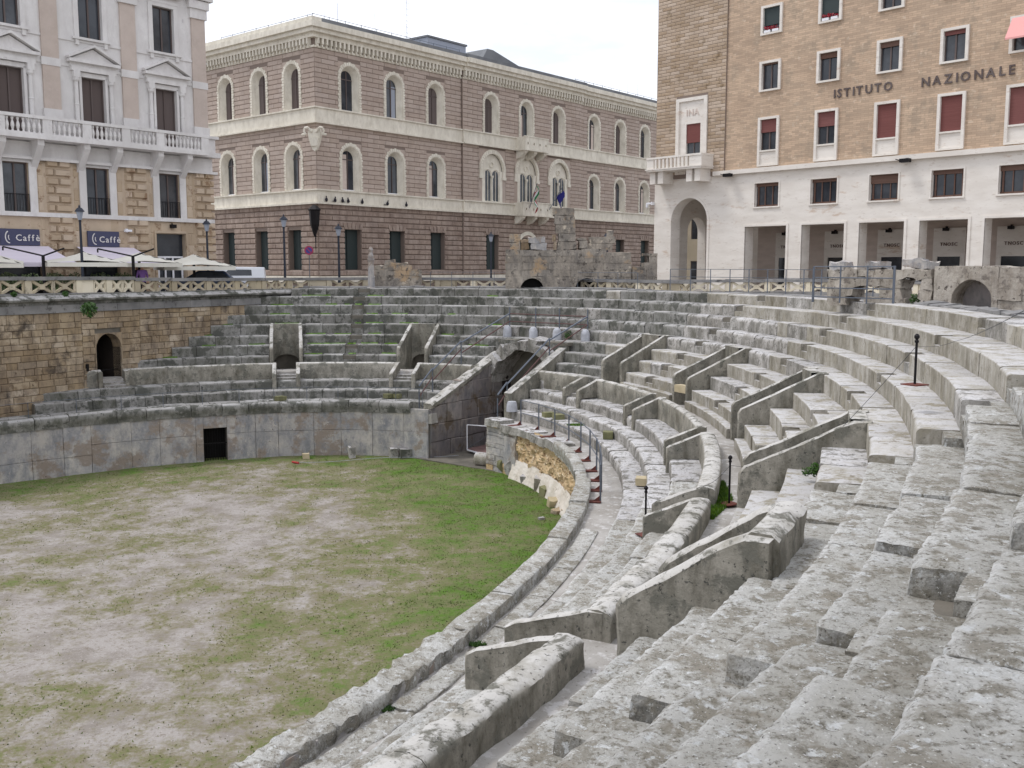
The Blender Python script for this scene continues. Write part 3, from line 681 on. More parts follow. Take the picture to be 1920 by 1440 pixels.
# vault, tunnel walls and dark end
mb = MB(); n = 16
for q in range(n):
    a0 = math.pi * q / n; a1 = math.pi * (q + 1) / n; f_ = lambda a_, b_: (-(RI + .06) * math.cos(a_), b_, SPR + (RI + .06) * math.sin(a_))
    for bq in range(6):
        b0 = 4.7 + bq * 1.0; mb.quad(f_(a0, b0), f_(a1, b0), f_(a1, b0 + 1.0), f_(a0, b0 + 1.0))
mb.xf(F).build('vault', M['tunnel_shade'], gt)
MB().box(-HW - .5, -HW, 4.9, 11, -8.6, SPR).box(HW, HW + .5, 4.9, 11, -8.6, SPR).xf(F).build('tunnel_wall', M['tunnel_shade'], gt)
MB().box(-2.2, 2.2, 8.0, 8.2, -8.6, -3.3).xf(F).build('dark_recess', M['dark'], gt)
# packing above and beside the arch so that the rows run into it
mb = MB(); n = 14
for q in range(n):
    a0 = math.pi * q / n; a1 = math.pi * (q + 1) / n; Ro = 2.1
    f0 = (-Ro * math.cos(a0), SPR + Ro * math.sin(a0)); f1 = (-Ro * math.cos(a1), SPR + Ro * math.sin(a1)); zt = -3.47
    vs = [(f0[0], 5.0, f0[1]), (f1[0], 5.0, f1[1]), (f1[0], 5.0, max(zt, f1[1])), (f0[0], 5.0, max(zt, f0[1]))]; vs += [(v[0], 5.9, v[2]) for v in vs]
    mb.add(vs, [(0, 1, 2, 3), (7, 6, 5, 4), (2, 6, 7, 3), (0, 4, 5, 1)])
mb.xf(F); mb.v = [tuple(disp(v, .04, 2)) for v in mb.v]; mb.build('arch_packing', M['seat_old'], gt)
MB().box(-2.12, 2.12, 5.0, 8, -3.6, -3.46).xf(F).build('arch_packing', M['core'], gt)
mb = MB(); mb.box(-2.3, 2.3, -.5, 11, -8.7, -8.44); kind(mb.xf(F).build('gateway_floor', M['core']), 'structure')
# fallen blocks at the foot of the left wall
for (px_, py_, s_) in ((808, 846, .42), (830, 838, .36), (858, 832, .40), (880, 838, .3), (905, 820, .4)):
    p = pix(px_, py_ , FLOORZ + .02); mb = MB(); mb.box(-s_ * .7, s_ * .7, -s_ * .55, s_ * .55, 0, s_ * 1.25)
    me = mb.xf(Matrix.Translation(p) @ Matrix.Rotation(random.uniform(0, 3), 4, 'Z')); 
    b = mb.build('fallen_block', M['seat_old']); 
    mod = b.modifiers.new('bev', 'BEVEL'); mod.width = .1; mod.segments = 2
    tag(b, {808: 'squat dark block at the left foot of the gateway wall', 830: 'second dark block along the foot of the gateway wall', 858: 'third and widest block along the foot of the gateway wall', 880: 'small pale block beside the white framed platform', 905: 'block behind the white framed platform in the gateway'}[px_], 'stone block', 'blocks along the gateway wall')

# ================================================================== GROUND
def lawn_mask(x, y):
    """0 bare, 1 green: worn middle, greener under the podium and towards the gateway"""
    c, s = math.cos(EA), math.sin(EA); u = (x - EC[0]) * c + (y - EC[1]) * s; v = -(x - EC[0]) * s + (y - EC[1]) * c
    rho = math.hypot(u / Ea, v / Eb)
    edge = max(0, (rho - .62) / .38); edge = min(1, edge)
    right = max(0, min(1, (x + 8.5) / 7.5)) * max(0, min(1, (y - 12) / 9))
    p = Vector((x * .28, y * .28, 2.3)); n = noise.noise(p) * .26 + noise.noise(p * 2.6) * .26 + noise.noise(p * 7) * .26
    return max(0, min(1, .25 + edge * .30 + edge ** 4 * .22 + right * .30 + n * .9))
NXg, NYg = 300, 320; X0, X1, Y0, Y1 = -46, 6, -8, 50
vs = []; cols = []
for j in range(NYg + 1):
    for i in range(NXg + 1):
        x = X0 + (X1 - X0) * i / NXg; y = Y0 + (Y1 - Y0) * j / NYg; p = Vector((x, y, 0))
        vs.append((x, y, FLOORZ + noise.noise(p * .25) * .05 + noise.noise(p * 1.6) * .018)); cols.append(lawn_mask(x, y))
fs = [(j * (NXg + 1) + i, j * (NXg + 1) + i + 1, (j + 1) * (NXg + 1) + i + 1, (j + 1) * (NXg + 1) + i) for j in range(NYg) for i in range(NXg)]
def ground_material():
    m = bpy.data.materials.new('arena_soil'); m.use_nodes = True; n = m.node_tree; n.nodes.clear(); N = n.nodes.new; L = n.links.new
    out = N('ShaderNodeOutputMaterial'); p = N('ShaderNodeBsdfPrincipled'); p.inputs['Roughness'].default_value = .95; p.inputs['Specular IOR Level'].default_value = .1; L(p.outputs[0], out.inputs[0])
    at = N('ShaderNodeAttribute'); at.attribute_name = 'green'; g = N('ShaderNodeNewGeometry')
    def nz(sc, d=8, r=.7):
        t = N('ShaderNodeTexNoise'); t.inputs['Scale'].default_value = sc; t.inputs['Detail'].default_value = d; t.inputs['Roughness'].default_value = r; L(g.outputs['Position'], t.inputs['Vector']); return t.outputs['Fac']
    def add(a, b, op='ADD', k=None):
        x = N('ShaderNodeMath'); x.operation = op; L(a, x.inputs[0])
        if k is None: L(b, x.inputs[1])
        else: x.inputs[1].default_value = k
        return x.outputs[0]
    def ramp(v, a, b):
        r = N('ShaderNodeMapRange'); r.inputs[1].default_value = a; r.inputs[2].default_value = b; r.interpolation_type = 'SMOOTHSTEP'; L(v, r.inputs[0]); return r.outputs[0]
    def mix(f, a, b):
        x = N('ShaderNodeMix'); x.data_type = 'RGBA'; L(f, x.inputs[0])
        for s, i in ((a, 6), (b, 7)):
            if isinstance(s, tuple): x.inputs[i].default_value = s
            else: L(s, x.inputs[i])
        return x.outputs[2]
    v = add(at.outputs['Fac'], add(nz(5.5, 10, .8), None, 'MULTIPLY', 1.5))
    dry = mix(ramp(nz(1.1), .42, .62), srgb(162, 156, 151), srgb(140, 133, 126))
    dry = mix(ramp(nz(9), .5, .68), dry, srgb(126, 117, 106))
    dry = mix(ramp(nz(22), .56, .66), dry, srgb(190, 183, 180))
    mid = mix(ramp(nz(14), .4, .6), srgb(120, 116, 84), srgb(128, 118, 98))
    gr = mix(ramp(nz(5), .4, .62), srgb(94, 106, 62), srgb(106, 108, 74))
    gr = mix(ramp(nz(1.3), .42, .6), gr, srgb(86, 116, 46))
    c = mix(ramp(v, .84, 1.26), dry, mid); c = mix(ramp(v, 1.06, 1.62), c, gr)
    L(c, p.inputs['Base Color'])
    b = N('ShaderNodeBump'); b.inputs['Strength'].default_value = .7; b.inputs['Distance'].default_value = .05; L(nz(14), b.inputs['Height']); L(b.outputs[0], p.inputs['Normal'])
    return m
mb = MB().add(vs, fs)
gd = mb.build('arena_ground', ground_material(), smooth=True); kind(gd, 'structure', 'worn arena lawn of patchy grass and pale dry soil')
at = gd.data.attributes.new('green', 'FLOAT', 'POINT'); at.data.foreach_set('value', cols)

def inside(x, y, pad=.35):
    c, s = math.cos(EA), math.sin(EA); u = (x - EC[0]) * c + (y - EC[1]) * s; v = -(x - EC[0]) * s + (y - EC[1]) * c
    return (u / (Ea - pad)) ** 2 + (v / (Eb - pad)) ** 2 < 1
# grass blades in tufts
rg = random.Random(3); mb = MB(); cnt = 0
while cnt < 44000:
    x = rg.uniform(-32, 3); y = rg.uniform(7, 46)
    if abs(x) > y * .56 + 2: continue
    if rg.random() > lawn_mask(x, y) ** 1.7: continue
    if not inside(x, y): continue
    d = math.hypot(x, y); h = rg.uniform(.012, .038); a = rg.uniform(0, 6.28); wd = rg.uniform(.01, .028)
    z = FLOORZ + noise.noise(Vector((x, y, 0)) * .25) * .05
    for q in range(1):
        a2 = a + q * 1.7; dx, dy = math.cos(a2) * wd, math.sin(a2) * wd; lx, ly = rg.uniform(-.04, .04), rg.uniform(-.04, .04)
        mb.add([(x - dx, y - dy, z - .01), (x + dx, y + dy, z - .01), (x + lx, y + ly, z + h)], [(0, 1, 2)])
    cnt += 1
M['grass'] = mat('grass_blade', srgb(96, 112, 60), c2=srgb(112, 112, 78), sc=.8, rough=.9, var=.25, spec=.1)
kind(mb.build('grass', M['grass']), 'stuff', 'short thin grass growing in patches over the arena floor')

# outer wall line on the left, its ends taken from the cut ends of the seating rows
WL = [(-24.6, 32.5), (-21.2, 38.9), (-18.75, 43.0), (-17.2, 45.6), (-14.95, 49.0), (-11.9, 53.3)]
PZ = -1.65
ring_in = [Vector(p) for p in WL] + [Vector(pt(t, 11.2)) for t in [0.36 - .12 * i for i in range(0, 20)]] + [Vector(pt(t, 11.2)) for t in (-2.2, -2.6, -3.0, -3.4, -3.8, -4.2, -4.6)]
ctr = Vector((-12, 24)); mb = MB(); n = len(ring_in)
vs = [(p.x, p.y, PZ) for p in ring_in] + [(ctr.x + (p - ctr).normalized().x * 700, ctr.y + (p - ctr).normalized().y * 700, PZ) for p in ring_in]
mb.add(vs, [(i, (i + 1) % n, (i + 1) % n + n, i + n) for i in range(n)])
kind(mb.build('piazza_ground', M['piazza']), 'structure', 'paved piazza around the sunken amphitheatre')
# terrace behind the top row, with its kerb
mb = MB()
for a, b in ((.42, -2.06),): sweep(mb, [(9.98, -8.6), (9.98, -1.17), (11.6, -1.19), (11.6, -8.6)], a, b, 80, .01, 1.5)
kind(mb.build('terrace', M['floor']), 'structure', 'narrow paved terrace behind the top seating row')
kb = thing('kerb_wall', 'low row of rough grey kerb stones along the terrace above the top seating row', 'kerb', (*pt(-.4, 10.5), -1.2))
t = .43
while t > -1.36:
    e = t - random.uniform(1.2, 2.4) / speed(t, 10.5); zt = -1.07 + random.uniform(-.03, .03) - (.07 if t < -.2 else .0)
    d = math.hypot(*pt(t, 10.6)); mb = MB()
    sweep(mb, fine([(10.25, -1.4), (10.25, zt - .03), (10.3, zt), (10.75, zt), (10.8, zt - .05), (10.8, -1.4)], .2), t - .0006, e + .0006, 6, .03, 2)
    mb.build('kerb_stone', M['kerb'], kb, smooth=True, sharp=50); t = e

# ------------------------------------------------------------------ brown retaining wall with arch
def frame2(a, b, z=0):     # x along a->b, y to the left of it ... inward away from the viewer
    d = Vector((b[0] - a[0], b[1] - a[1])); L_ = d.length; d.normalize()
    return Matrix(((d.x, -d.y, 0, a[0]), (d.y, d.x, 0, a[1]), (0, 0, 1, z), (0, 0, 0, 1))), L_
tw = thing('retaining_wall', 'brown tuff block wall with dark arch at the left end of the seats, moulded ledge on top', 'wall', (-18, 44, -8))
def tuffwall(p, q, z0, z1, hole=None, y0=0.0):
    F, L_ = frame2(p, q); mb = MB()
    if hole: 
        for xa, xb, za, zb in ((0, hole[0], z0, z1), (hole[1], L_, z0, z1), (hole[0], hole[1], hole[3], z1), (hole[0], hole[1], z0, hole[2])): mb.box(xa, xb, y0 + .08, y0 + .5, za, zb)
    else: mb.box(0, L_, y0 + .08, y0 + .5, z0, z1)
    mb.xf(F).build('wall_core', M['core'], tw)
    z = z0
    while z < z1 - .05:
        h = min(random.uniform(.21, .31), z1 - z)
        if z1 - z - h < .15: h = z1 - z
        x = 0
        while x < L_ - .01:
            e = x + random.uniform(.35, .85)
            if L_ - e < .3: e = L_
            if hole:
                hx0, hx1, hz0, hz1 = hole
                if z + h > hz0 + .02 and z < hz1 - .02:
                    if x < hx0 - .01 < e: e = hx0
                    if hx0 - .02 <= x < hx1 - .01: x = hx1; continue
            of = random.uniform(-.03, .02); mb = MB(); g = .006; i_ = .018
            mb.add([(x + g, y0 + .1, z + g), (e - g, y0 + .1, z + g), (e - g, y0 + .1, z + h - g), (x + g, y0 + .1, z + h - g),
                    (x + g, y0 + of + .03, z + g), (e - g, y0 + of + .03, z + g), (e - g, y0 + of + .03, z + h - g), (x + g, y0 + of + .03, z + h - g),
                    (x + g + i_, y0 + of, z + g + i_), (e - g - i_, y0 + of, z + g + i_), (e - g - i_, y0 + of, z + h - g - i_), (x + g + i_, y0 + of, z + h - g - i_)],
                   [(8, 9, 10, 11), (4, 5, 9, 8), (5, 6, 10, 9), (6, 7, 11, 10), (7, 4, 8, 11), (0, 1, 5, 4), (1, 2, 6, 5), (2, 3, 7, 6), (3, 0, 4, 7)])
            mb.xf(F); mb.v = [tuple(disp(v, .012, 2)) for v in mb.v]; mb.build('tuff_block', M['tuff'], tw); x = e
        z += h
# arch stands on the stretch between the parapet end and row R7
F, L_ = frame2(WL[2], WL[3])
for i in range(len(WL) - 1):
    F, L_ = frame2(WL[i], WL[i + 1])
    hole = (.82, 2.05, -5.3, -3.9) if i == 2 else None
    zb_ = [-6.9, -6.7, -5.5, -4.6, -3.2][i]
    if i == 2:
        tuffwall(WL[i], WL[i + 1], -5.5, -1.95, (.62, 2.00, -5.49, -2.95))
        mb = MB(); n = 12; xc, hw, zs = 1.31, .66, -3.62
        pts_ = [(xc - hw * math.cos(math.pi * q / n), zs + hw * math.sin(math.pi * q / n)) for q in range(n + 1)]
        for q in range(n):
            a_, b_ = pts_[q], pts_[q + 1]
            mb.add([(a_[0], -.02, a_[1]), (b_[0], -.02, b_[1]), (b_[0], -.02, -2.94), (a_[0], -.02, -2.94), (a_[0], .6, a_[1]), (b_[0], .6, b_[1])], [(0, 1, 2, 3), (0, 4, 5, 1)])
        mb.box(.61, .65, -.02, .6, -5.5, -2.94).box(1.97, 2.01, -.02, .6, -5.5, -2.94)
        mb.xf(F).build('arch_surround', M['tuff'], tw)
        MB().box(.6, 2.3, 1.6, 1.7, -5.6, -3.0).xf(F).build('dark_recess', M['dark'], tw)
        MB().box(.4, .65, .1, 1.6, -5.6, -2.8).box(1.97, 2.4, .1, 1.6, -5.6, -2.8).box(.6, 2.3, .1, 1.7, -2.93, -2.8).xf(F).build('arch_lining', M['tunnel_shade'], tw)
        MB().box(.65, 1.97, .05, 1.6, -5.6, -5.28).xf(F).build('sill', M['seat_old'], tw)
        MB().tube((.68, .25, -4.62), (1.95, .25, -4.62), .018).tube((.68, .25, -5.0), (1.95, .25, -5.0), .018).xf(F).build('guard_bar', M['iron'], tw)
        MB().box(.10, .22, -.05, .1, -4.55, -4.25).xf(F).build('slot', M['dark'], tw)
    else: tuffwall(WL[i], WL[i + 1], zb_, -1.95)
    x = 0
    while x < L_ - .01:
        e = min(x + random.uniform(1.0, 1.9), L_)
        if L_ - e < .5: e = L_
        mb = MB(); mb.prism([(0, 0)] * 0 + [(x + .006, -1.95), (e - .006, -1.95), (e - .006, -1.62), (x + .006, -1.62)], -.07, .7)
        mb.xf(F); mb.v = [tuple(disp(v, .012, 2)) for v in mb.v]; mb.build('band_stone', M['kerb'], tw)
        mb = MB(); pr = [(-.02, -1.62), (-.02, -1.50), (-.30, -1.44), (-.33, -1.36), (-.05, -1.20), (-.05, -1.16), (.6, -1.16), (.6, -1.62)]; k_ = len(pr)
        mb.add([(x + .005, y, z) for y, z in pr] + [(e - .005, y, z) for y, z in pr], [tuple(range(k_)), tuple(range(2 * k_ - 1, k_ - 1, -1))] + [(j, (j + 1) % k_, (j + 1) % k_ + k_, j + k_) for j in range(k_)])
        mb.xf(F); mb.v = [tuple(disp(v, .014, 2)) for v in mb.v]; mb.build('ledge_stone', M['seat_old'], tw); x = e
# bushes rooted in the wall ledge
def bush(name, label, cat, c, r, n, seed=0, mt='leaf', flat=1.0, ls=.06, group=None):
    rr = random.Random(seed); mb = MB()
    for q in range(n):
        v = Vector((rr.gauss(0, 1), rr.gauss(0, 1), rr.gauss(0, 1))).normalized() * (rr.random() ** .45) * r; v.z *= flat
        p = Vector(c) + v; a = Vector((rr.gauss(0, 1), rr.gauss(0, 1), rr.gauss(0, 1))).normalized(); b = a.orthogonal().normalized(); s = ls * rr.uniform(.6, 1.5)
        mb.add([p - a * s, p + b * s * .45, p + a * s, p - b * s * .45], [(0, 1, 2, 3)])
    o = mb.build(name, M[mt]); return tag(o, label, cat, group)
F, L_ = frame2(WL[1], WL[2])
p = pix(167, 580, -1.75); p = Vector((-17.65, 42.9, -1.95))
bush('wall_shrub', 'dark green shrub hanging from the ledge above the brown wall', 'shrub', pix(167, 580, -1.78) * .985, .33, 420, 1)
for i, (px_, py_) in enumerate(((26, 552), (103, 548), (122, 551))):
    bush('weed', ['leftmost green weed at the foot of the left balustrade', 'middle weed below the left balustrade, larger', 'small weed just right of the middle one below the balustrade'][i], 'weed', pix(px_, py_, -1.13) * .992, .2 if i == 1 else .13, 170, 5 + i, ls=.04, group='weeds below the balustrade')

# ------------------------------------------------------------------ balustrades of pierced panels
def balustrade(name_label, pts_, zt, H, mt, white=0):
    root = thing('balustrade', name_label, 'balustrade', (*pts_[0], zt[0] - H))
    for i in range(len(pts_) - 1):
        F, L_ = frame2(pts_[i], pts_[i + 1]); za, zb = zt[i], zt[i + 1]
        n = max(1, round(L_ / 1.95)); w_ = L_ / n
        for q in range(n):
            z = za + (zb - za) * (q + .5) / n; x = q * w_
            m_ = M['baluwhite'] if white or random.random() < .12 else M[mt]
            MB().box(x + .004, x + w_ - .004, -.14, .14, z - .15, z).xf(F).build('top_rail', M['kerb'], root)
            MB().box(x + .004, x + w_ - .004, -.13, .13, z - H - .12, z - H + .04).xf(F).build('base_rail', M['kerb'], root)
            MB().box(x - .01, x + .27, -.10, .10, z - H + .04, z - .15).xf(F).build('post', m_, root)
            npn = 2; pw = (w_ - .28) / npn
            for u in range(npn):
                a = x + .27 + u * pw + .01; b = a + pw - .02; c0, c1 = z - H + .04, z - .15
                if random.random() < .1: MB().box(a, b, -.04, .04, c0, c1).xf(F).build('plain_panel', m_, root); continue
                mb = MB(); xm, zm = (a + b) / 2, (c0 + c1) / 2; y0, y1 = -.05, .05; t_ = .055
                mb.box(a, a + .05, y0, y1, c0, c1).box(b - .05, b, y0, y1, c0, c1)
                for (xa, za_, xb, zb_) in ((a + .03, c0, b - .03, c1), (a + .03, c1, b - .03, c0)):
                    dx, dz = xb - xa, zb_ - za_; l = math.hypot(dx, dz); px_, pz_ = -dz / l * t_, dx / l * t_
                    yy = y0 + (.004 if zb_ > za_ else 0)
                    mb.prism([(xa + px_, za_ + pz_), (xa - px_, za_ - pz_), (xb - px_, zb_ - pz_), (xb + px_, zb_ + pz_)], yy, y1 - (.004 if zb_ > za_ else 0))
                mb.box(xm - .12, xm + .12, y0 - .008, y1 + .008, zm - .11, zm + .11)
                mb.xf(F).build('pierced_panel', m_, root)
    return root
WB = [(p[0] + .0, p[1] + .0) for p in WL]
def off(p, q, d): v = Vector((q[0] - p[0], q[1] - p[1])).normalized(); return Vector((-v.y, v.x)) * d
WLo = [tuple(Vector(WL[i]) + off(WL[max(0, i - 1)], WL[min(len(WL) - 1, i + 1)], .30)) for i in range(len(WL))]
balustrade('weathered pierced stone balustrade above the brown wall in front of the cafe', WLo[:4], [-.36, -.40, -.43, -.46], .74, 'balu')
balustrade('weathered pierced balustrade behind the far top seats, up to the tall ruin', [WLo[3], WLo[4], WLo[5]] + [pt(t, 12.0) for t in (.30, .18, .06, -.06, -.16, -.26)], [-.50, -.56, -.59, -.60, -.60, -.62, -.64, -.66, -.68], .70, 'balu')
BRp = [pix(1205, 527, -.76)[:2], pix(1330, 526.5, -.77)[:2], pix(1460, 526, -.74)[:2], pix(1575, 527, -.72)[:2], pix(1680, 532, -.74)[:2], pix(1800, 540, -.76)[:2]]
BRp = [(7.0, 53.0), (11.2, 51.8), (14.6, 49.0), (16.8, 45.2), (18.2, 40.8), (19.0, 36.4), (19.6, 32)]
balustrade('pale clean pierced balustrade below the tan building on the right', BRp, [-.70, -.66, -.60, -.58, -.60, -.62, -.64], .66, 'baluwhite', 1)

# ------------------------------------------------------------------ ruins
def rough(mb, F, amp, fr, name, mt, root, smooth=True, sharp=40):
    mb.xf(F); mb.v = [tuple(disp(v, amp, fr)) for v in mb.v]; return mb.build(name, mt, root, smooth=smooth, sharp=sharp)
def gridbox(x0, x1, y0, y1, z0, z1, st):
    mb = MB(); nx, ny, nz_ = [max(1, int(abs(b - a) / st)) for a, b in ((x0, x1), (y0, y1), (z0, z1))]
    L = lambda a, b, i, n: a + (b - a) * i / n
    def face(f, nu, nv, flip):
        vs = [f(i, j) for j in range(nv + 1) for i in range(nu + 1)]; fs = []
        for j in range(nv):
            for i in range(nu):
                a = j * (nu + 1) + i; q = (a, a + 1, a + nu + 2, a + nu + 1); fs.append(q[::-1] if flip else q)
        mb.add(vs, fs)
    face(lambda i, j: (L(x0, x1, i, nx), y0, L(z0, z1, j, nz_)), nx, nz_, False); face(lambda i, j: (L(x0, x1, i, nx), y1, L(z0, z1, j, nz_)), nx, nz_, True)
    face(lambda i, j: (x0, L(y0, y1, i, ny), L(z0, z1, j, nz_)), ny, nz_, True); face(lambda i, j: (x1, L(y0, y1, i, ny), L(z0, z1, j, nz_)), ny, nz_, False)
    face(lambda i, j: (L(x0, x1, i, nx), L(y0, y1, j, ny), z1), nx, ny, False)
    return mb
def arched_block(mb, x0, x1, xc, hw, zs, z0, z1, y0, y1, n=10):
    """wall piece x0..x1 with a round opening, front y0"""
    P = [(x0, z0), (x0, z1), (x1, z1), (x1, z0)]
    arc = [(xc - hw * math.cos(math.pi * q / n), zs + hw * math.sin(math.pi * q / n)) for q in range(n + 1)]
    tp = [(a[0], z1) for a in arc]
    mb.box(x0, xc - hw, y0, y1, zs, z1); mb.box(xc + hw, x1, y0, y1, zs, z1)
    for q in range(n):
        a, b, c, d = arc[q], arc[q + 1], tp[q + 1], tp[q]
        for y, fl in ((y0, False), (y1, True)):
            f = [(a[0], y, a[1]), (b[0], y, b[1]), (c[0], y, c[1]), (d[0], y, d[1])]; mb.add(f, [(3, 2, 1, 0) if fl else (0, 1, 2, 3)])
        mb.quad((a[0], y0, a[1]), (a[0], y1, a[1]), (b[0], y1, b[1]), (b[0], y0, b[1])); mb.quad((d[0], y0, z1), (c[0], y0, z1), (c[0], y1, z1), (d[0], y1, z1))
    if zs > z0:
        for xa, xb in ((x0, xc - hw), (xc + hw, x1)): mb.box(xa, xb, y0, y1, z0, zs)
    return mb
RY = 52.0
def rx(px): return (px - 960) / 1850 * RY * 1.012
F = Matrix.Translation((0, RY, 0))
ru = thing('tall_ruin', 'tall broken ruin with two low arches and a leaning pillar stub on top', 'ruin', (rx(1050), RY, -1.3))
def zpx(py): return -(py - 500) / 1850 * RY * 1.02
def course_wall(root, F, x0, x1, zb, ztf, y0, y1, hh=.34, amp=.035, mt='ruin', skip=None, lw=(.5, 1.1)):
    z = zb
    while True:
        anyb = False; x = x0
        while x < x1 - .01:
            e = x + random.uniform(*lw)
            if x1 - e < .3: e = x1
            top = ztf((x + e) / 2)
            if z < top - .08 and not (skip and skip((x + e) / 2, z + hh / 2)):
                anyb = True; h = min(hh, top - z); of = random.uniform(-.03, .03)
                rough(gridbox(x + .004, e - .004, y0 + of, y1, z + .003, z + h - .003, .16), F, amp, 1.9, 'masonry_block', M[mt], root)
            x = e
        z += hh
        if not anyb: break
X0r, X1r = rx(948), rx(1180)
xa1, xa2 = rx(997), rx(1098)
def topf(x):
    return zpx(469) + noise.noise(Vector((x * 1.3, 0, 0))) * .10 - max(0, (rx(955) - x)) * 1.2 - max(0, x - rx(1150)) * .9
course_wall(ru, F, X0r, X1r, -.52, topf, 0, .8, hh=.36, skip=None, lw=(.5, 1.5), amp=.05)
# bottom course with two low arches
n = 1
for xa, xb, xc in ((X0r, (xa1 + xa2) / 2, xa1), ((xa1 + xa2) / 2, X1r, xa2)):
    mb = arched_block(MB(), xa, xb, xc, .62, -1.22, -1.6, -.52, .0, .75); rough(mb, F, .01, 2, 'arched_base', M['ruin'], ru, smooth=False)
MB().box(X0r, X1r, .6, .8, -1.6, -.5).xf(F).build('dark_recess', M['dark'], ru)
def stub(px0, px1, py0, py1, y0=.1, y1=.8, amp=.08, mt='ruin', nm='broken_block', hh=.42):
    z = zpx(py1)
    while z < zpx(py0) - .05:
        h = min(random.uniform(.8, 1.1) * hh, zpx(py0) - z); sh = random.uniform(-.08, .08)
        rough(gridbox(rx(px0) + sh + random.uniform(0, .1), rx(px1) + sh - random.uniform(0, .1), y0, y1, z + .01, z + h - .01, .16), F, amp, 1.7, nm, M[mt], ru); z += h
stub(1036, 1076, 395, 424, amp=.09); stub(1042, 1078, 424, 469, amp=.08)
stub(953, 975, 441, 468, y0=.2); stub(990, 1024, 446, 470, mt='slab', y0=-.05); stub(1078, 1098, 448, 468); stub(1098, 1150, 446, 470, y0=.3, amp=.06); stub(1132, 1146, 433, 447, y0=.3)
stub(1036, 1044, 440, 470, mt='tuff', amp=.03); stub(975, 992, 452, 470, y0=.2, mt='tuff')
rb2 = thing('ruin_buttress', 'lower broken ruin blocks just right of the tall ruin', 'ruin', (rx(1195), RY, -1.3))
course_wall(rb2, F, rx(1182), rx(1228), -1.6, lambda x: zpx(500) if x < rx(1200) else zpx(476), .1, .9, hh=.36, lw=(.5, .9))
# small ruin piece with a pedestal far left of it
RY2 = 54.5; F2 = Matrix.Translation((0, RY2, 0))
sr = thing('small_ruin', 'low grey broken wall piece behind the far balustrade, below the third ground floor window', 'ruin', (-6.3, RY2, -1.5))
def _st(x):
    u = x / RY2 * 1850 + 960
    return -((506 if u < 712 or u > 772 else 498 if u < 724 else 489 if u < 748 else 494) - 500) / 1850 * RY2 + noise.noise(Vector((x * 2, 5, 0))) * .12
course_wall(sr, F2, (704 - 960) / 1850 * RY2, (790 - 960) / 1850 * RY2, -1.7, _st, 0, .6, hh=.30, amp=.09, lw=(.35, .8))
pd = thing('pedestal', 'slim grey stone pedestal with small carved figure left of the low ruin piece', 'pedestal', ((700 - 960) / 1850 * RY2, RY2 - .5, -1.65))
px0 = (700 - 960) / 1850 * RY2
MB().lathe((px0, RY2 - .5, -1.65), [(.24, 0), (.24, .5), (.2, .55), (.17, 1.2), (.15, 1.9), (.19, 2.0), (.19, 2.1)], 4).build('shaft', M['slab'], pd)
MB().lathe((px0, RY2 - .5, .42), [(.12, 0), (.15, .15), (.09, .35), (.13, .5), (.05, .66)], 8).build('figure', M['slab'], pd)
# right hand ruin with arch
p0 = pix(1585, 556, -1.15); p1 = pix(1930, 592, -1.15); 
q0 = (10.6, 33.6); q1 = (15.0, 27.6)
F3, L3 = frame2(q0, q1)
rr_ = thing('arched_ruin', 'low eroded ruin wall with round arch at the right, above the top seats', 'ruin', (13, 30, -1.2))
def tr_(x):
    return -.03 + noise.noise(Vector((x * 1.1, 3, 0))) * .10 - (.06 if x < 2 else 0)
gaps = [(1.05, 1.5), (2.35, 2.75)]
def sk(x, z): return (1.15 < x < 1.75 and z < -.42) or (2.95 < x < 3.5 and z < -.36)
course_wall(rr_, F3, 0.1, 3.9, -1.3, tr_, 0, .7, hh=.30, skip=sk, amp=.12, lw=(.4, .95), mt='ruinpale')
mb = arched_block(MB(), 3.95, 5.95, 5.15, .62, -1.00, -1.4, .02, 0, .8, 16); rough(mb, F3, .02, 2, 'arch_wall', M['ruinpale'], rr_, smooth=False)
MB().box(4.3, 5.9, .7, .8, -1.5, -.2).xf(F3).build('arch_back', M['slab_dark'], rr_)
course_wall(rr_, F3, 5.95, 7.6, -1.3, lambda x: .0, 0.02, .7, hh=.33, amp=.04, lw=(.5, .8), mt='ruinpale')
for i, (x, z) in enumerate(((.4, .02), (1.8, .04), (3.1, .10), (3.4, .04))):
    rough(gridbox(x - .28, x + .3, .05, .6, z - .12, z + .13, .12), F3, .1, 2.2, 'top_stone', M['slab'], rr_)
bush('ruin_shrub', 'small green shrub growing in the gap of the right hand ruin', 'shrub', F3 @ Vector((3.35, .0, -1.0)), .17, 200, 9, ls=.04)

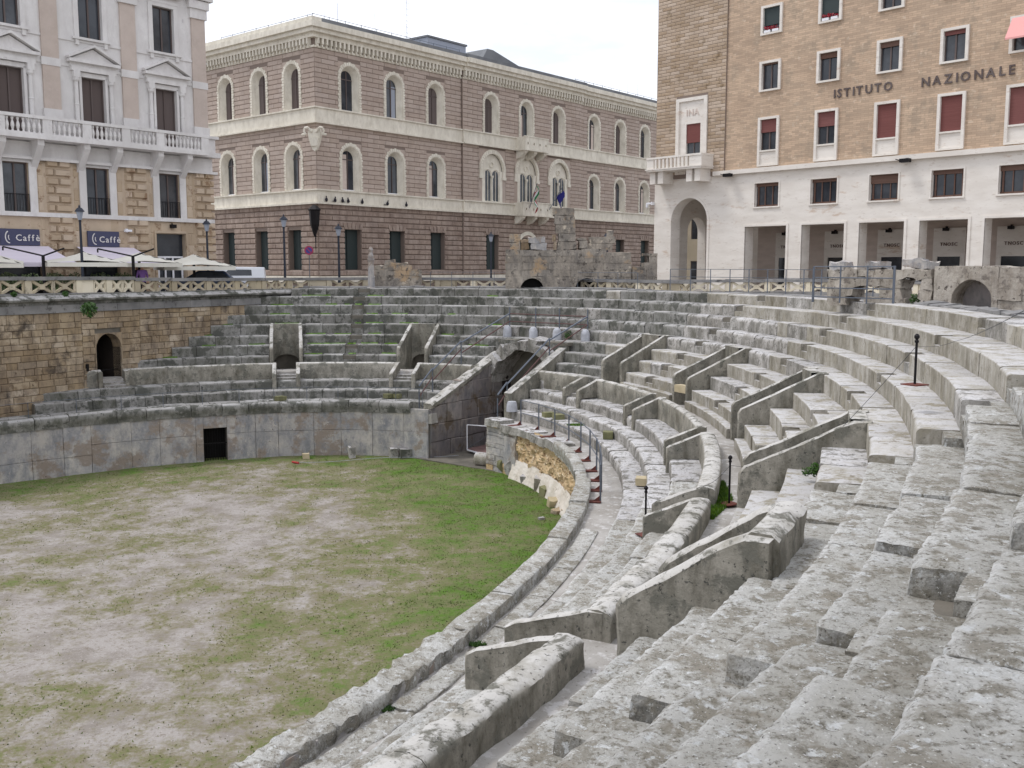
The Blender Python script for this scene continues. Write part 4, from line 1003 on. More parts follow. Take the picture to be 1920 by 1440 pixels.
# ================================================================== BUILDINGS (x to the right as seen, y into the building)
def fframe(P, d): return Matrix(((d[0], -d[1], 0, P[0]), (d[1], d[0], 0, P[1]), (0, 0, 1, 0), (0, 0, 0, 1)))
def rects(x0, x1, z0, z1, holes):
    xs = sorted({x0, x1, *[v for h in holes for v in h[:2] if x0 < v < x1]}); zs = sorted({z0, z1, *[v for h in holes for v in h[2:] if z0 < v < z1]})
    for i in range(len(xs) - 1):
        for j in range(len(zs) - 1):
            a, b, c, d = xs[i], xs[i + 1], zs[j], zs[j + 1]; mx_, mz = (a + b) / 2, (c + d) / 2
            if any(h[0] < mx_ < h[1] and h[2] < mz < h[3] for h in holes): continue
            yield a, b, c, d
def wall(mb, x0, x1, z0, z1, holes, y, rev=.4, m=0):
    for a, b, c, d in rects(x0, x1, z0, z1, holes): mb.quad((a, y, c), (b, y, c), (b, y, d), (a, y, d), m)
    for a, b, c, d in holes:
        if rev: mb.quad((a, y, c), (a, y, d), (a, y + rev, d), (a, y + rev, c), m).quad((b, y, c), (b, y + rev, c), (b, y + rev, d), (b, y, d), m).quad((a, y, d), (b, y, d), (b, y + rev, d), (a, y + rev, d), m).quad((a, y, c), (a, y + rev, c), (b, y + rev, c), (b, y, c), m)
    return mb
def blockmb(mb, a, b, c, d, y, pr=.05, ch=.035, g=.012, gx=None):
    gx = g if gx is None else gx; a += gx; b -= gx; c += g; d -= g; cx = ch if gx == g else .008; k = [(a, y, c), (b, y, c), (b, y, d), (a, y, d)]; f = [(a + cx, y - pr, c + ch), (b - cx, y - pr, c + ch), (b - cx, y - pr, d - ch), (a + cx, y - pr, d - ch)]
    return mb.add(k + f, [(4, 5, 6, 7), (0, 1, 5, 4), (1, 2, 6, 5), (2, 3, 7, 6), (3, 0, 4, 7)])
XG = {'bbrown': (.028, .014, .010), 'bbase': (.05, .020, .016)}
def blocks(root, F, x0, x1, z0, z1, holes, ch, lw, mt, y=0, limit=0, name='stone_block', order=1, pr=.05, share=None):
    """bond of raised stones; those nearest the corner are objects, the rest one joined part"""
    out = []; z = z0; row = 0
    n = max(1, round((z1 - z0) / ch)); ch = (z1 - z0) / n
    for r_ in range(n):
        za, zb = z0 + r_ * ch, z0 + (r_ + 1) * ch
        x = x0 - (lw * .5 if r_ % 2 else 0)
        while x < x1:
            a, b = max(x, x0), min(x + lw, x1); x += lw
            segs = [(a, b)]
            for h in holes:
                if h[2] < zb - .02 and h[3] > za + .02:
                    ns_ = []
                    for s, e in segs:
                        if h[1] <= s or h[0] >= e: ns_.append((s, e)); continue
                        if h[0] > s: ns_.append((s, h[0]))
                        if h[1] < e: ns_.append((h[1], e))
                    segs = ns_
            out += [(s, e, za, zb) for s, e in segs if e - s > .08]
    big = sorted(out, key=lambda q: (q[0] if order > 0 else -q[1]))[:limit]; rest = set(out) - set(big); cache = {}
    for a, b, c, d in big:
        key = (round(b - a, 3), round(d - c, 3))
        if key not in cache:
            o = blockmb(MB(), 0, b - a, 0, d - c, y, pr, *XG.get(mt, ())).build(name, M[mt]); cache[key] = o
            o.matrix_basis = F @ Matrix.Translation((a, 0, c)); attach(o, root)
        else:
            o = bpy.data.objects.new(name, cache[key].data); C.objects.link(o); o.matrix_basis = F @ Matrix.Translation((a, 0, c)); attach(o, root)
    mb = MB()
    for a, b, c, d in rest: blockmb(mb, a, b, c, d, y, pr, *XG.get(mt, ()))
    if rest: kind(mb.xf(F).build(name + 's_beyond' if limit else 'block_courses', M[mt], root), 'stuff')
def archpts(xc, hw, z0, zs, n=14, point=0):
    p = [(xc - hw, z0)]
    for q in range(n + 1):
        a = math.pi * q / n; p.append((xc - hw * math.cos(a), zs + hw * math.sin(a) * (1 + point)))
    return p + [(xc + hw, z0)]
def bridge(mb, A, ya, B, yb, m=0):
    for i in range(len(A) - 1): mb.quad((A[i][0], ya, A[i][1]), (A[i + 1][0], ya, A[i + 1][1]), (B[i + 1][0], yb, B[i + 1][1]), (B[i][0], yb, B[i][1]), m)
    return mb
def spandrels(mb, P, hx0, hx1, hz1, y, m=0):
    n = len(P) - 2; arc = P[1:-1]; mid = len(arc) // 2
    for i in range(mid): mb.add([(hx0, y, hz1), (arc[i + 1][0], y, arc[i + 1][1]), (arc[i][0], y, arc[i][1])], [(0, 2, 1)], m)
    for i in range(mid, len(arc) - 1): mb.add([(hx1, y, hz1), (arc[i][0], y, arc[i][1]), (arc[i + 1][0], y, arc[i + 1][1])], [(0, 1, 2)], m)
    mb.add([(hx0, y, hz1), (hx1, y, hz1), (arc[mid][0], y, arc[mid][1])], [(0, 2, 1)], m)
    return mb
wcnt = 0
def arched_window(root, F, xc, z0, ztop, mt, curtain=0):
    """window with a toothed pale surround, splayed reveal and a pair of leaves"""
    global wcnt; wcnt += 1
    HO = 1.13; zs = ztop - HO; w_ = None
    mb = MB(); O = archpts(xc, HO, z0, zs); I1 = archpts(xc, .86, z0, zs); I2 = archpts(xc, .60, z0 + .10, zs - .02)
    bridge(mb, O, -.03, I1, -.03); bridge(mb, I1, -.03, I2, .42)
    mb.quad((xc - .86, -.03, z0), (xc - .60, .42, z0 + .1), (xc + .60, .42, z0 + .1), (xc + .86, -.03, z0))
    # teeth
    for sd_ in (-1, 1):
        z = z0 + .03; k = 0
        while z < zs - .1:
            w2 = HO + (.06 if k % 2 else .0); mb.box(min(xc + sd_ * .90, xc + sd_ * w2), max(xc + sd_ * .90, xc + sd_ * w2), -.085, -.02, z, z + .17); z += .205; k += 1
    nv = 15
    for q in range(nv):
        a0 = math.pi * (q + .06) / nv; a1 = math.pi * (q + .94) / nv; r1 = HO + (.05 if q % 2 else 0)
        pl = [(xc - .90 * math.cos(a0), zs + .90 * math.sin(a0)), (xc - r1 * math.cos(a0), zs + r1 * math.sin(a0)), (xc - r1 * math.cos(a1), zs + r1 * math.sin(a1)), (xc - .90 * math.cos(a1), zs + .90 * math.sin(a1))]
        mb.prism(pl[::-1], -.085, -.02)
    fr = mb.xf(F).build('window_surround', M['cream'], root)
    mb = MB(); spandrels(mb, O, xc - HO - .001, xc + HO + .001, ztop + .0, -.025); mb.xf(F).build('spandrel', M['bbrown'], root)
    MB().quad((xc - 1.2, .5, z0 - .05), (xc + 1.2, .5, z0 - .05), (xc + 1.2, .5, ztop + .05), (xc - 1.2, .5, ztop + .05)).xf(F).build('backing', M['bjoint'], root)
    g = MB(); P = I2; g.add([(x, .41, z) for x, z in P], [tuple(range(len(P)))]); g.xf(F).build('pane', M[mt], fr)
    l = MB(); l.box(xc - .035, xc + .035, .36, .40, z0 + .1, zs + .5); l.box(xc - .6, xc + .6, .37, .40, zs - .12, zs - .05)
    if mt == 'glass' and random.random() < .6: q_ = random.choice((-1, 1)); MB().box(min(xc + q_ * .08, xc + q_ * .5), max(xc + q_ * .08, xc + q_ * .5), .395, .405, z0 + .14, zs + random.uniform(-.3, .3)).xf(F).build('curtain', M['lampglass'] if random.random() < .3 else M['travd'], fr)
    l.xf(F).build('glazing_bar', M['shut'], fr); MB().box(xc - .62, xc + .62, .30, .44, z0 + .06, z0 + .12).xf(F).build('sill', M['white'], fr)

PB = (-14.57, 75.0)
FR = fframe(PB, (.6334, .7738)); FL = fframe(PB, (.7596, -.6504))
pal = thing('brown_palazzo', 'large brown block palazzo with cream bands and arched windows behind the arena', 'building', (PB[0], PB[1], PZ))
# --- right hand facade
t1 = [3.36, 8.05, 12.83, 19.80, 24.87, 29.83, 36.17, 41.03, 45.92]; holes = []
for x in t1: holes.append((x - 1.13, x + 1.13, 11.80, 15.42))
l1 = [3.34, 8.07, 12.83, None, None, None, 36.2, 41.03, 45.92]
for x in l1:
    if x: holes.append((x - 1.13, x + 1.13, 5.80, 9.42))
bif = [19.95, 24.93, 29.97]
for x in bif: holes.append((x - 1.85, x + 1.85, 5.80, 10.42))
gnd = [(3.4, .85), (8.15, .85), (12.95, .85), (19.9, .85), (36.6, .8), (41.2, .8), (46.2, .8)]; gh = [(x - hw, x + hw, -.25, 2.85) for x, hw in gnd]
gh.append((23.6, 26.4, -.6, 2.6))
def jx(x): return -.18 if 16.04 < x < 33.7 else 0      # the middle of the facade stands slightly proud
mb = MB()
for xa, xb in ((0, 16.04), (16.04, 33.7), (33.7, 60)):
    hh = [h for h in holes + gh if xa <= h[0] < xb]; y = jx((xa + xb) / 2)
    wall(mb, xa, xb, -2.2, 16.9, hh, y + .0, .5)
mb.quad((16.04, 0, -2.2), (16.04, -.18, -2.2), (16.04, -.18, 17), (16.04, 0, 17)).quad((33.7, -.18, -2.2), (33.7, 0, -2.2), (33.7, 0, 17), (33.7, -.18, 17))
mb.xf(FR).build('wall', M['bjoint'], pal)
PJ = Matrix.Translation((0, -.18, 0))
for xa, xb in ((0, 16.04), (16.04, 33.7), (33.7, 60)):
    G = FR @ PJ if xa == 16.04 else FR
    hh = [h for h in holes + gh if xa <= h[0] < xb]
    blocks(pal, G, xa, xb, 11.78, 16.05, hh, .355, 1.28, 'bbrown', limit=44 if xa == 0 else 0, pr=.04)
    blocks(pal, G, xa, xb, 5.76, 10.68, hh, .355, 1.28, 'bbrown', limit=44 if xa == 0 else 0, pr=.04)
    blocks(pal, G, xa, xb, -.70, 4.74, hh, .42, 1.34, 'bbase', limit=60 if xa == 0 else 0, pr=.10)
    mb = MB()
    mb.box(xa - .0, xb, -.16, .0, 10.70, 11.78).box(xa, xb, -.30, .0, 10.60, 10.72).box(xa, xb, -.26, .0, 11.70, 11.80)
    mb.xf(G).build('string_band', M['cream'], pal)
    mb = MB(); mb.box(xa, xb, -.16, .0, 4.80, 5.76).box(xa, xb, -.34, .0, 4.68, 4.82).box(xa, xb, -.28, .0, 5.68, 5.78).box(xa, xb, -.20, 0, -1.2, -.72)
    mb.xf(G).build('string_band', M['cream'], pal)
    mb = MB(); mb.box(xa, xb, -.10, .0, 16.05, 16.20).box(xa, xb, -.34, .0, 16.72, 17.05).box(xa, xb, -.62, .0, 17.05, 17.35).box(xa, xb, -.82, .0, 17.35, 17.75)
    mb.xf(G).build('cornice', M['cream'], pal)
    mb = MB(); x = xa + .1
    while x < xb - .2:
        mb.box(x, x + .17, -.33, .0, 16.30, 16.73).box(x + .03, x + .14, -.26, .0, 16.10, 16.30); x += .42
    kind(mb.xf(G).build('corbel_table', M['cream'], pal), 'stuff', 'row of small corbels under the cornice')
    MB().box(xa, xb, -.70, .2, 17.75, 18.05).xf(G).build('eaves_edge', M['roof'], pal)
for i, x in enumerate(t1):
    G = FR @ PJ if 16 < x < 33.7 else FR; arched_window(pal, G, x, 11.80, 15.42, ['glass', 'glass', 'shut', 'shut', 'glass', 'shut', 'glass', 'shut', 'glass'][i])
for i, x in enumerate(l1):
    if x: arched_window(pal, FR, x, 5.80, 9.42, 'glass')
# twin windows under hood arches
for x in bif:
    G = FR @ PJ; z0, zt = 5.80, 10.42; zs = 8.55
    mb = MB(); O = archpts(x, 1.80, z0 + 2.2, zs, point=.04); I = archpts(x, 1.45, z0 + 2.2, zs, point=.02); I2 = archpts(x, 1.22, z0, zs)
    bridge(mb, O, -.12, I, -.12); bridge(mb, archpts(x, 1.80, z0 + 2.2, zs, point=.04), .0, O, -.12); bridge(mb, I, -.12, archpts(x, 1.45, z0 + 2.2, zs, point=.02), .05); 
    nv = 19
    for q in range(nv):
        a0 = math.pi * (q + .08) / nv; a1 = math.pi * (q + .92) / nv
        mb.prism([(x - r_ * math.cos(a_), zs + r_ * math.sin(a_)) for r_, a_ in ((1.5, a1), (1.76, a1), (1.76, a0), (1.5, a0))], -.17, -.11)
    for sd_ in (-1, 1):
        mb.box(x + sd_ * 1.62 - .22, x + sd_ * 1.62 + .22, -.16, .05, z0 + 2.0, z0 + 2.25)
        mb.box(min(x + sd_ * 1.0, x + sd_ * 1.4), max(x + sd_ * 1.0, x + sd_ * 1.4), -.04, .3, z0, z0 + 2.75)
    fr = mb.xf(G).build('window_surround', M['cream'], pal)
    mb = MB(); spandrels(mb, O, x - 1.85, x + 1.85, zt + .0, -.03); mb.quad((x - 1.85, -.03, z0), (x - 1.4, -.03, z0), (x - 1.4, -.03, z0 + 2.75), (x - 1.85, -.03, z0 + 2.75)).quad((x + 1.4, -.03, z0), (x + 1.85, -.03, z0), (x + 1.85, -.03, z0 + 2.75), (x + 1.4, -.03, z0 + 2.75))
    mb.box(x - 1.86, x - 1.78, -.03, .3, z0 + 2.2, zs + .05).box(x + 1.78, x + 1.86, -.03, .3, z0 + 2.2, zs + .05).quad((x - 1.9, .5, z0 - .1), (x + 1.9, .5, z0 - .1), (x + 1.9, .5, zt + .1), (x - 1.9, .5, zt + .1))
    mb.xf(G).build('spandrel', M['bbrown'], pal)
    mb = MB(); T = archpts(x, 1.46, z0 + 2.0, zs, point=.02); mb.add([(a, .12, b) for a, b in T], [tuple(range(len(T)))])
    for sd_ in (-.62, .62): pass
    mb.lathe((0, 0, 0), [(.3, 0), (.3, .06), (.2, .1), (.2, .02)], 12); k_ = len(mb.v)
    mb.v = [(v[0] + x, .12 - v[2], v[1] + zs + .55) if i_ >= len(T) else v for i_, v in enumerate(mb.v)]
    mb.xf(G).build('tympanum', M['cream'], fr)
    for sd_ in (-.53, .53):
        Pn = archpts(x + sd_, .42, z0 + .05, z0 + 2.35); mb = MB().add([(a, .10, b) for a, b in Pn], [tuple(range(len(Pn)))]); mb.xf(G).build('pane', M['glass'], fr)
        mb = MB(); bridge(mb, archpts(x + sd_, .52, z0 + .05, z0 + 2.35), .02, archpts(x + sd_, .42, z0 + .05, z0 + 2.35), .10); bridge(mb, archpts(x + sd_, .54, z0 + .05, z0 + 2.35), .12, archpts(x + sd_, .52, z0 + .05, z0 + 2.35), .02)
        mb.box(x + sd_ - .025, x + sd_ + .025, .05, .09, z0 + .05, z0 + 2.7); mb.xf(G).build('light_moulding', M['cream'], fr)
    MB().lathe((x, .0, z0), [(.12, 0), (.12, .12), (.07, .18), (.07, 2.0), (.1, 2.1), (.15, 2.2), (.15, 2.32)], 10).xf(G).build('colonnette', M['cream'], fr)
    MB().box(x - 1.4, x + 1.4, -.06, .3, z0 - .04, z0 + .06).xf(G).build('sill', M['cream'], fr)
# ground floor openings
for i, (x, hw) in enumerate(gnd):
    y = jx(x) ; G = FR @ Matrix.Translation((0, y, 0)); fr = MB().box(x - hw + .05, x - hw + .55, .42, .5, -.25, 2.85).box(x - hw + .6, x + hw - .05, .38, .46, -.25, 2.85).xf(G).build('shutter', M['shutgreen'], pal)
    MB().box(x - hw, x + hw, .5, .54, -.25, 2.85).xf(G).build('pane', M['glass'], fr)
    mb = MB()
    for q in range(5): mb.prism([(x - .9 + q * .36 + .02 + (q - 2) * .05 * 0, 2.88), (x - .9 + q * .36 + .34, 2.88), (x - .9 + q * .36 + .34 + (q - 2) * .09, 3.35), (x - .9 + q * .36 + .02 + (q - 2) * .09, 3.35)], -.15, .0)
    mb.xf(G).build('lintel_stone', M['bbase'], pal)
G = FR @ PJ
MB().box(23.6, 26.4, .5, .55, -.6, 2.6).xf(G).build('portal_door', M['shutgreen'], pal)
mb = MB(); A1 = archpts(25, 1.75, -.6, 1.55); A2 = archpts(25, 1.4, -.6, 1.55); bridge(mb, A1, -.15, A2, -.15); bridge(mb, A1, 0, A1, -.15); bridge(mb, A2, -.15, A2, .1); mb.xf(G).build('portal_arch', M['cream'], pal)
# two balconies with brackets and pierced front
for (xa, xb, z) in ((23.2, 26.8, 10.75), (22.9, 27.2, 4.80)):
    rt = MB().box(xa, xb, -1.25, 0, z - .15, z + .02).build('balcony', M['cream'], pal, G)
    mb = MB(); holes_ = [(xa + (xb - xa) * (q + .5) / 4 - .10, xa + (xb - xa) * (q + .5) / 4 + .10, z + .38, z + .58) for q in range(4)]
    for a, b, c, d in rects(xa + .05, xb - .05, z + .02, z + 1.05, holes_): mb.box(a, b, -1.2, -1.08, c, d)
    mb.box(xa, xb, -1.25, -1.03, z + 1.05, z + 1.15).box(xa + .05, xa + .17, -1.08, 0, z + .02, z + 1.08).box(xb - .17, xb - .05, -1.08, 0, z + .02, z + 1.08)
    mb.xf(G).build('parapet', M['cream'], rt)
    for q in range(3):
        x = xa + .35 + (xb - xa - .7) * q / 2
        mb = MB().add([(x - .2, 0, z - .15), (x + .2, 0, z - .15), (x + .2, 0, z - .9), (x - .2, 0, z - .9), (x - .2, -1.05, z - .15), (x + .2, -1.05, z - .15), (x + .2, -1.05, z - .35), (x - .2, -1.05, z - .35), (x - .2, -.5, z - .75), (x + .2, -.5, z - .75)],
                      [(4, 5, 6, 7), (7, 6, 9, 8), (8, 9, 2, 3), (0, 4, 7, 8, 3), (1, 2, 9, 6, 5), (0, 1, 5, 4)]); mb.xf(G).build('bracket', M['cream'], rt)
# --- left hand facade (x runs from -30 to 0)
bx = [-2.72, -6.88, -11.45, -16.2, -20.9, -25.6]; hl = [(x - 1.13, x + 1.13, 11.80, 15.42) for x in bx] + [(x - 1.13, x + 1.13, 5.80, 9.42) for x in bx]
gl = [(x - .82, x + .82, -.25, 2.8) for x in (-2.8, -7.05, -11.6, -16.2, -20.9)]
mb = MB(); wall(mb, -30, 0, -2.2, 16.9, hl + gl, 0, .5); mb.xf(FL).build('wall', M['bjoint'], pal)
blocks(pal, FL, -30, 0, 11.78, 16.05, hl, .355, 1.28, 'bbrown', limit=42, order=-1, pr=.04)
blocks(pal, FL, -30, 0, 5.76, 10.68, hl, .355, 1.28, 'bbrown', limit=42, order=-1, pr=.04)
blocks(pal, FL, -30, 0, -.70, 4.74, gl, .42, 1.34, 'bbase', limit=60, order=-1, pr=.10)
mb = MB(); mb.box(-30, .16, -.16, .0, 10.70, 11.78).box(-30, .30, -.30, .0, 10.60, 10.72).box(-30, .26, -.26, .0, 11.70, 11.80); mb.xf(FL).build('string_band', M['cream'], pal)
mb = MB(); mb.box(-30, .16, -.16, .0, 4.80, 5.76).box(-30, .34, -.34, .0, 4.68, 4.82).box(-30, .28, -.28, .0, 5.68, 5.78).box(-30, .2, -.2, 0, -1.2, -.72); mb.xf(FL).build('string_band', M['cream'], pal)
mb = MB(); mb.box(-30, .10, -.10, .0, 16.05, 16.20).box(-30, .34, -.34, .0, 16.72, 17.05).box(-30, .62, -.62, .0, 17.05, 17.35).box(-30, .82, -.82, .0, 17.35, 17.75); mb.xf(FL).build('cornice', M['cream'], pal)
mb = MB(); x = -29.9
while x < -.1: mb.box(x, x + .17, -.33, .0, 16.30, 16.73).box(x + .03, x + .14, -.26, .0, 16.10, 16.30); x += .42
kind(mb.xf(FL).build('corbel_table', M['cream'], pal), 'stuff', 'row of small corbels under the cornice')
MB().box(-30, .7, -.70, .2, 17.75, 18.05).xf(FL).build('eaves_edge', M['cream'], pal)
for i, x in enumerate(bx): arched_window(pal, FL, x, 11.80, 15.42, 'shut'); arched_window(pal, FL, x, 5.80, 9.42, 'glass')
for a, b, c, d in gl:
    fr = MB().box(a + .05, (a + b) / 2 - .02, .42, .48, c, d).box((a + b) / 2 + .02, b - .05, .42, .48, c, d).xf(FL).build('shutter', M['shutgreen'], pal)
# roof and the things on it
c0 = FR @ Vector((0, 0, 0)); cR = FR @ Vector((60, 0, 0)); cL = FL @ Vector((-30, 0, 0)); cB = cR + (cL - c0)
MB().add([(c0.x, c0.y, 17.9), (cR.x, cR.y, 17.9), (cB.x, cB.y, 17.9), (cL.x, cL.y, 17.9)], [(0, 1, 2, 3)]).build('roof', M['roof'], pal)
MB().box(12.8, 17.6, .8, 4, 17.9, 19.1).xf(FR).build('roof_light', M['lampglass'], pal)
MB().box(12.7, 17.7, .7, 4.1, 19.1, 19.25).box(24.5, 36, 2.0, 9, 17.9, 18.7).xf(FR).build('roof_structure', M['roof'], pal)
MB().prism([(20, 17.9), (29.5, 17.9), (22, 19.6), (21.2, 19.6)], 1.4, 5).xf(FR).build('roof_structure', M['roof'], pal)
for x, h, y in ((1.2, .8, .2), (3.2, 1.9, 1), (6.6, 1.7, .5), (10.6, 1.7, 1), (13.6, 5.0, 4), (44, 1.6, 1), (46, 1.8, 1)):
    mb = MB().tube((x, y, 17.9), (x, y, 18.05 + h),     .015, 4)
    if h > 4:
        for q in range(6): mb.tube((x - .5 + .04 * q, y, 20.0 + q * .5), (x + .5 - .04 * q, y, 20.0 + q * .5), .01, 4)
    mb.xf(FR).build('aerial', M['galv'], pal)
mb = MB(); 
for k_, (xa, xb, G) in enumerate(((0, 16, FR), (33, 50, FR), (-12, 0, FL))):
    m2 = MB().tube((xa, .1, 18.45), (xb, .1, 18.45), .02, 4); x = xa
    while x <= xb: m2.tube((x, .1, 17.9), (x, .1, 18.5), .02, 4); x += 1.6
    m2.xf(G).build('roof_rail', M['galv'], pal)
# carved coat of arms on the corner
G = FR
cr = thing('corner_crest', 'cream carved ram head crest on the corner of the brown palazzo', 'crest', (PB[0], PB[1], 8.9))
Bz = Vector((-.05, -.999, 0)); 
mb = MB(); prof = [(0, 10.2), (.55, 10.3), (.72, 9.9), (.60, 9.1), (.45, 8.6), (.2, 8.0), (0, 7.85)]
Fc = fframe((PB[0] - .05, PB[1] - .32), (.9985, -.05)) @ Matrix.Translation((0, 0, 9.45)) @ Matrix.Scale(.68, 4) @ Matrix.Translation((0, 0, -9.25))
mb.prism([(-x, z) for x, z in prof[::-1]] + prof[1:-1] if False else [(x, z) for x, z in prof] + [(-x, z) for x, z in prof[-2:0:-1]], -.15, .6).xf(Fc); mb.build('shield', M['cream'], cr)
MB().prism([(-.35, 8.4), (.35, 8.4), (.5, 9.3), (-.5, 9.3)], -.30, -.15).xf(Fc).build('shield_boss', M['cream'], cr)
for sd_ in (-1, 1):
    pv = [(0.25, -.2, 9.9), (.6, -.3, 10.35), (1.0, -.25, 10.3), (1.1, -.2, 9.9), (.9, -.2, 9.65), (1.35, -.1, 9.6)]
    mb = MB()
    for a, b in zip(pv, pv[1:]): mb.tube((a[0] * sd_, a[1], a[2]), (b[0] * sd_, b[1], b[2]), .13, 6)
    mb.xf(Fc).build('horn', M['cream'], cr)
# wrought lantern on the corner
Fc = fframe((PB[0] - .05, PB[1] - .32), (.9985, -.05))
ln = thing('corner_lantern', 'big black wrought iron lantern hanging on the palazzo corner under the lower band', 'lantern', (PB[0], PB[1], 3))
mb = MB().lathe((0, -.55, 2.2), [(.05, 0), (.18, .35), (.34, .9), (.42, 1.9), (.5, 2.0), (.3, 2.2), (.1, 2.35)], 6).xf(Fc); mb.build('lantern_body', M['iron'], ln)
MB().box(-.07, .07, -.45, .3, 4.0, 4.12).tube((0, -.3, 3.9), (0, -.35, 1.0), .1, 6, .02).xf(Fc).build('bracket', M['iron'], ln)
# flags on the lower balcony
def flag(name, label, G, x, cols_, lean):
    r_ = thing(name, label, 'flag', G @ Vector((x, -1.2, 5)))
    a = Vector((x, -1.15, 5.3)); b = a + Vector((lean, -1.0, 2.3)); MB().tube(a, b, .035, 5).xf(G).build('flag_pole', M['galv'], r_)
    n_ = len(cols_)
    for s in range(n_):
        mb = MB(); N_ = 6; vs = []
        for i in range(N_ + 1):
            for j in range(7):
                u = (s + i / N_) / n_; v_ = j / 6
                p = b.lerp(a, .02 + .42 * u * .9); q = Vector((.25 * u + .16 * math.sin(v_ * 5 + u * 4) , .18 * math.cos(v_ * 7 + u * 6), -1.9 * v_)); vs.append(p + q)
        mb.add(vs, [(i * 7 + j, i * 7 + j + 1, (i + 1) * 7 + j + 1, (i + 1) * 7 + j) for i in range(N_) for j in range(6)]); mb.xf(G).build('flag_cloth', mat('cloth_' + 'abc'[s], cols_[s], var=0), r_, smooth=True)
G = FR @ PJ
flag('flag', 'dark blue flag hanging from the lower palazzo balcony at its right end', G, 26.9, [srgb(44, 44, 116)], .9)
flag('flag', 'green white and red flag furled on the left side of the lower palazzo balcony', G, 23.9, [srgb(40, 120, 76), srgb(214, 214, 214), srgb(170, 50, 52)], -.1)
# pigeons on the lower band
pg = thing('pigeon', 'leftmost pigeon on the lower palazzo band, nearest the corner', 'pigeon', (0, 0, 0), 'pigeons on the lower palazzo band')
MB().lathe((0, 0, 0), [(.02, .02), (.07, .06), (.09, .14), (.06, .22), (.03, .26)], 7).build('body', M['darkcloth'], pg)
MB().lathe((.03, 0, .25), [(.01, 0), (.04, .03), (.04, .07), (.01, .1)], 6).build('head', M['darkcloth'], pg)
MB().box(-.24, -.04, -.03, .03, .05, .09).build('tail', M['darkcloth'], pg)
px_l = ['second pigeon from the corner on the palazzo band, pale wings', 'third pigeon from the corner on the palazzo band', 'fourth pigeon from the corner on the palazzo band', 'fifth pigeon from the corner on the palazzo band', 'second to last pigeon along the palazzo band', 'farthest pigeon along the palazzo band from the corner']
for i, x in enumerate((.6, 1.45, 2.2, 2.75, 4.2, 6.9, 9.0)):
    q = pg if i == 0 else pg.copy()
    if i:
        C.objects.link(q); q['label'] = px_l[i - 1]
        for ch_ in pg.children: c_ = ch_.copy(); C.objects.link(c_); c_.parent = q; c_.matrix_parent_inverse = Matrix.Identity(4)
    q.location = FR @ Vector((x, -.32, 4.83)); q.rotation_euler = (0, 0, random.uniform(0, 6)); q.scale = (1.3, 1.3, 1.3)

# ------------------------------------------------------------------ pale cafe building on the left
FC = fframe((-18.04, 60.0), (.6322, .7748))
cf = thing('cafe_building', 'pale and tan building with pediments, long balcony and two cafe signs at the left', 'building', (-18, 60, PZ))
wx = [-2.75, -7.08, -11.45, -15.8]; hb = [(x - .66, x + .66, 2.80, 5.30) for x in wx]; hm = [(x - .66, x + .66, 6.66, 10.02) for x in wx]; ht = [(x - .66, x + .66, 12.05, 14.55) for x in wx]
hd = [(-3.72, -1.85, -2.0, 1.88), (-8.2, -6.0, -2.0, .9), (-12.6, -10.3, -2.0, .9)]
mb = MB(); wall(mb, -19, 0, -2.2, 5.5, hb + hd, 0, .35); mb.quad((0, 0, -2.2), (0, 8, -2.2), (0, 8, 5.5), (0, 0, 5.5)); mb.xf(FC).build('lower_wall', M['cfstone'], cf)
mb = MB(); wall(mb, -19, 0, 5.5, 19, hm + ht, 0, .3); mb.quad((0, 0, 5.5), (0, 8, 5.5), (0, 8, 19), (0, 0, 19)); mb.xf(FC).build('upper_wall', M['cfwhite'], cf)
MB().box(-19, 0, .3, 12, 18.9, 19).xf(FC).build('roof', M['roof'], cf)
blocks(cf, FC, -19, 0, -2.0, 2.55, hd + [(-12.6, -10.3, .9, 2.1), (-8.2, -6, .9, 2.1)] + [(x - .8, x + .8, -2, 5.4) for x in (-.45, -4.85, -9.25, -13.65)], .62, 1.3, 'cfstone', limit=0, pr=.025)
blocks(cf, FC, -19, 0, 2.85, 5.35, [(x - 1.1, x + 1.1, 2.7, 5.5) for x in wx] + [(x - .8, x + .8, -2, 5.4) for x in (-.45, -4.85, -9.25, -13.65)], .62, 1.3, 'cfstone', limit=0, pr=.025)
# rusticated pilasters below: raised blocks one by one
for xp in (-.45, -4.85, -9.25, -13.65):
    z = -1.9; r_ = 0
    while z < 5.2:
        if 2.5 < z < 2.84: z = 2.86
        spl = .0 if r_ % 2 else .32
        for a, b in ((xp - .66, xp - .66 + .66 + (.0 if r_ % 2 else .0)), (xp, xp + .66)) if r_ % 2 else ((xp - .66, xp - .25), (xp - .25, xp + .66)):
            mb = MB(); blockmb(mb, a, b, z, z + .40, 0, .16, .06, .014); mb.xf(FC).build('pilaster_block', M['cfstone'], cf)
        z += .46; r_ += 1
MB().box(-19, .12, -.16, 0, 2.58, 2.80).xf(FC).build('ledge', M['cfwhite'], cf)
mb = MB().box(-19, .10, -.12, 0, 5.45, 6.35).box(-19, .34, -.30, 0, 5.45, 5.60); mb.xf(FC).build('frieze', M['cfwhite'], cf)
MB().box(-19, -.75, -1.15, 0, 6.42, 6.62).box(-.75, .45, -.5, 0, 6.42, 6.70).box(-.75, .2, -.35, 0, 6.70, 7.6).box(-.75, .4, -.45, 0, 7.50, 7.65).xf(FC).build('balcony_slab', M['cfwhite'], cf)
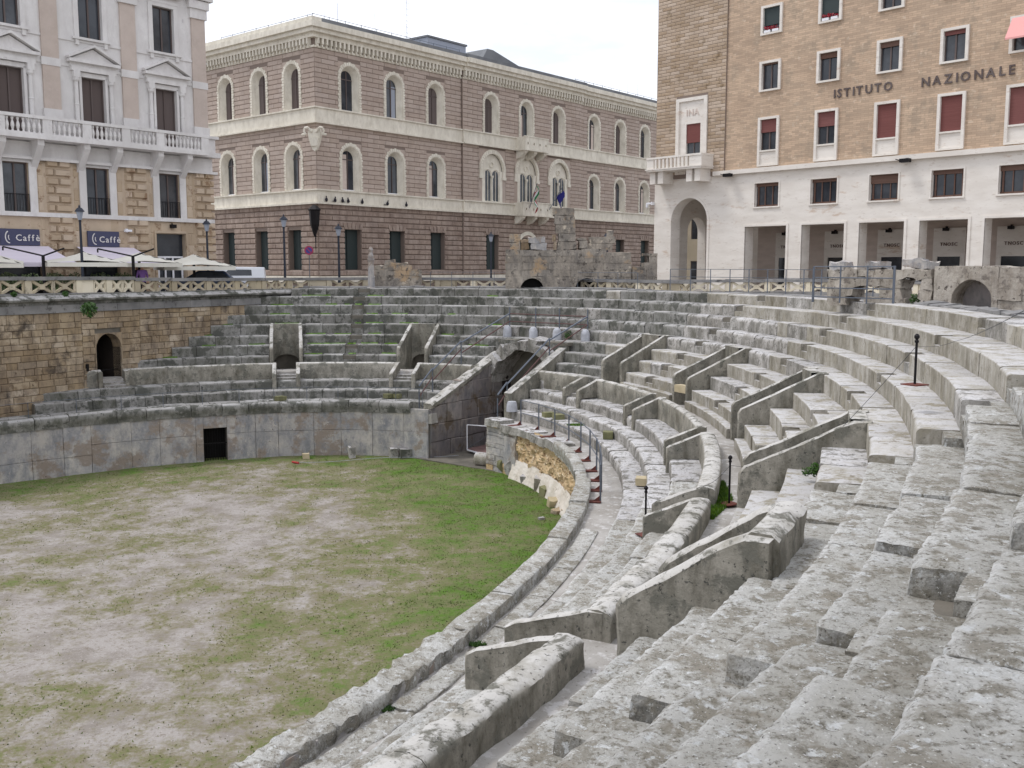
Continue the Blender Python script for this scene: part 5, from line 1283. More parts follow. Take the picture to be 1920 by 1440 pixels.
# balustrade
ped = [-19, -16.9, -14.7, -12.55, -10.2, -8.1, -5.9, -3.85, -1.0]
for i, x in enumerate(ped):
    MB().box(x - .24, x + .24, -1.12, -.86, 6.62, 7.56).xf(FC).build('balcony_pier', M['cfwhite'], cf)
    if i < len(ped) - 1:
        mb = MB(); n_ = 7
        xa, xb = x + .24, ped[i + 1] - .24; n_ = int((xb - xa) / .235)
        for q in range(n_): mb.lathe((xa + (xb - xa) * (q + .5) / n_, -1.0, 6.72), [(.07, 0), (.05, .08), (.095, .25), (.085, .36), (.04, .52), (.07, .62), (.07, .68)], 8)
        kind(mb.xf(FC).build('balusters', M['cfwhite'], cf), 'stuff'); MB().box(xa, xb, -1.10, -.9, 6.62, 6.72).xf(FC).build('bottom_rail', M['cfwhite'], cf)
MB().box(-19, -.76, -1.15, -.83, 7.42, 7.58).xf(FC).build('balcony_rail', M['cfwhite'], cf)
for x in (-1.9 - .0, -3.75, -6.2, -8.05, -10.5, -12.4, -14.8, -16.7):
    MB().add([(x - .17, 0, 6.42), (x + .17, 0, 6.42), (x + .17, -.95, 6.42), (x - .17, -.95, 6.42), (x - .17, -.95, 6.15), (x + .17, -.95, 6.15), (x + .17, -.3, 5.35), (x - .17, -.3, 5.35), (x - .17, 0, 5.0), (x + .17, 0, 5.0)],
             [(3, 2, 5, 4), (4, 5, 6, 7), (7, 6, 9, 8), (0, 3, 4, 7, 8), (1, 9, 6, 5, 2)]).xf(FC).build('bracket', M['cfwhite'], cf)
def leaf_window(root, F, h, mt, dep=.22, bars=True, name='window'):
    a, b, c, d = h; w_ = MB().box(a, a + .07, dep - .06, dep, c, d).box(b - .07, b, dep - .06, dep, c, d).box(a + .07, b - .07, dep - .06, dep, d - .07, d).box((a + b) / 2 - .04, (a + b) / 2 + .04, dep - .07, dep, c, d - .07).xf(F).build(name, M['shut'], root)
    MB().box(a, b, dep, dep + .05, c, d).xf(F).build('pane', M[mt], w_); return w_
for x in wx:
    # mezzanine window with flat surround, iron guard
    fr = leaf_window(cf, FC, (x - .66, x + .66, 2.80, 5.30), 'glass')
    mb = MB()
    for q in range(9): mb.tube((x - .62 + q * .155, -.02, 2.85), (x - .62 + q * .155, -.02, 3.7), .015, 4)
    mb.tube((x - .64, -.02, 3.7), (x + .64, -.02, 3.7), .02, 4); mb.xf(FC).build('guard', M['iron'], fr)
    MB().box(x - 1.05, x - .66, -.08, 0, 2.8, 5.45).box(x + .66, x + 1.05, -.08, 0, 2.8, 5.45).box(x - .66, x + .66, -.08, 0, 5.30, 5.45).xf(FC).build('window_frame', M['cfwhite'], cf)
    # main floor: half columns, entablature, pediment
    fr = leaf_window(cf, FC, (x - .66, x + .66, 6.66, 10.02), 'shut')
    mb = MB().box(x - .80, x - .66, -.10, 0, 6.66, 10.1).box(x + .66, x + .80, -.10, 0, 6.66, 10.1).box(x - .8, x + .8, -.10, 0, 10.02, 10.25)
    for sd_ in (-1, 1): mb.lathe((x + sd_ * .98, -.12, 7.5), [(.17, 0), (.17, .12), (.12, .2), (.12, 1.0), (.14, 1.05), (.11, 1.1), (.10, 2.2), (.17, 2.3), (.18, 2.45)], 10).box(x + sd_ * .98 - .2, x + sd_ * .98 + .2, -.3, 0, 6.66, 7.5).box(x + sd_ * .98 - .18, x + sd_ * .98 + .18, -.28, 0, 9.95, 10.28)
    mb.box(x - 1.25, x + 1.25, -.26, 0, 10.28, 10.52).box(x - 1.42, x + 1.42, -.42, 0, 10.70, 10.86).box(x - 1.3, x + 1.3, -.2, 0, 10.52, 10.70)
    mb.prism([(x - 1.3, 10.86), (x + 1.3, 10.86), (x, 11.5)], -.18, 0)
    for sd_ in (-1, 1): mb.prism([(x + sd_ * 1.45, 10.87), (x + sd_ * 1.45, 10.99), (x, 11.72), (x, 11.58)][::sd_], -.42, 0)
    mb.xf(FC).build('pediment_frame', M['cfwhite'], cf)
    # upper floor
    fr = leaf_window(cf, FC, (x - .66, x + .66, 12.05, 14.55), 'shutgrey' if 'shutgrey' in M else 'glass')
    MB().box(x - .92, x - .66, -.08, 0, 12.05, 14.75).box(x + .66, x + .92, -.08, 0, 12.05, 14.75).box(x - .92, x + .92, -.10, 0, 14.75, 14.9).box(x - .66, x + .66, -.08, 0, 14.55, 14.75).box(x - 1.05, x + 1.05, -.2, 0, 11.93, 12.05).box(x - .9, x - .7, -.14, 0, 11.65, 11.93).box(x + .7, x + .9, -.14, 0, 11.65, 11.93).box(x - 1.0, x + 1.0, -.24, 0, 15.1, 15.25).xf(FC).build('window_frame', M['cfwhite'], cf)
MB().box(-19, -.0, -.06, 0, 11.80, 11.92).box(-19, 0, -.05, 0, 10.45, 10.60).xf(FC).build('string_course', M['cfwhite'], cf)
for xp in (-.47, -4.9, -9.3, -13.7):     # flat pilasters with tan panels on a pale block
    MB().box(xp - .56, xp + .46, -.16, 0, 7.6, 8.15).box(xp - .65, xp + .52, -.22, 0, 6.62, 7.6).xf(FC).build('pilaster_base', M['cfwhite'], cf); MB().box(xp - .56, xp + .46, -.14, 0, 10.35, 10.75).xf(FC).build('pilaster_band', M['cfwhite'], cf); MB().box(xp - .6, xp + .5, -.2, 0, 14.3, 14.85).box(xp - .7, xp + .6, -.3, 0, 14.85, 15.3).xf(FC).build('pilaster_capital', M['cfwhite'], cf)
    for a, b in ((8.15, 10.35), (10.75, 14.3)): MB().box(xp - .50, xp + .40, -.11, 0, a, b).xf(FC).build('tan_panel', M['cfpink'], cf)
MB().box(-19, .35, -.4, 0, 15.35, 15.7).box(-19, .25, -.25, 0, 18.5, 19).xf(FC).build('upper_band', M['cfwhite'], cf)
# street door with white leaves
fr = MB().box(-3.55, -3.45, .2, .26, -2, .55).box(-2.02, -1.92, .2, .26, -2, .55).box(-3.55, -1.92, .2, .26, .5, .6).box(-2.62, -2.52, .2, .26, -2, .5).box(-3.12, -3.02, .2, .26, -2, .5).xf(FC).build('street_door', M['white'], cf)
MB().box(-3.72, -1.85, .3, .35, -2, 1.88).xf(FC).build('pane', M['glass'], fr); MB().box(-3.86, -3.74, -.1, 0, -2, 2.05).box(-1.83, -1.7, -.1, 0, -2, 2.05).box(-3.74, -1.83, -.1, 0, 1.92, 2.05).xf(FC).build('door_frame', M['cfstone'], cf)
for a, b in ((-8.2, -6.0), (-12.6, -10.3)): MB().box(a, b, .3, .35, -2, .9).xf(FC).build('shop_front', M['glass'], cf)
def text3(body, size, ext, F, x, z, y, mt, root, name='letter', spacing=1.0, per=True):
    """raised letters, each its own mesh"""
    cur = x
    for ch_ in body:
        if ch_ == ' ': cur += size * .75; continue
        cu = bpy.data.curves.new('t', 'FONT'); cu.body = ch_; cu.size = size; cu.extrude = ext; cu.offset = .018 * size / .74 if size > .6 else .004; cu.resolution_u = 2
        tmp = bpy.data.objects.new('t', cu); C.objects.link(tmp); dg = bpy.context.evaluated_depsgraph_get(); me = bpy.data.meshes.new_from_object(tmp.evaluated_get(dg)); bpy.data.objects.remove(tmp)
        me.materials.clear(); me.materials.append(M[mt]); wd_ = max(v.co.x for v in me.vertices)
        me.transform(F @ Matrix.Translation((cur, y, z)) @ Matrix.Rotation(R(90), 4, 'X')); me.update()
        o = bpy.data.objects.new(name, me); C.objects.link(o); attach(o, root); cur += (wd_ + size * .13) * spacing
    return cur
for i, (xa, xb) in enumerate(((-12.45, -10.45), (-7.85, -6.05))):
    sg_ = thing('cafe_sign', ['blue grey cafe sign with white letters at the far left edge', 'blue grey cafe sign with white letters behind the tall street lamp'][i], 'sign', FC @ Vector((xa, -.2, 1.1)), 'blue grey cafe signs')
    MB().box(xa, xb, -.14, -.04, 1.08, 1.92).xf(FC).build('board', M['sign'], sg_)
    x_ = xa + (.75 if i == 0 else .62)
    text3('Caffè', .46, .012, FC, x_, 1.32, -.16, 'cfwhite', sg_)
    mb = MB()
    for q in range(9):
        a0, a1 = R(110 + q * 18), R(110 + (q + 1) * 18)
        mb.tube((xa + .45 + .2 * math.cos(a0), -.16, 1.5 + .3 * math.sin(a0)), (xa + .45 + .2 * math.cos(a1), -.16, 1.5 + .3 * math.sin(a1)), .03, 5)
        if 1 < q < 7: mb.tube((xa + .5 + .1 * math.cos(a0), -.16, 1.5 + .17 * math.sin(a0)), (xa + .5 + .1 * math.cos(a1), -.16, 1.5 + .17 * math.sin(a1)), .025, 5)
    mb.xf(FC).build('swirl_emblem', M['cfwhite'], sg_)
# box lamp and cameras on the wall
fx = thing('wall_camera', 'small white camera on the wall right of the second cafe sign', 'camera', FC @ Vector((-5.6, -.3, 2)))
MB().box(-5.75, -5.35, -.3, -.14, 1.93, 2.05).box(-5.62, -5.5, -.14, 0, 1.9, 2.1).xf(FC).build('camera_body', M['white'], fx)
fx = thing('wall_lamp', 'small black lamp over the white street door', 'lamp', FC @ Vector((-2.7, -.3, 2.2)))
MB().box(-2.85, -2.55, -.3, -.05, 2.22, 2.42).box(-2.72, -2.68, -.1, 0, 2.4, 2.5).xf(FC).build('lamp_body', M['iron'], fx)

# ------------------------------------------------------------------ tan and travertine building on the right
FI = fframe((16.53, 70.0), (.6653, -.7466))
ina = thing('insurance_building', 'tan brick building with travertine portico, red blinds and raised letters at the right', 'building', (16.5, 70, PZ))
cx0 = [.70, 5.07, 9.22, 13.22, 17.15, 21.3]; W_ = 1.62
r1 = [(x, x + W_, 15.58, 17.5) for x in cx0]; r2 = [(x, x + W_, 11.85, 13.86) for x in cx0]; r3 = [(x, x + W_, 6.85, 10.14) for x in cx0]; r0 = [(x, x + W_, 19.3, 21.2) for x in cx0]
mz_ = [(x - .20, x + 1.72, 4.12, 5.72) for x in cx0]
po = [(-.22, 3.12, -2.3, 2.78), (4.30, 7.42, -2.3, 2.78), (8.45, 11.45, -2.3, 2.78), (12.42, 15.35, -2.3, 2.78), (16.3, 19.2, -2.3, 2.78), (20.3, 23.2, -2.3, 2.78)]
mb = MB(); wall(mb, -2.08, 28, 6.76, 26, r1 + r2 + r3 + r0, 0, .25); mb.xf(FI).build('brick_wall', M['inabrick'], ina)
arch = (-6.83, -3.50, -2.3, 5.02)
mb = MB(); wall(mb, -8.5, 28, -2.3, 6.46, mz_ + po + [arch], 0, .0)
for a, b, c, d in mz_: mb.quad((a, 0, c), (a, 0, d), (a, .35, d), (a, .35, c)).quad((b, 0, c), (b, .35, c), (b, .35, d), (b, 0, d)).quad((a, 0, d), (b, 0, d), (b, .35, d), (a, .35, d)).quad((a, 0, c), (a, .35, c), (b, .35, c), (b, 0, c))
for a, b, c, d in po: mb.quad((a, 0, c), (a, 0, d), (a, 1.0, d), (a, 1.0, c)).quad((b, 0, c), (b, 1.0, c), (b, 1.0, d), (b, 0, d)).quad((a, 0, d), (b, 0, d), (b, 1.0, d), (a, 1.0, d))
Pn = archpts(-5.165, 1.665, -2.3, 3.355); spandrels(mb, Pn, arch[0], arch[1], arch[3], 0); bridge(mb, Pn, 0, Pn, 1.0)
# back faces of the piers
for a, b, c, d in rects(-8.5, 28, -2.3, 3.0, po + [(-6.83, -3.5, -2.3, 3.36)]): mb.quad((a, 1.0, c), (b, 1.0, c), (b, 1.0, d), (a, 1.0, d))
mb.xf(FI).build('travertine_wall', M['trav'], ina)
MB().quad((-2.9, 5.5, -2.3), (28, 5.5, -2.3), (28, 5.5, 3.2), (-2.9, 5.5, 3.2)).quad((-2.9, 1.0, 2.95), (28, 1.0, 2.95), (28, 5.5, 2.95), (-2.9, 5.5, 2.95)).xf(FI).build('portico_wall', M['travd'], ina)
for x in (-.15, 3.9, 7.95, 11.85, 15.9, 19.9):
    f_ = MB().box(x - .75, x + .75, 5.36, 5.5, -2.3, .65).xf(FI).build('shop_door', M['glass'], ina)
    MB().box(x - 1.05, x - .75, 5.3, 5.5, -2.3, 2.5).box(x + .75, x + 1.05, 5.3, 5.5, -2.3, 2.5).box(x - .75, x + .75, 5.3, 5.5, .65, 2.5).xf(FI).build('door_surround', M['trav'], ina)
    l_ = thing('portico_lamp', 'small dark spotlight above the portico shop door seen through %s' % {-.15: 'the second opening', 3.9: 'the third opening', 7.95: 'the fourth opening', 11.85: 'the fifth opening', 15.9: 'the sixth opening', 19.9: 'the right end'}[x], 'spotlight', FI @ Vector((x, 5, 2.5)), 'spotlights in the portico')
    MB().box(x - .3, x - .0, 4.9, 5.25, 2.3, 2.5).box(x - .2, x - .1, 5.1, 5.3, 2.45, 2.6).xf(FI).build('lamp_head', M['iron'], l_)
    if x < 20: text3('TNOSC', .30, .02, FI, x - .58, 1.35, 5.28, 'brownblind', ina)
# ledge, portico lintel frames
mb = MB().prism([(0, 0)] * 0 + [(-2.9, 6.46), (28, 6.46), (28, 6.76), (-2.9, 6.76)], -.32, .02); mb.xf(FI).build('ledge', M['trav'], ina)
for i, (a, b, c, d) in enumerate(po): MB().box(a - .16, a, -.06, .1, c, d + .14).box(b, b + .16, -.06, .1, c, d + .14).box(a, b, -.06, .1, d, d + .14).xf(FI).build('opening_frame', M['trav'], ina)
mb = MB(); bridge(mb, archpts(-5.165, 1.85, -2.3, 3.355), -.06, archpts(-5.165, 1.665, -2.3, 3.355), -.06); bridge(mb, archpts(-5.165, 1.85, -2.3, 3.355), 0, archpts(-5.165, 1.85, -2.3, 3.355), -.06); bridge(mb, archpts(-5.165, 1.665, -2.3, 3.355), -.06, archpts(-5.165, 1.665, -2.3, 3.355), .0); mb.xf(FI).build('arch_frame', M['trav'], ina)
# corner passage behind the arch: a second arch opens to the street on the building's left side
def wally(mb, x, y0, y1, z0, z1, yc, hw, zs):
    n = 12; arc = [(yc - hw * math.cos(math.pi * q / n), zs + hw * math.sin(math.pi * q / n)) for q in range(n + 1)]
    mb.quad((x, y0, z0), (x, yc - hw, z0), (x, yc - hw, z1), (x, y0, z1)).quad((x, yc + hw, z0), (x, y1, z0), (x, y1, z1), (x, yc + hw, z1))
    for q in range(n): mb.quad((x, *arc[q]), (x, *arc[q + 1]), (x, arc[q + 1][0], z1), (x, arc[q][0], z1))
    return [(yc - hw, z0)] + arc + [(yc + hw, z0)]
mb = MB(); A1 = wally(mb, -7.7, 1.0, 6.2, -2.3, 6.3, 4.2, 1.15, 2.7); wally(mb, -8.5, .0, 8, -2.3, 6.46, 4.2, 1.15, 2.7)
for i in range(len(A1) - 1): mb.quad((-7.7, *A1[i]), (-7.7, *A1[i + 1]), (-8.5, *A1[i + 1]), (-8.5, *A1[i]))
mb.quad((-7.7, 6.2, -2.3), (-2.9, 6.2, -2.3), (-2.9, 6.2, 6.3), (-7.7, 6.2, 6.3)).quad((-2.9, 1, 3.2), (-2.9, 6.2, 3.2), (-2.9, 6.2, 6.3), (-2.9, 1, 6.3)).quad((-7.7, 1, 5.8), (-2.9, 1, 5.8), (-2.9, 6.2, 5.8), (-7.7, 6.2, 5.8)); mb.xf(FI).build('passage_arch', M['trav'], ina)
# tower: rows of long stones
th_ = [(-6.43, -3.61, 6.76, 12.22)]
mb = MB(); wall(mb, -8.35, -2.08, 6.46, 26, th_, -.10, .3); mb.quad((-8.35, -.1, 6.4), (-8.35, 9, 6.4), (-8.35, 9, 26), (-8.35, -.1, 26)).quad((-2.08, -.1, 6.46), (-2.08, 0, 6.46), (-2.08, 0, 26), (-2.08, -.1, 26)); mb.xf(FI).build('tower_wall', M['bjoint'], ina)
blocks(ina, FI @ Matrix.Translation((0, -.10, 0)), -8.35, -2.08, 6.76, 22, th_, .235, .84, 'inatower', limit=300, order=-1, name='tower_stone', pr=.018)
# windows
def framed(h, kind_, idx):
    a, b, c, d = h
    fr = MB().box(a - .02, a + .16, -.14, .2, c, d).box(b - .16, b + .02, -.14, .2, c, d).box(a + .16, b - .16, -.14, .2, d - .16, d).box(a + .16, b - .16, -.14, .2, c, c + .12).xf(FI).build('window', M['trav'], ina)
    a += .16; b -= .16; d -= .16; c += .12
    if kind_ == 'tall':
        MB().box(a, b, -.02, .1, c, c + .86).box(a, b, -.12, .1, c + .86, c + .96).xf(FI).build('apron', M['trav'], fr); c += .96
    sash = MB().box(a, a + .07, .1, .15, c, d).box(b - .07, b, .1, .15, c, d).box((a + b) / 2 - .05, (a + b) / 2 + .05, .1, .15, c, d).xf(FI).build('sash', M['shut'], fr)
    MB().box(a, b, .16, .19, c, d).xf(FI).build('pane', M['glass'], fr)
    if kind_ == 'tall': f_ = [.42, .45, 1, 1, 1, 1][idx]; MB().box(a, b, .03, .07, d - (d - c) * f_, d).xf(FI).build('blind', M['redblind'], fr)
    elif kind_ == 'r2': f_ = [.06, .2, .18, .14, .5, .3][idx]; MB().box(a, b, .03, .07, d - (d - c) * f_, d).xf(FI).build('blind', M['redblind'] if idx > 2 else M['brownblind'], fr)
    elif kind_ == 'r1': f_ = [.7, .75, .3, .2, .2, .2][idx]; MB().box(a, b, .03, .07, d - (d - c) * f_, d).xf(FI).build('blind', M['shutgreen'] if idx < 2 else M['redblind'], fr)
for i in range(6): framed(r3[i], 'tall', i); framed(r2[i], 'r2', i); framed(r1[i], 'r1', i); framed(r0[i], 'r1', i)
for i, (a, b, c, d) in enumerate(mz_):
    fr = MB().box(a - .1, a, -.05, .02, c - .08, d + .08).box(b, b + .1, -.05, .02, c - .08, d + .08).box(a, b, -.05, .02, d, d + .08).box(a - .12, b + .12, -.10, .05, c - .10, c).xf(FI).build('window', M['trav'], ina)
    x1_ = (a + b) / 2; mb = MB()
    for u, v_ in ((a + .1, a + .2), (b - .2, b - .1), (x1_ - .3, x1_ - .24), (x1_ + .3, x1_ + .36)): mb.box(u, v_, .24, .3, c, d)
    mb.box(a, b, .24, .3, c, c + .12).box(a, b, .2, .3, d - [.22, .2, .55, .25, .3, .2][i], d); mb.xf(FI).build('sash', M['brownblind'], fr); MB().box(a, b, .31, .34, c, d).xf(FI).build('pane', M['glass'], fr)
# window boxes with red flowers
for j, x in enumerate((cx0[0], cx0[1])):
    wb = thing('window_box', ['white window box with red flowers, left one in the top row', 'white window box with red flowers, right one in the top row'][j], 'window box', FI @ Vector((x, -.2, 15.8)))
    MB().box(x + .25, x + .72, -.12, .05, 15.72, 15.88).box(x + .88, x + 1.35, -.12, .05, 15.72, 15.88).xf(FI).build('planter', M['white'], wb)
    mb = MB(); 
    for q in range(40): u = random.uniform(.25, 1.38); z = random.uniform(15.88, 16.12); mb.box(x + u - .03, x + u + .03, -.12, -.06, z - .03, z + .03)
    mb.xf(FI).build('flowers', mat('red_flower', srgb(150, 50, 60), var=.2) if j == 0 else bpy.data.materials['red_flower'], wb)
# lifted cloth awning at the top right window
aw = thing('window_awning', 'pink cloth awning pushed out from a window at the right edge', 'awning', FI @ Vector((17.9, -.6, 13)))
MB().add([(17.25, -.15, 13.75), (18.7, -.15, 13.75), (18.7, -1.0, 12.55), (17.25, -1.0, 12.55), (18.7, -1.0, 12.45), (17.25, -1.0, 12.45)], [(0, 1, 2, 3), (3, 2, 4, 5)]).xf(FI).build('cloth', mat('pink_cloth', srgb(226, 164, 160), var=0), aw)
MB().tube((17.28, -.15, 12.7), (17.28, -1.0, 12.5), .02, 4).tube((18.67, -.15, 12.7), (18.67, -1.0, 12.5), .02, 4).xf(FI).build('arm', M['galv'], aw)
# tower window with relief panel, balcony
mb = MB().box(-6.43, -6.15, -.22, .2, 6.76, 12.22).box(-3.89, -3.61, -.22, .2, 6.76, 12.22).box(-6.15, -3.89, -.22, .2, 11.98, 12.22).box(-6.15, -5.55, -.08, .2, 6.76, 11.98).box(-4.25, -3.89, -.08, .2, 6.76, 11.98).box(-5.55, -4.25, -.08, .2, 10.35, 11.98)
fr = mb.xf(FI).build('tower_window', M['trav'], ina); MB().box(-5.55, -4.25, .1, .15, 6.76, 10.35).xf(FI).build('pane', M['glass'], fr); MB().box(-5.55, -4.25, .0, .06, 9.0, 10.35).xf(FI).build('blind', M['redblind'], fr); MB().box(-4.93, -4.87, .04, .1, 6.76, 9.0).xf(FI).build('sash', M['shut'], fr)
text3('INA', .62, .02, FI, -5.55, 10.95, -.10, 'travd', ina)
mb = MB().box(-8.05, -3.0, -1.55, -.1, 6.98, 7.16).box(-8.15, -2.95, -1.6, -.1, 7.10, 7.18); bl = mb.xf(FI).build('balcony', M['trav'], ina)
MB().box(-8.05, -3.0, -1.55, -1.3, 7.88, 8.02).box(-3.25, -3.0, -1.3, -.1, 7.88, 8.02).box(-8.05, -7.4, -1.5, -1.35, 7.16, 7.88).box(-4.1, -3.0, -1.5, -1.35, 7.16, 7.88).box(-3.15, -3.02, -1.35, -.1, 7.16, 7.88).xf(FI).build('balcony_parapet', M['trav'], bl)
for q in range(9): x = -7.2 + q * .36; MB().box(x - .08, x + .08, -1.52, -1.34, 7.16, 7.88).xf(FI).build('baluster', M['trav'], bl)
for x in (-7.9, -4.5):
    for dx in (0, .75): MB().prism([(0, 0)] * 0 + [(x + dx, 6.1), (x + dx + .5, 6.1), (x + dx + .5, 6.98), (x + dx, 6.98)], -1.3, 0).xf(FI).build('bracket', M['trav'], bl)
# raised lettering
x = text3('ISTITUTO', .74, .02, FI, 6.30, 10.78, -.05, 'shut', ina, spacing=1.08)
text3('NAZIONALE', .74, .02, FI, 12.10, 10.72, -.05, 'shut', ina, spacing=1.12)
# lamps and camera on the ledge
for i, x in enumerate((-1.4, 11.6)):
    l_ = thing('floodlight', ['black floodlight under the ledge near the tower', 'black floodlight under the ledge above the third small window'][i], 'floodlight', FI @ Vector((x, -.6, 6.4)))
    MB().box(x - .3, x + .3, -.75, -.4, 6.28, 6.50).box(x - .05, x + .05, -.42, 0, 6.45, 6.55).tube((x - .3, -.6, 6.4), (x - .6, -.6, 6.5), .03, 5).xf(FI).build('lamp_head', M['iron'], l_)
l_ = thing('security_camera', 'white security camera on the travertine corner left of the arch', 'camera', FI @ Vector((-8.7, -.3, 4.7)))
MB().box(-9.1, -8.6, -.3, -.15, 4.72, 4.85).lathe((-9.05, -.22, 4.45), [(.02, 0), (.1, .06), (.1, .26)], 8).box(-8.62, -8.5, -.3, 0, 4.66, 4.9).xf(FI).build('camera_body', M['white'], l_)
MB().box(-8.35, 28, .5, 14, 25.9, 26).xf(FI).build('roof', M['roof'], ina)
# building seen through the arch
bk = thing('far_street_building', 'ochre house front seen through the tall travertine arch', 'building', (14, 86, PZ))
Fb = fframe((15.2, 88), (.97, -.24)); mb = MB(); hb_ = [(x, x + 1.1, z, z + 2) for x in (.6, 3.2, 5.8) for z in (-1.5, 2.4, 6.0)]; wall(mb, -.6, 9, -2.3, 9, hb_, 0, .2); mb.box(-.6, 9, .3, 4, -2.3, 8.9); mb.xf(Fb).build('wall', mat('ochre_wall', srgb(190, 178, 156), c2=srgb(176, 164, 142), sc=.4, var=0), bk)
for h in hb_: leaf_window(bk, Fb, h, 'glass')

# ================================================================== SMALLER THINGS
UP = Vector((0, 0, 1))
# grey railing on the podium walkway, right of the gateway, on rust coloured plates
rl = thing('walkway_railing', 'long grey metal railing on rust red foot plates along the podium walkway', 'railing', (*pt(-.6, .5), -6.45))
tp = [-.335, -.42, -.505, -.59, -.675, -.755, -.835, -.90, -.96, -1.02]
P_ = []
for i, t in enumerate(tp):
    r = .42; p = Vector((*pt(t, r), -6.45)); n = nrm(t); n = Vector((n.x, n.y, 0)); P_.append(p)
    MB().tube(p, p + UP * 1.06, .026, 6).build('post', M['galv'], rl)
    u = n.orthogonal(); u = Vector((-n.y, n.x, 0)); mb = MB(); q = p - n * .28; a, b = .30, .12
    mb.add([q - n * a - u * b, q + n * a - u * b, q + n * a + u * b, q - n * a + u * b] + [v + UP * .04 for v in (q - n * a - u * b, q + n * a - u * b, q + n * a + u * b, q - n * a + u * b)], [(0, 3, 2, 1), (4, 5, 6, 7), (0, 1, 5, 4), (1, 2, 6, 5), (2, 3, 7, 6), (3, 0, 4, 7)])
    mb.add([p - n * .2 + UP * .04 - u * .012, p + UP * .04 - u * .012, p + UP * .2 - u * .012, p - n * .2 + UP * .04 + u * .012, p + UP * .04 + u * .012, p + UP * .2 + u * .012], [(0, 1, 2), (5, 4, 3), (0, 2, 5, 3)])
    mb.build('foot_plate', M['rust'], rl)
for h in (1.04, .52):
    for a, b in zip(P_, P_[1:]):
        MB().tube(a + UP * h, b + UP * h, .018, 5).build('rail', M['galv'], rl)
# thin railing on the far side of the podium walkway, left of the gateway
rl = thing('walkway_railing', 'thin grey railing on the far podium walkway, left of the gateway', 'railing', (*pt(.4, .7), -6.45))
prev = None
for i in range(15):
    t = .05 + i * .082; p = Vector((*pt(t, .72), -6.45)); MB().tube(p, p + UP * 1.0, .014, 4).build('post', M['galv'], rl)
    if prev: MB().tube(prev + UP, p + UP, .010, 4).build('rail', M['galv'], rl)
    prev = p
# stair handrails over the gateway, with white concrete feet
F = radial_frame(TG)
gr = thing('gateway_railing', 'grey and rust red handrails climbing both sides of the gateway and crossing above it', 'railing', F @ Vector((0, 6, -3)))
def W_(a, b, z): return F @ Vector((a, b, z))
b5 = 6.15; z5 = -3.40
tops = [(-2.15, b5), (-.55, b5), (.85, b5), (2.45, b5)]
feet_txt = ['leftmost white concrete foot above the gateway', 'second white concrete foot from the left above the gateway', 'third white concrete foot above the gateway, shrub beside it', 'rightmost white concrete foot above the gateway']
for i, (a, b) in enumerate(tops):
    p = W_(a, b, z5); MB().tube(p, p + UP * 1.45, .032, 6).build('post', M['galv'], gr)
    fo = MB().lathe((p.x - .22 + .1, p.y - .25, p.z), [(.21, 0), (.21, .30), (.18, .44), (.11, .53), (.02, .55)], 14).build('concrete_foot', M['cement'], smooth=True, sharp=50); tag(fo, feet_txt[i], 'concrete foot', 'white concrete railing feet')
for h in (1.12, .74):
    for (a0, b0), (a1, b1) in zip(tops, tops[1:]): MB().tube(W_(a0, b0, z5 + h), W_(a1, b1, z5 + h), .026, 5).build('crossbar', M['rust2'], gr)
for side, pl in ((-1, [(-2.15, 6.15, -3.40), (-2.75, 3.2, -4.60), (-2.85, 1.3, -5.75), (-2.85, .4, -6.40)]), (1, [(2.45, 6.15, -3.40), (1.62, 4.3, -4.35), (1.66, 1.15, -6.05), (1.70, .45, -6.45)])):
    for i, q in enumerate(pl):
        p = W_(*q)
        if i: MB().tube(p, p + UP * (1.05 if i < 3 else .9), .03, 6).build('post', M['galv'], gr)
    for a, b in zip(pl, pl[1:]):
        MB().tube(W_(*a) + UP * 1.12, W_(*b) + UP * 1.04, .038, 5).build('handrail', M['galv'], gr); MB().tube(W_(*a) + UP * .74, W_(*b) + UP * .55, .03, 5).build('lower_rail', M['rust2'], gr)
p = W_(2.15, .62, -6.08); fo = MB().lathe((p.x + .15, p.y, p.z), [(.24, 0), (.22, .3), (.18, .42), (.03, .44)], 14).build('concrete_foot', M['cement'], smooth=True, sharp=50)
tag(fo, 'white concrete foot on the lowest seat at the right corner of the gateway', 'concrete foot', 'white concrete railing feet')
bush('gateway_shrub', 'small green shrub beside the third white foot above the gateway', 'shrub', W_(1.3, 6.3, -3.2), .22, 160, 3, ls=.045)
# platform with white frame at the gateway
pf = thing('viewing_platform', 'small wooden platform with white metal frame in front of the gateway', 'platform', pix(905, 845, FLOORZ))
A_ = pix(876, 843, -8.3); B_ = pix(934, 860, -8.3); D_ = B_ + (F @ Vector((0, 1, 0)) - F @ Vector((0, 0, 0))) * 2.6; E_ = A_ + (D_ - B_)
MB().add([A_, B_, D_, E_] + [v + UP * .05 for v in (A_, B_, D_, E_)], [(3, 2, 1, 0), (4, 5, 6, 7), (0, 1, 5, 4), (1, 2, 6, 5), (2, 3, 7, 6), (3, 0, 4, 7)]).build('deck', mat('deck_board', srgb(132, 104, 100), c2=srgb(112, 88, 84), sc=4, var=.05), pf)
mb = MB()
for a, b in ((A_, B_), (E_, A_)): mb.tube(a + UP * .0, b + UP * .0, .045, 4)
mb.build('edge_beam', M['white'], pf)
mb = MB(); T_ = A_ + (B_ - A_) * 0.62 + (E_ - A_) * .35
for a in (A_, T_): mb.tube(a, a + UP * 1.15, .03, 4)
mb.tube(A_ + UP * 1.15, A_ + (T_ - A_) * .95 + UP * 1.15, .03, 4).tube(T_ + UP * 1.15, B_ + (E_ - A_) * .5 + UP * 1.4, .03, 4).tube(T_ + UP * .12, D_ + UP * .12, .03, 4); mb.build('rail_frame', M['white'], pf)
MB().tube(A_ + UP * .05, T_ + UP * 1.1, .012, 4).build('brace', M['galv'], pf)

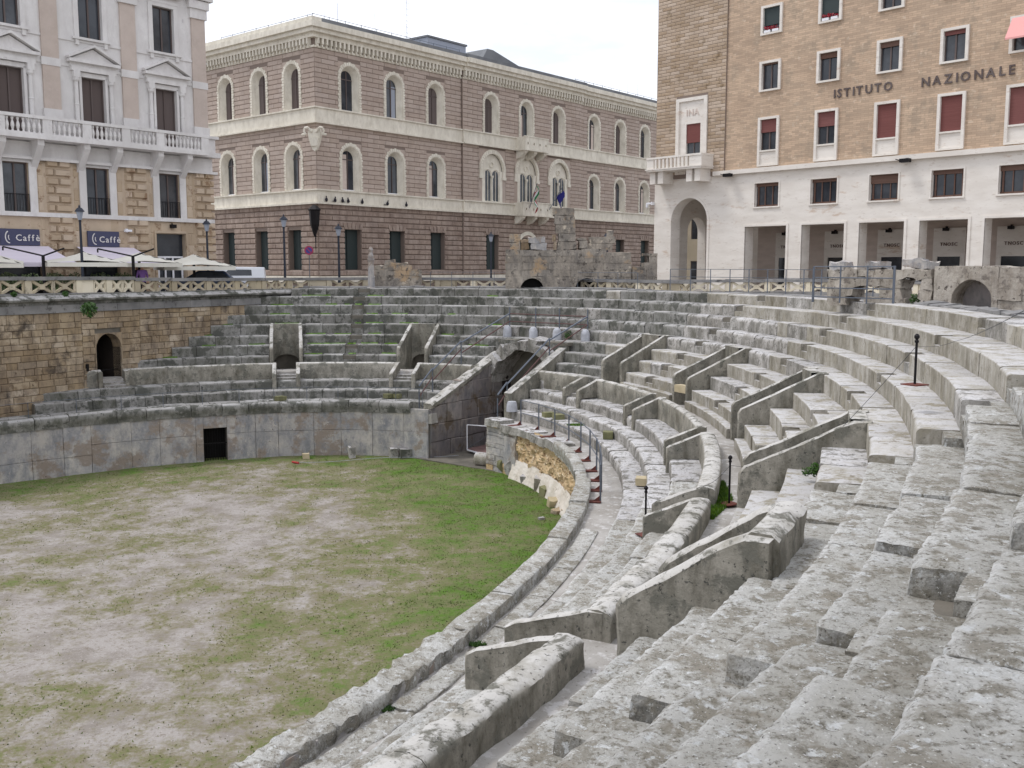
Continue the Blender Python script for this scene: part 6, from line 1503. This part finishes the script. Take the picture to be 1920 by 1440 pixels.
# iron stanchions with rope
def stanchion(label, p, h=1.0):
    s = thing('rope_post', label, 'rope post', p, 'iron rope posts'); MB().tube(p, p + UP * h, .022, 8).build('post', M['iron'], s)
    MB().lathe(p + UP * h, [(.02, -.04), (.035, -.03), (.035, .0), (.022, .02), (.045, .05), (.045, .08), (.02, .115)], 10).build('finial', M['iron'], s)
    MB().box(-.16, .16, -.16, .16, 0, .02).build('base_plate', M['rust'], s, Matrix.Translation(p) @ Matrix.Rotation(.5, 4, 'Z')); return p + UP * (h - .09)
def rope(label, a, b, sag, mt='lamp', r=.004):
    mb = MB(); n = 18; pv = None
    for i in range(n + 1):
        u = i / n; p = a.lerp(b, u) - UP * sag * 4 * u * (1 - u)
        if pv is not None: mb.tube(pv, p, r, 4)
        pv = p
    tag(mb.build('rope', M[mt]), label, 'rope', 'ropes between the iron posts')
s1 = stanchion('upper iron post standing on the third seating row at the right', pix(1715, 722, -1.98) + Vector((0, 0, .0)), .75)
s2 = stanchion('middle iron post on the walkway beside the curved parapet and the grass', pix(1367, 945, -4.93), .92)
s3 = stanchion('lowest iron post near the rubble podium, on the lower seats', pix(1210, 1003, -5.66), .95)
w1 = pix(1420, 873, -3.95); rope('rope from the middle iron post to the tall tan side wall', s2, w1, .03)
rope('rope from the middle iron post down to the curved parapet', s2, pix(1318, 912, -4.5), .08)
rope('rope from the lowest iron post to the stair wall beside it', s3, pix(1262, 940, -4.9), .04)
rope('loose rope hanging down beside the lowest iron post', s3, pix(1228, 1000, -5.62), -.05)
rope('rope from the upper iron post going down left across the seats', s1, pix(1580, 800, -2.9), .02)
k1 = pix(1762, 660, -1.55); rope('short sagging rope right of the upper iron post', s1, pix(1790, 640, -1.52), .05); rope('long rope from the second row up to the right edge', pix(1790, 640, -1.52), pix(1960, 560, -.3) * .9, .05)

# yellowish step blocks on the lower rows
def block(name, label, p, sx, sy, sz, rot, mt, cat='stone block', group=None, bev=.03, tilt=0, amp=.02):
    mb = gridbox(-sx / 2, sx / 2, -sy / 2, sy / 2, 0, sz, .12); k = len(mb.v)
    mb.xf(Matrix.Translation(p) @ Matrix.Rotation(rot, 4, 'Z') @ Matrix.Rotation(tilt, 4, 'X')); mb.v = [tuple(disp(v, amp, 2.6)) for v in mb.v]
    return tag(mb.build(name, M[mt], smooth=True, sharp=40), label, cat, group)
g_ = 'tan step blocks on the lower rows'
M['step'] = mat('tan_step_stone', srgb(190, 176, 146), c2=srgb(172, 158, 128), sc=2, bump=.3, var=.05)
M['stepd'] = mat('mossy_step_stone', srgb(128, 126, 92), c2=srgb(104, 104, 76), sc=3, bump=.3, var=.05)
block('step_block', 'tan step block on the lowest row below the first stair gap, left of two', pix(1028, 782, -6.08), .42, .4, .2, .3, 'stepd', 'step block', g_)
block('step_block', 'tan step block on the lowest row below the first stair gap, right of two', pix(1047, 786, -6.08), .4, .4, .2, .3, 'stepd', 'step block', g_)
block('step_block', 'single dark tan step block below the second stair gap', pix(1140, 822, -6.06), .34, .36, .26, -.1, 'stepd', 'step block', g_)
block('step_block', 'single pale tan step block on the lower seats below the third stair gap', pix(1204, 908, -6.05), .36, .4, .2, -.2, 'step', 'step block', g_)
block('step_block', 'dark tan step block left of the pair on the far lower rows', pix(525, 751, -6.06), .5, .35, .2, .9, 'stepd', 'step block', g_)
block('step_block', 'tan step block beside the flared stair, left of a pair on the far lower rows', pix(729, 746, -6.06), .42, .35, .2, .9, 'stepd', 'step block', g_)
block('step_block', 'tan step block beside the flared stair, right of a pair on the far lower rows', pix(748, 746, -6.06), .42, .35, .2, .9, 'stepd', 'step block', g_)
block('step_block', 'tan block sunk into the podium walkway below the lowest iron post', pix(1157, 1050, -6.43), .3, .34, .14, -.4, 'step', 'step block', g_)
block('corner_block', 'new tan block under the second stair passage box', pix(1284, 736, -4.5), .8, .3, .26, -1.05, 'step', 'stone block')

# fallen drums and blocks at the foot of the rubble podium
def drum(label, p, r, L_, rot, mt='seat_new'):
    mb = MB(); n = 20; 
    for i in range(5): pass
    mb.lathe((0, 0, -L_ / 2), [(r * .96, 0), (r, .05), (r, L_ - .05), (r * .96, L_)], n)
    mb.xf(Matrix.Translation(p + UP * r * .95) @ Matrix.Rotation(rot, 4, 'Z') @ Matrix.Rotation(R(90), 4, 'X')); mb.v = [tuple(disp(v, .02, 2.5)) for v in mb.v]
    return tag(mb.build('column_drum', M[mt], smooth=True, sharp=45), label, 'column drum', 'fallen column drums by the rubble podium')
drum('pale fallen column drum lying nearest the white framed platform', pix(912, 874, FLOORZ), .30, .95, R(62))
drum('second fallen column drum, leaning against the podium', pix(945, 884, FLOORZ), .33, .7, R(20), 'stepd')
drum('third fallen column drum standing half broken, round face showing', pix(962, 892, FLOORZ), .34, .45, R(-15), 'seat')
gb = 'fallen blocks below the rubble podium'
for i, (x, y, sx, sy, sz, rot, tl, mt, tx) in enumerate(((980, 893, .35, .35, .28, .4, 0, 'stepd', 'small yellowish block right of the fallen drums'), (1000, 908, .9, .35, .38, -.5, .25, 'seat', 'long tilted pale block, first of the squared fallen blocks'),
        (1012, 905, .35, .4, .5, .2, .1, 'step', 'tan block tucked behind the squared fallen ones'), (1015, 920, .5, .45, .55, -.15, .12, 'seat_new', 'upright squared pale block, middle of the fallen ones'), (1027, 930, .55, .4, .36, .5, .1, 'stepd', 'squared tan block, last of the fallen row'),
        (1035, 950, .3, .3, .32, .2, .3, 'step', 'small lone pale block near the end of the rubble podium'), (1045, 962, .4, .3, .15, .8, .1, 'tuff', 'reddish low stone at the end of the rubble podium'), (1060, 965, .25, .3, .2, .1, .1, 'tuff', 'second reddish stone tight against the podium end'), (1015, 975, .2, .15, .1, .4, 0, 'seat', 'tiny pale stone lying in the grass below the podium end'))):
    block('fallen_block', tx, pix(x, y, FLOORZ - .03), sx, sy, sz, rot, mt, 'stone block', gb, tilt=tl, amp=.04)
gb2 = 'stones along the far podium foot'
for x, y, sx, sz, mt, tx in ((574, 861, .3, .26, 'step', 'small tan block at the far podium foot, leftmost of three'), (660, 859, .28, .52, 'seat', 'narrow upright stone at the far podium foot'), (738, 858, .34, .42, 'seat', 'square upright stone left of the rounded one at the far podium foot'), (760, 859, .5, .42, 'seat_old', 'rounded boulder at the far podium foot by the gateway')):
    block('foot_stone', tx, pix(x, y, FLOORZ - .02), sx, .3, sz, .3, mt, 'stone', gb2, amp=.05)
tag(MB().tube(pix(548, 866, FLOORZ + .05), pix(560, 868, FLOORZ + .05), .045, 6).build('red_float', mat('red_plastic', srgb(170, 60, 60), var=0)), 'small red and white object lying in the grass near the podium', 'marker')
mb = MB(); pv = None
for i in range(25):
    u = i / 24; p = pix(560 + u * 300, 867 - u * 14 + 1.5 * math.sin(u * 9), FLOORZ + .06)
    if pv: mb.tube(pv, p, .012, 4)
    pv = p
tag(mb.build('hose', M['cement']), 'thin pale hose lying along the far podium foot', 'hose')

# grass patches on the walkways
def patch(name, label, c, rx_, n, seed, h=.12, kind_=None):
    rr = random.Random(seed); mb = MB()
    for q in range(n):
        a = rr.uniform(0, 6.28); d = rr.random() ** .5; x, y = c[0] + math.cos(a) * rx_[0] * d, c[1] + math.sin(a) * rx_[1] * d; w2 = rr.uniform(.01, .022); b = rr.uniform(0, 6.28)
        hh = h * rr.uniform(.5, 1.3); mb.add([(x - math.cos(b) * w2, y - math.sin(b) * w2, c[2]), (x + math.cos(b) * w2, y + math.sin(b) * w2, c[2]), (x + rr.uniform(-.06, .06), y + rr.uniform(-.06, .06), c[2] + hh)], [(0, 1, 2)])
    kind(mb.build(name, M['moss'] if kind_ else M['leaf']), 'stuff', label)
def patch_tr(label, t0, t1, r0, r1, z, n, seed, h):
    rr = random.Random(seed); mb = MB()
    for q in range(n):
        u = rr.random(); t = t0 + (t1 - t0) * u; k = 1 - abs(u - .5) * 1.2; r = r0 + (r1 - r0) * rr.random() * k; x, y = pt(t, r); w2 = rr.uniform(.008, .02); b = rr.uniform(0, 6.28); hh = h * rr.uniform(.4, 1.3)
        mb.add([(x - math.cos(b) * w2, y - math.sin(b) * w2, z), (x + math.cos(b) * w2, y + math.sin(b) * w2, z), (x + rr.uniform(-.05, .05), y + rr.uniform(-.05, .05), z + hh)], [(0, 1, 2)])
    kind(mb.build('grass_patch', M['moss']), 'stuff', label)
patch_tr('bright green grass growing behind the curved parapet', -1.17, -1.30, 3.42, 3.85, -4.975, 4200, 4, .09)
patch_tr('grass tuft on the walkway behind the thick parapet', -1.405, -1.44, 3.55, 3.75, -4.975, 500, 6, .07)
patch_tr('grass beside the walkway edge by the near passage box', -1.50, -1.53, 3.6, 3.8, -4.975, 400, 7, .06)
patch('grass_patch', 'small weeds on the podium walkway, left foreground', pix(725, 1330, -6.44), (.12, .1), 260, 8, .05)
patch('grass_patch', 'small weeds on the podium walkway further up', pix(895, 1210, -6.44), (.14, .1), 220, 9, .05)
patch('grass_patch', 'small patch of weeds on the lowest row near the railing', pix(1080, 797, -6.08), (.35, .25), 400, 10, .05, 1)
bush('box_shrub', 'green shrub at the foot of the tall tan side wall', 'shrub', pix(1530, 880, -3.6), .13, 260, 11, ls=.03)
bush('box_weed', 'sparse weed left of the shrub at the foot of the tan side wall', 'weed', pix(1512, 884, -3.65), .09, 90, 12, ls=.025)

# terrace railing
tr = thing('terrace_railing', 'long grey railing along the terrace above the top row, right of the tall ruin', 'railing', (*pt(-.5, 10.95), -1.1))
prev = None
for i in range(16):
    t = -.245 - i * .040; p = Vector((*pt(t, 11.0), -1.2)); zt = -.12
    MB().tube(p, Vector((p.x, p.y, zt)), .022, 5).build('post', M['galv'], tr)
    if prev is not None:
        for z in (zt, -.48): MB().tube(Vector((prev.x, prev.y, z)), Vector((p.x, p.y, z)), .016, 4).build('rail', M['galv'], tr)
    prev = p
tr = thing('terrace_railing', 'thin railing behind the far top row, between the small ruin and the tall ruin', 'railing', (*pt(0, 11), -1.1)); prev = None
for i in range(12):
    t = .22 - i * .036; p = Vector((*pt(t, 11.3), -1.2)); MB().tube(p, Vector((p.x, p.y, -.30)), .016, 5).build('post', M['galv'], tr)
    if prev is not None:
        for z in (-.30, -.65): MB().tube(Vector((prev.x, prev.y, z)), Vector((p.x, p.y, z)), .012, 4).build('rail', M['galv'], tr)
    prev = p
tr = thing('scaffold_railing', 'taller grey tube railing in front of the right hand ruin', 'railing', F3 @ Vector((1, -.5, -1.2)))
xs_ = [-.05, 1.0, 2.0, 2.95]
for i, x in enumerate(xs_):
    a = F3 @ Vector((x, -.55, -1.18)); b = F3 @ Vector((x, -.55, .03 if i else 0)); MB().tube(a, b, .04 if i in (0, 3) else .025, 6).build('post', M['galv'], tr)
for z in (.0, -.36, -.70, -1.0):
    MB().tube(F3 @ Vector((xs_[0], -.55, z)), F3 @ Vector((xs_[-1], -.55, z)), .02, 5).build('rail', M['galv'], tr)
kb2 = thing('kerb_wall', 'dark grey rough slabs lying behind the top row in front of the right hand ruin', 'kerb', F3 @ Vector((3, -1, -1.2)))
t = -.86
for L_ in (1.2, .9, 1.6, 1.1, 1.9, 1.0, 1.8, 1.3):
    e = t - L_ / speed(t, 10.2); mb = MB(); sweep(mb, fine([(9.95, -1.4), (9.97, -1.10 + random.uniform(-.02, .05)), (10.55, -1.06 + random.uniform(-.03, .04)), (10.6, -1.4)], .12), t - .001, e + .001, 8, .05, 2.2)
    mb.build('slab', M['kerb'], kb2, smooth=True, sharp=50); t = e

# street lamps
lg = 'iron street lamps round the piazza'
def lamp(label, px_, Y, ztop, zb_=-1.65, s=1.0):
    x = (px_ - 960) / 1850 * Y; o = thing('street_lamp', label, 'street lamp', (x, Y, zb_), lg); H_ = ztop - zb_
    MB().lathe((x, Y, zb_), [(.17, 0), (.17, .5), (.10, .62), (.085, .9), (.07, 1.0), (.055, H_ - .75), (.08, H_ - .72), (.04, H_ - .66)], 10).build('post', M['lamp'], o)
    MB().lathe((x, Y, ztop - .66), [(.09, 0), (.17, .36), (.18, .38)], 6).build('lantern_glass', M['lampglass'], o)
    MB().lathe((x, Y, ztop - .28), [(.24, 0), (.22, .05), (.12, .17), (.05, .2), (.05, .26), (.01, .33)], 6).build('lantern_cap', M['lamp'], o)
lamp('nearest and tallest iron street lamp in front of the second cafe sign', 160, 47, (500 - 388) / 1850 * 47)
lamp('iron street lamp at the right corner of the cafe building', 394, 56, (500 - 413) / 1850 * 56)
lamp('iron street lamp in front of the third window of the palazzo left front', 537, 56, (500 - 405) / 1850 * 56)
lamp('iron street lamp right of the palazzo corner', 638, 58, (500 - 422) / 1850 * 58)
lamp('farthest iron street lamp in front of the fourth ground floor palazzo window', 921, 72, (500 - 437) / 1850 * 72)
lamp('dark iron lamp just behind the top of the tall ruin, at its right', 1137, 66, (500 - 436) / 1850 * 66)
# round sign on a post
x = (583 - 960) / 1850 * 66; sg2 = thing('road_sign', 'round red and blue no parking sign on a thin post before the palazzo corner', 'road sign', (x, 66, -1.65))
MB().tube((x, 66, -1.65), (x, 66, 1.35), .03, 6).build('post', M['galv'], sg2)
MB().tube((x, 65.95, 1.07), (x, 65.92, 1.07), .30, 20).build('disc', mat('sign_red', srgb(160, 60, 90), rough=.5, var=0), sg2)
MB().tube((x, 65.93, 1.07), (x, 65.91, 1.07), .20, 20).build('inner_disc', mat('sign_blue', srgb(70, 70, 140), rough=.5, var=0), sg2)
MB().box(-.2, .2, -.012, .0, -.03, .03).build('bar', bpy.data.materials['sign_red'], sg2, Matrix.Translation((x, 65.9, 1.07)) @ Matrix.Rotation(R(45), 4, 'Y'))

# awnings fixed to the cafe wall and umbrellas in front
for i, (xa, xb) in enumerate(((-14.5, -10.0), (-8.5, -5.2))):
    a_ = thing('cafe_awning', ['white awning under the far left cafe sign', 'white awning under the second cafe sign'][i], 'awning', FC @ Vector((xa, 0, 1)), 'white cafe awnings')
    mb = MB(); n = 10
    for q in range(n):
        u0, u1 = q / n, (q + 1) / n; f_ = lambda u: (-.1 - 2.9 * u, 1.06 - .85 * u - .04 * math.sin(math.pi * u))
        y0, z0 = f_(u0); y1, z1 = f_(u1); sh = .0
        mb.quad((xa, y0, z0), (xb, y0, z0), (xb, y1, z1), (xa, y1, z1))
    mb.quad((xa, -3.0, .21), (xb, -3.0, .21), (xb, -3.0, .0), (xa, -3.0, .0)); mb.xf(FC).build('cloth', M['awn'], a_)
    mb = MB()
    for x in (xa + .1, xb - .1): mb.tube((x, -.1, .5), (x, -2.9, .2), .03, 4)
    mb.xf(FC).build('arm', M['iron'], a_)
def umbrella(label, c, hx, hy, zt, ze, rot, gr='large pale cafe umbrellas'):
    o = thing('umbrella', label, 'umbrella', (c[0], c[1], PZ), gr); Mx = Matrix.Translation((c[0], c[1], 0)) @ Matrix.Rotation(rot, 4, 'Z')
    mb = MB(); N_ = 8
    def P(i, j): u, v = -1 + 2 * i / N_, -1 + 2 * j / N_; k = max(abs(u), abs(v)); sag = .10 * math.sin(math.pi * k) ; edge = .10 * k * (abs(u * v)) ; return (u * hx, v * hy, zt + (ze - zt) * k - sag * .6 - edge + .08 * k * (1 - abs(u * v)) * 0)
    mb.add([P(i, j) for j in range(N_ + 1) for i in range(N_ + 1)], [(j * (N_ + 1) + i, j * (N_ + 1) + i + 1, (j + 1) * (N_ + 1) + i + 1, (j + 1) * (N_ + 1) + i) for j in range(N_) for i in range(N_)])
    for u0, v0, u1, v1 in ((-hx, -hy, hx, -hy), (hx, -hy, hx, hy), (hx, hy, -hx, hy), (-hx, hy, -hx, -hy)):
        mb.quad((u0, v0, ze - .10), (u1, v1, ze - .10), (u1, v1, ze - .30), (u0, v0, ze - .30))
    mb.xf(Mx).build('canopy', M['umb'], o, smooth=True, sharp=40)
    MB().box(-.06, .06, -.06, .06, PZ, zt - .02).xf(Mx).build('pole', M['iron'], o)
    for sx in (-1, 1):
        for sy in (-1, 1): MB().tube((0, 0, zt - .06), (sx * hx * .97, sy * hy * .97, ze - .12), .02, 4).xf(Mx).build('rib', M['iron'], o)
    return o
umbrella('large pale umbrella cut by the left edge of the picture', (-25.3, 47.2), 1.9, 1.9, .90, .25, .45)
umbrella('large pale umbrella behind the tall street lamp, second from the left', (-20.9, 48.6), 1.75, 1.75, .72, .30, .5)
umbrella('large pale umbrella in the middle, right of the tall street lamp', (-18.9, 50.4), 1.8, 1.7, .72, .28, .5)
umbrella('large pale umbrella nearest the white street door', (-16.9, 52.8), 1.8, 1.7, .66, .12, .5)
# crossed dark arms and hanging poles that carry the canopies
for i, (a, b, c) in enumerate(((14, 463, (88, 480)), (190, 467, (255, 481)))):
    Y_ = 46.8 if i == 0 else 48.4; Z_ = lambda x, y: Vector(((x - 960) / 1850 * Y_, Y_, (500 - y) / 1850 * Y_))
    m_ = thing('umbrella_mast', ['black mast with two arms between the left umbrellas', 'black mast with two arms between the middle and right umbrellas'][i], 'mast', (Z_(c[0], 500).x, Y_, PZ), 'black umbrella masts')
    p = Z_(*c); MB().tube(Vector((p.x, p.y, PZ)), p, .08, 6).build('pole', M['iron'], m_)
    MB().tube(p, Z_(a, b), .04, 5).tube(Z_(a, b), Z_(a, b + 7), .04, 5).build('arm', M['iron'], m_); MB().tube(p, Z_(c[0] + 40, c[1] - 14), .04, 5).build('arm', M['iron'], m_)
# hedge planters in front of the cafe
for i in range(6):
    px_ = 20 + i * 43; Y_ = 47.5 + i * .5; c = Vector(((px_ - 960) / 1850 * Y_, Y_, -.72))
    o = thing('planter', '%s planter with a rounded pale green shrub behind the left balustrade' % ['first', 'second', 'third', 'fourth', 'fifth', 'sixth'][i], 'planter', (c.x, c.y, PZ), 'planters of the cafe terrace')
    MB().box(c.x - .45, c.x + .45, c.y - .25, c.y + .25, PZ, PZ + .5).build('box', M['iron'], o)
    rr = random.Random(20 + i); mb = MB()
    for q in range(380):
        v = Vector((rr.gauss(0, 1), rr.gauss(0, 1), rr.gauss(0, 1))).normalized() * (rr.random() ** .35); p = c + Vector((v.x * .62, v.y * .35, v.z * .45)); a = Vector((rr.gauss(0, 1), rr.gauss(0, 1), rr.gauss(0, 1))).normalized(); b = a.orthogonal().normalized(); s = .07
        mb.add([p - a * s, p + b * s * .5, p + a * s, p - b * s * .5], [(0, 1, 2, 3)])
    mb.build('foliage', bpy.data.materials.get('sage_leaf') or mat('sage_leaf', srgb(120, 132, 98), c2=srgb(84, 100, 66), sc=4, var=.2), o)
# cafe furniture seen as dark shapes under the umbrellas: high chairs in a row
# two parked vehicles
def car(name, label, x, y, rot, prof, roof, wid, mt, cat):
    """outline in (x, z) pulled across with inset cabin; separate panes and wheels"""
    o = thing(name, label, cat, (x, y, PZ)); Mx = Matrix.Translation((x, y, PZ)) @ Matrix.Rotation(rot, 4, 'Z'); h = wid / 2
    b = MB().prism(prof, -h, h).xf(Mx).build('body', M[mt], o); m = b.modifiers.new('b', 'BEVEL'); m.width = .06; m.segments = 3
    k = len(roof); zs = [p[1] for p in roof]; zm, zM = min(zs), max(zs); ins = lambda z: h - .05 - .16 * (z - zm) / (zM - zm)
    mb = MB().add([(p[0], -ins(p[1]), p[1]) for p in roof] + [(p[0], ins(p[1]), p[1]) for p in roof], [tuple(range(k)), tuple(range(2 * k - 1, k - 1, -1))] + [(i, i + k, (i + 1) % k + k, (i + 1) % k) for i in range(k)])
    c = mb.xf(Mx).build('cabin', M[mt], o); m = c.modifiers.new('b', 'BEVEL'); m.width = .08; m.segments = 3
    cx_ = sum(p[0] for p in roof) / k; cz_ = (zm + zM) / 2 + .03
    for sd_ in (-1, 1):
        pl = [(cx_ + (p[0] - cx_) * (.84 if cat == 'car' else .5), cz_ + (p[1] - cz_) * (.72 if cat == 'car' else .5)) for p in roof]
        mb = MB().add([(p[0], sd_ * (ins(p[1]) + .012), p[1]) for p in pl], [tuple(range(k)) if sd_ < 0 else tuple(range(k - 1, -1, -1))]); mb.xf(Mx).build('side_glass', M['glass'], o)
    xs_ = [p[0] for p in prof]; xa, xb = min(xs_), max(xs_)
    for wx_ in (xa + .75, xb - .8):
        for sd_ in (-1, 1): w_ = MB().tube((wx_, sd_ * (h - .18), .31), (wx_, sd_ * (h + .02), .31), .31, 18).xf(Mx).build('tyre', M['iron'], o); MB().tube((wx_, sd_ * (h + .0), .31), (wx_, sd_ * (h + .03), .31), .19, 12).xf(Mx).build('rim', M['galv'], w_)
    for sd_ in (-1, 1): MB().box(xa - .01, xa + .08, sd_ * h * .7 - .16, sd_ * h * .7 + .16, .62, .78).xf(Mx).build('headlight', M['lampglass'], o)
    return o
Yc = 53.5
car('parked_car', 'dark blue car parked behind the balustrade at the cafe corner', (386 - 960) / 1850 * 53.5, 53.8, .25, [(-2.0, .25), (2.0, .25), (2.05, .75), (1.7, .92), (-1.1, .95), (-2.05, .72)], [(-1.25, .9), (1.6, .9), (1.0, 1.42), (-.35, 1.44)], 1.7, 'carblue', 'car')
car('parked_van', 'small white van parked just right of the dark blue car', (430 - 960) / 1850 * 57, 57.5, .2, [(-1.9, .25), (2.0, .25), (2.05, 1.0), (-1.2, 1.0), (-1.95, .8)], [(-1.3, .95), (2.0, .95), (1.95, 1.62), (-.55, 1.66)], 1.7, 'carwhite', 'van')
# people behind the balustrade
def person(label, x, y, rot, coat, s=1.0, zg=PZ):
    o = thing('person', label, 'person', (x, y, zg)); Mx = Matrix.Translation((x, y, zg)) @ Matrix.Rotation(rot, 4, 'Z') @ Matrix.Scale(s, 4)
    J = dict(p=(0, 0, .95), b=(0, 0, 1.15), c=(0, 0, 1.38), n=(0, 0, 1.5), h=(0, -.01, 1.62), t=(0, 0, 1.72), ls=(.19, 0, 1.42), le=(.25, .02, 1.14), lw=(.24, -.1, .9), lh=(.24, -.13, .8), rs=(-.19, 0, 1.42), re=(-.26, .03, 1.14), rw=(-.2, -.12, .95), rh=(-.19, -.16, .86),
             lk=(.1, -.02, .52), la=(.1, .03, .1), lf=(.1, -.12, .04), lp=(.09, 0, .9), rp=(-.09, 0, .9), rk=(-.1, .02, .52), ra=(-.1, .06, .1), rf=(-.1, -.1, .04))
    Rr = dict(p=.15, b=.14, c=.16, n=.055, h=.09, t=.07, ls=.075, le=.05, lw=.035, lh=.04, rs=.075, re=.05, rw=.035, rh=.04, lk=.065, la=.045, lf=.04, lp=.1, rp=.1, rk=.065, ra=.045, rf=.04)
    Ed = [('p', 'b'), ('b', 'c'), ('c', 'n'), ('n', 'h'), ('h', 't'), ('c', 'ls'), ('ls', 'le'), ('le', 'lw'), ('lw', 'lh'), ('c', 'rs'), ('rs', 're'), ('re', 'rw'), ('rw', 'rh'), ('p', 'lp'), ('lp', 'lk'), ('lk', 'la'), ('la', 'lf'), ('p', 'rp'), ('rp', 'rk'), ('rk', 'ra'), ('ra', 'rf')]
    K = list(J); me = bpy.data.meshes.new('body'); me.from_pydata([J[k] for k in K], [(K.index(a), K.index(b)) for a, b in Ed], []); tmp = bpy.data.objects.new('t', me); C.objects.link(tmp)
    sk = tmp.modifiers.new('s', 'SKIN')
    for i, k in enumerate(K): me.skin_vertices[0].data[i].radius = (Rr[k], Rr[k] * (.75 if k in 'pbc' else 1)); me.skin_vertices[0].data[i].use_root = (k == 'p')
    su = tmp.modifiers.new('u', 'SUBSURF'); su.levels = 2; su.render_levels = 2
    dg = bpy.context.evaluated_depsgraph_get(); m2 = bpy.data.meshes.new_from_object(tmp.evaluated_get(dg)); bpy.data.objects.remove(tmp)
    m2.materials.clear(); [m2.materials.append(q) for q in (coat, M['darkcloth'], M['skin'], M['hair'])]
    for p in m2.polygons: c = p.center; p.material_index = 3 if (c.z > 1.66 or (c.z > 1.55 and c.y > .03)) else 2 if c.z > 1.49 or (c.z < .92 and abs(c.x) > .17) else 1 if c.z < .88 else 0; p.use_smooth = True
    m2.transform(Mx); b = bpy.data.objects.new('body', m2); C.objects.link(b); attach(b, o)
person('person in a purple coat standing behind the left balustrade under the umbrellas', (271 - 960) / 1850 * 50, 50, .5, M['purple'], 1.0, PZ + .0)
person('person in dark clothes standing just left of the one in purple', (262 - 960) / 1850 * 50.6, 50.6, -.3, M['darkcloth'], 1.0, PZ)
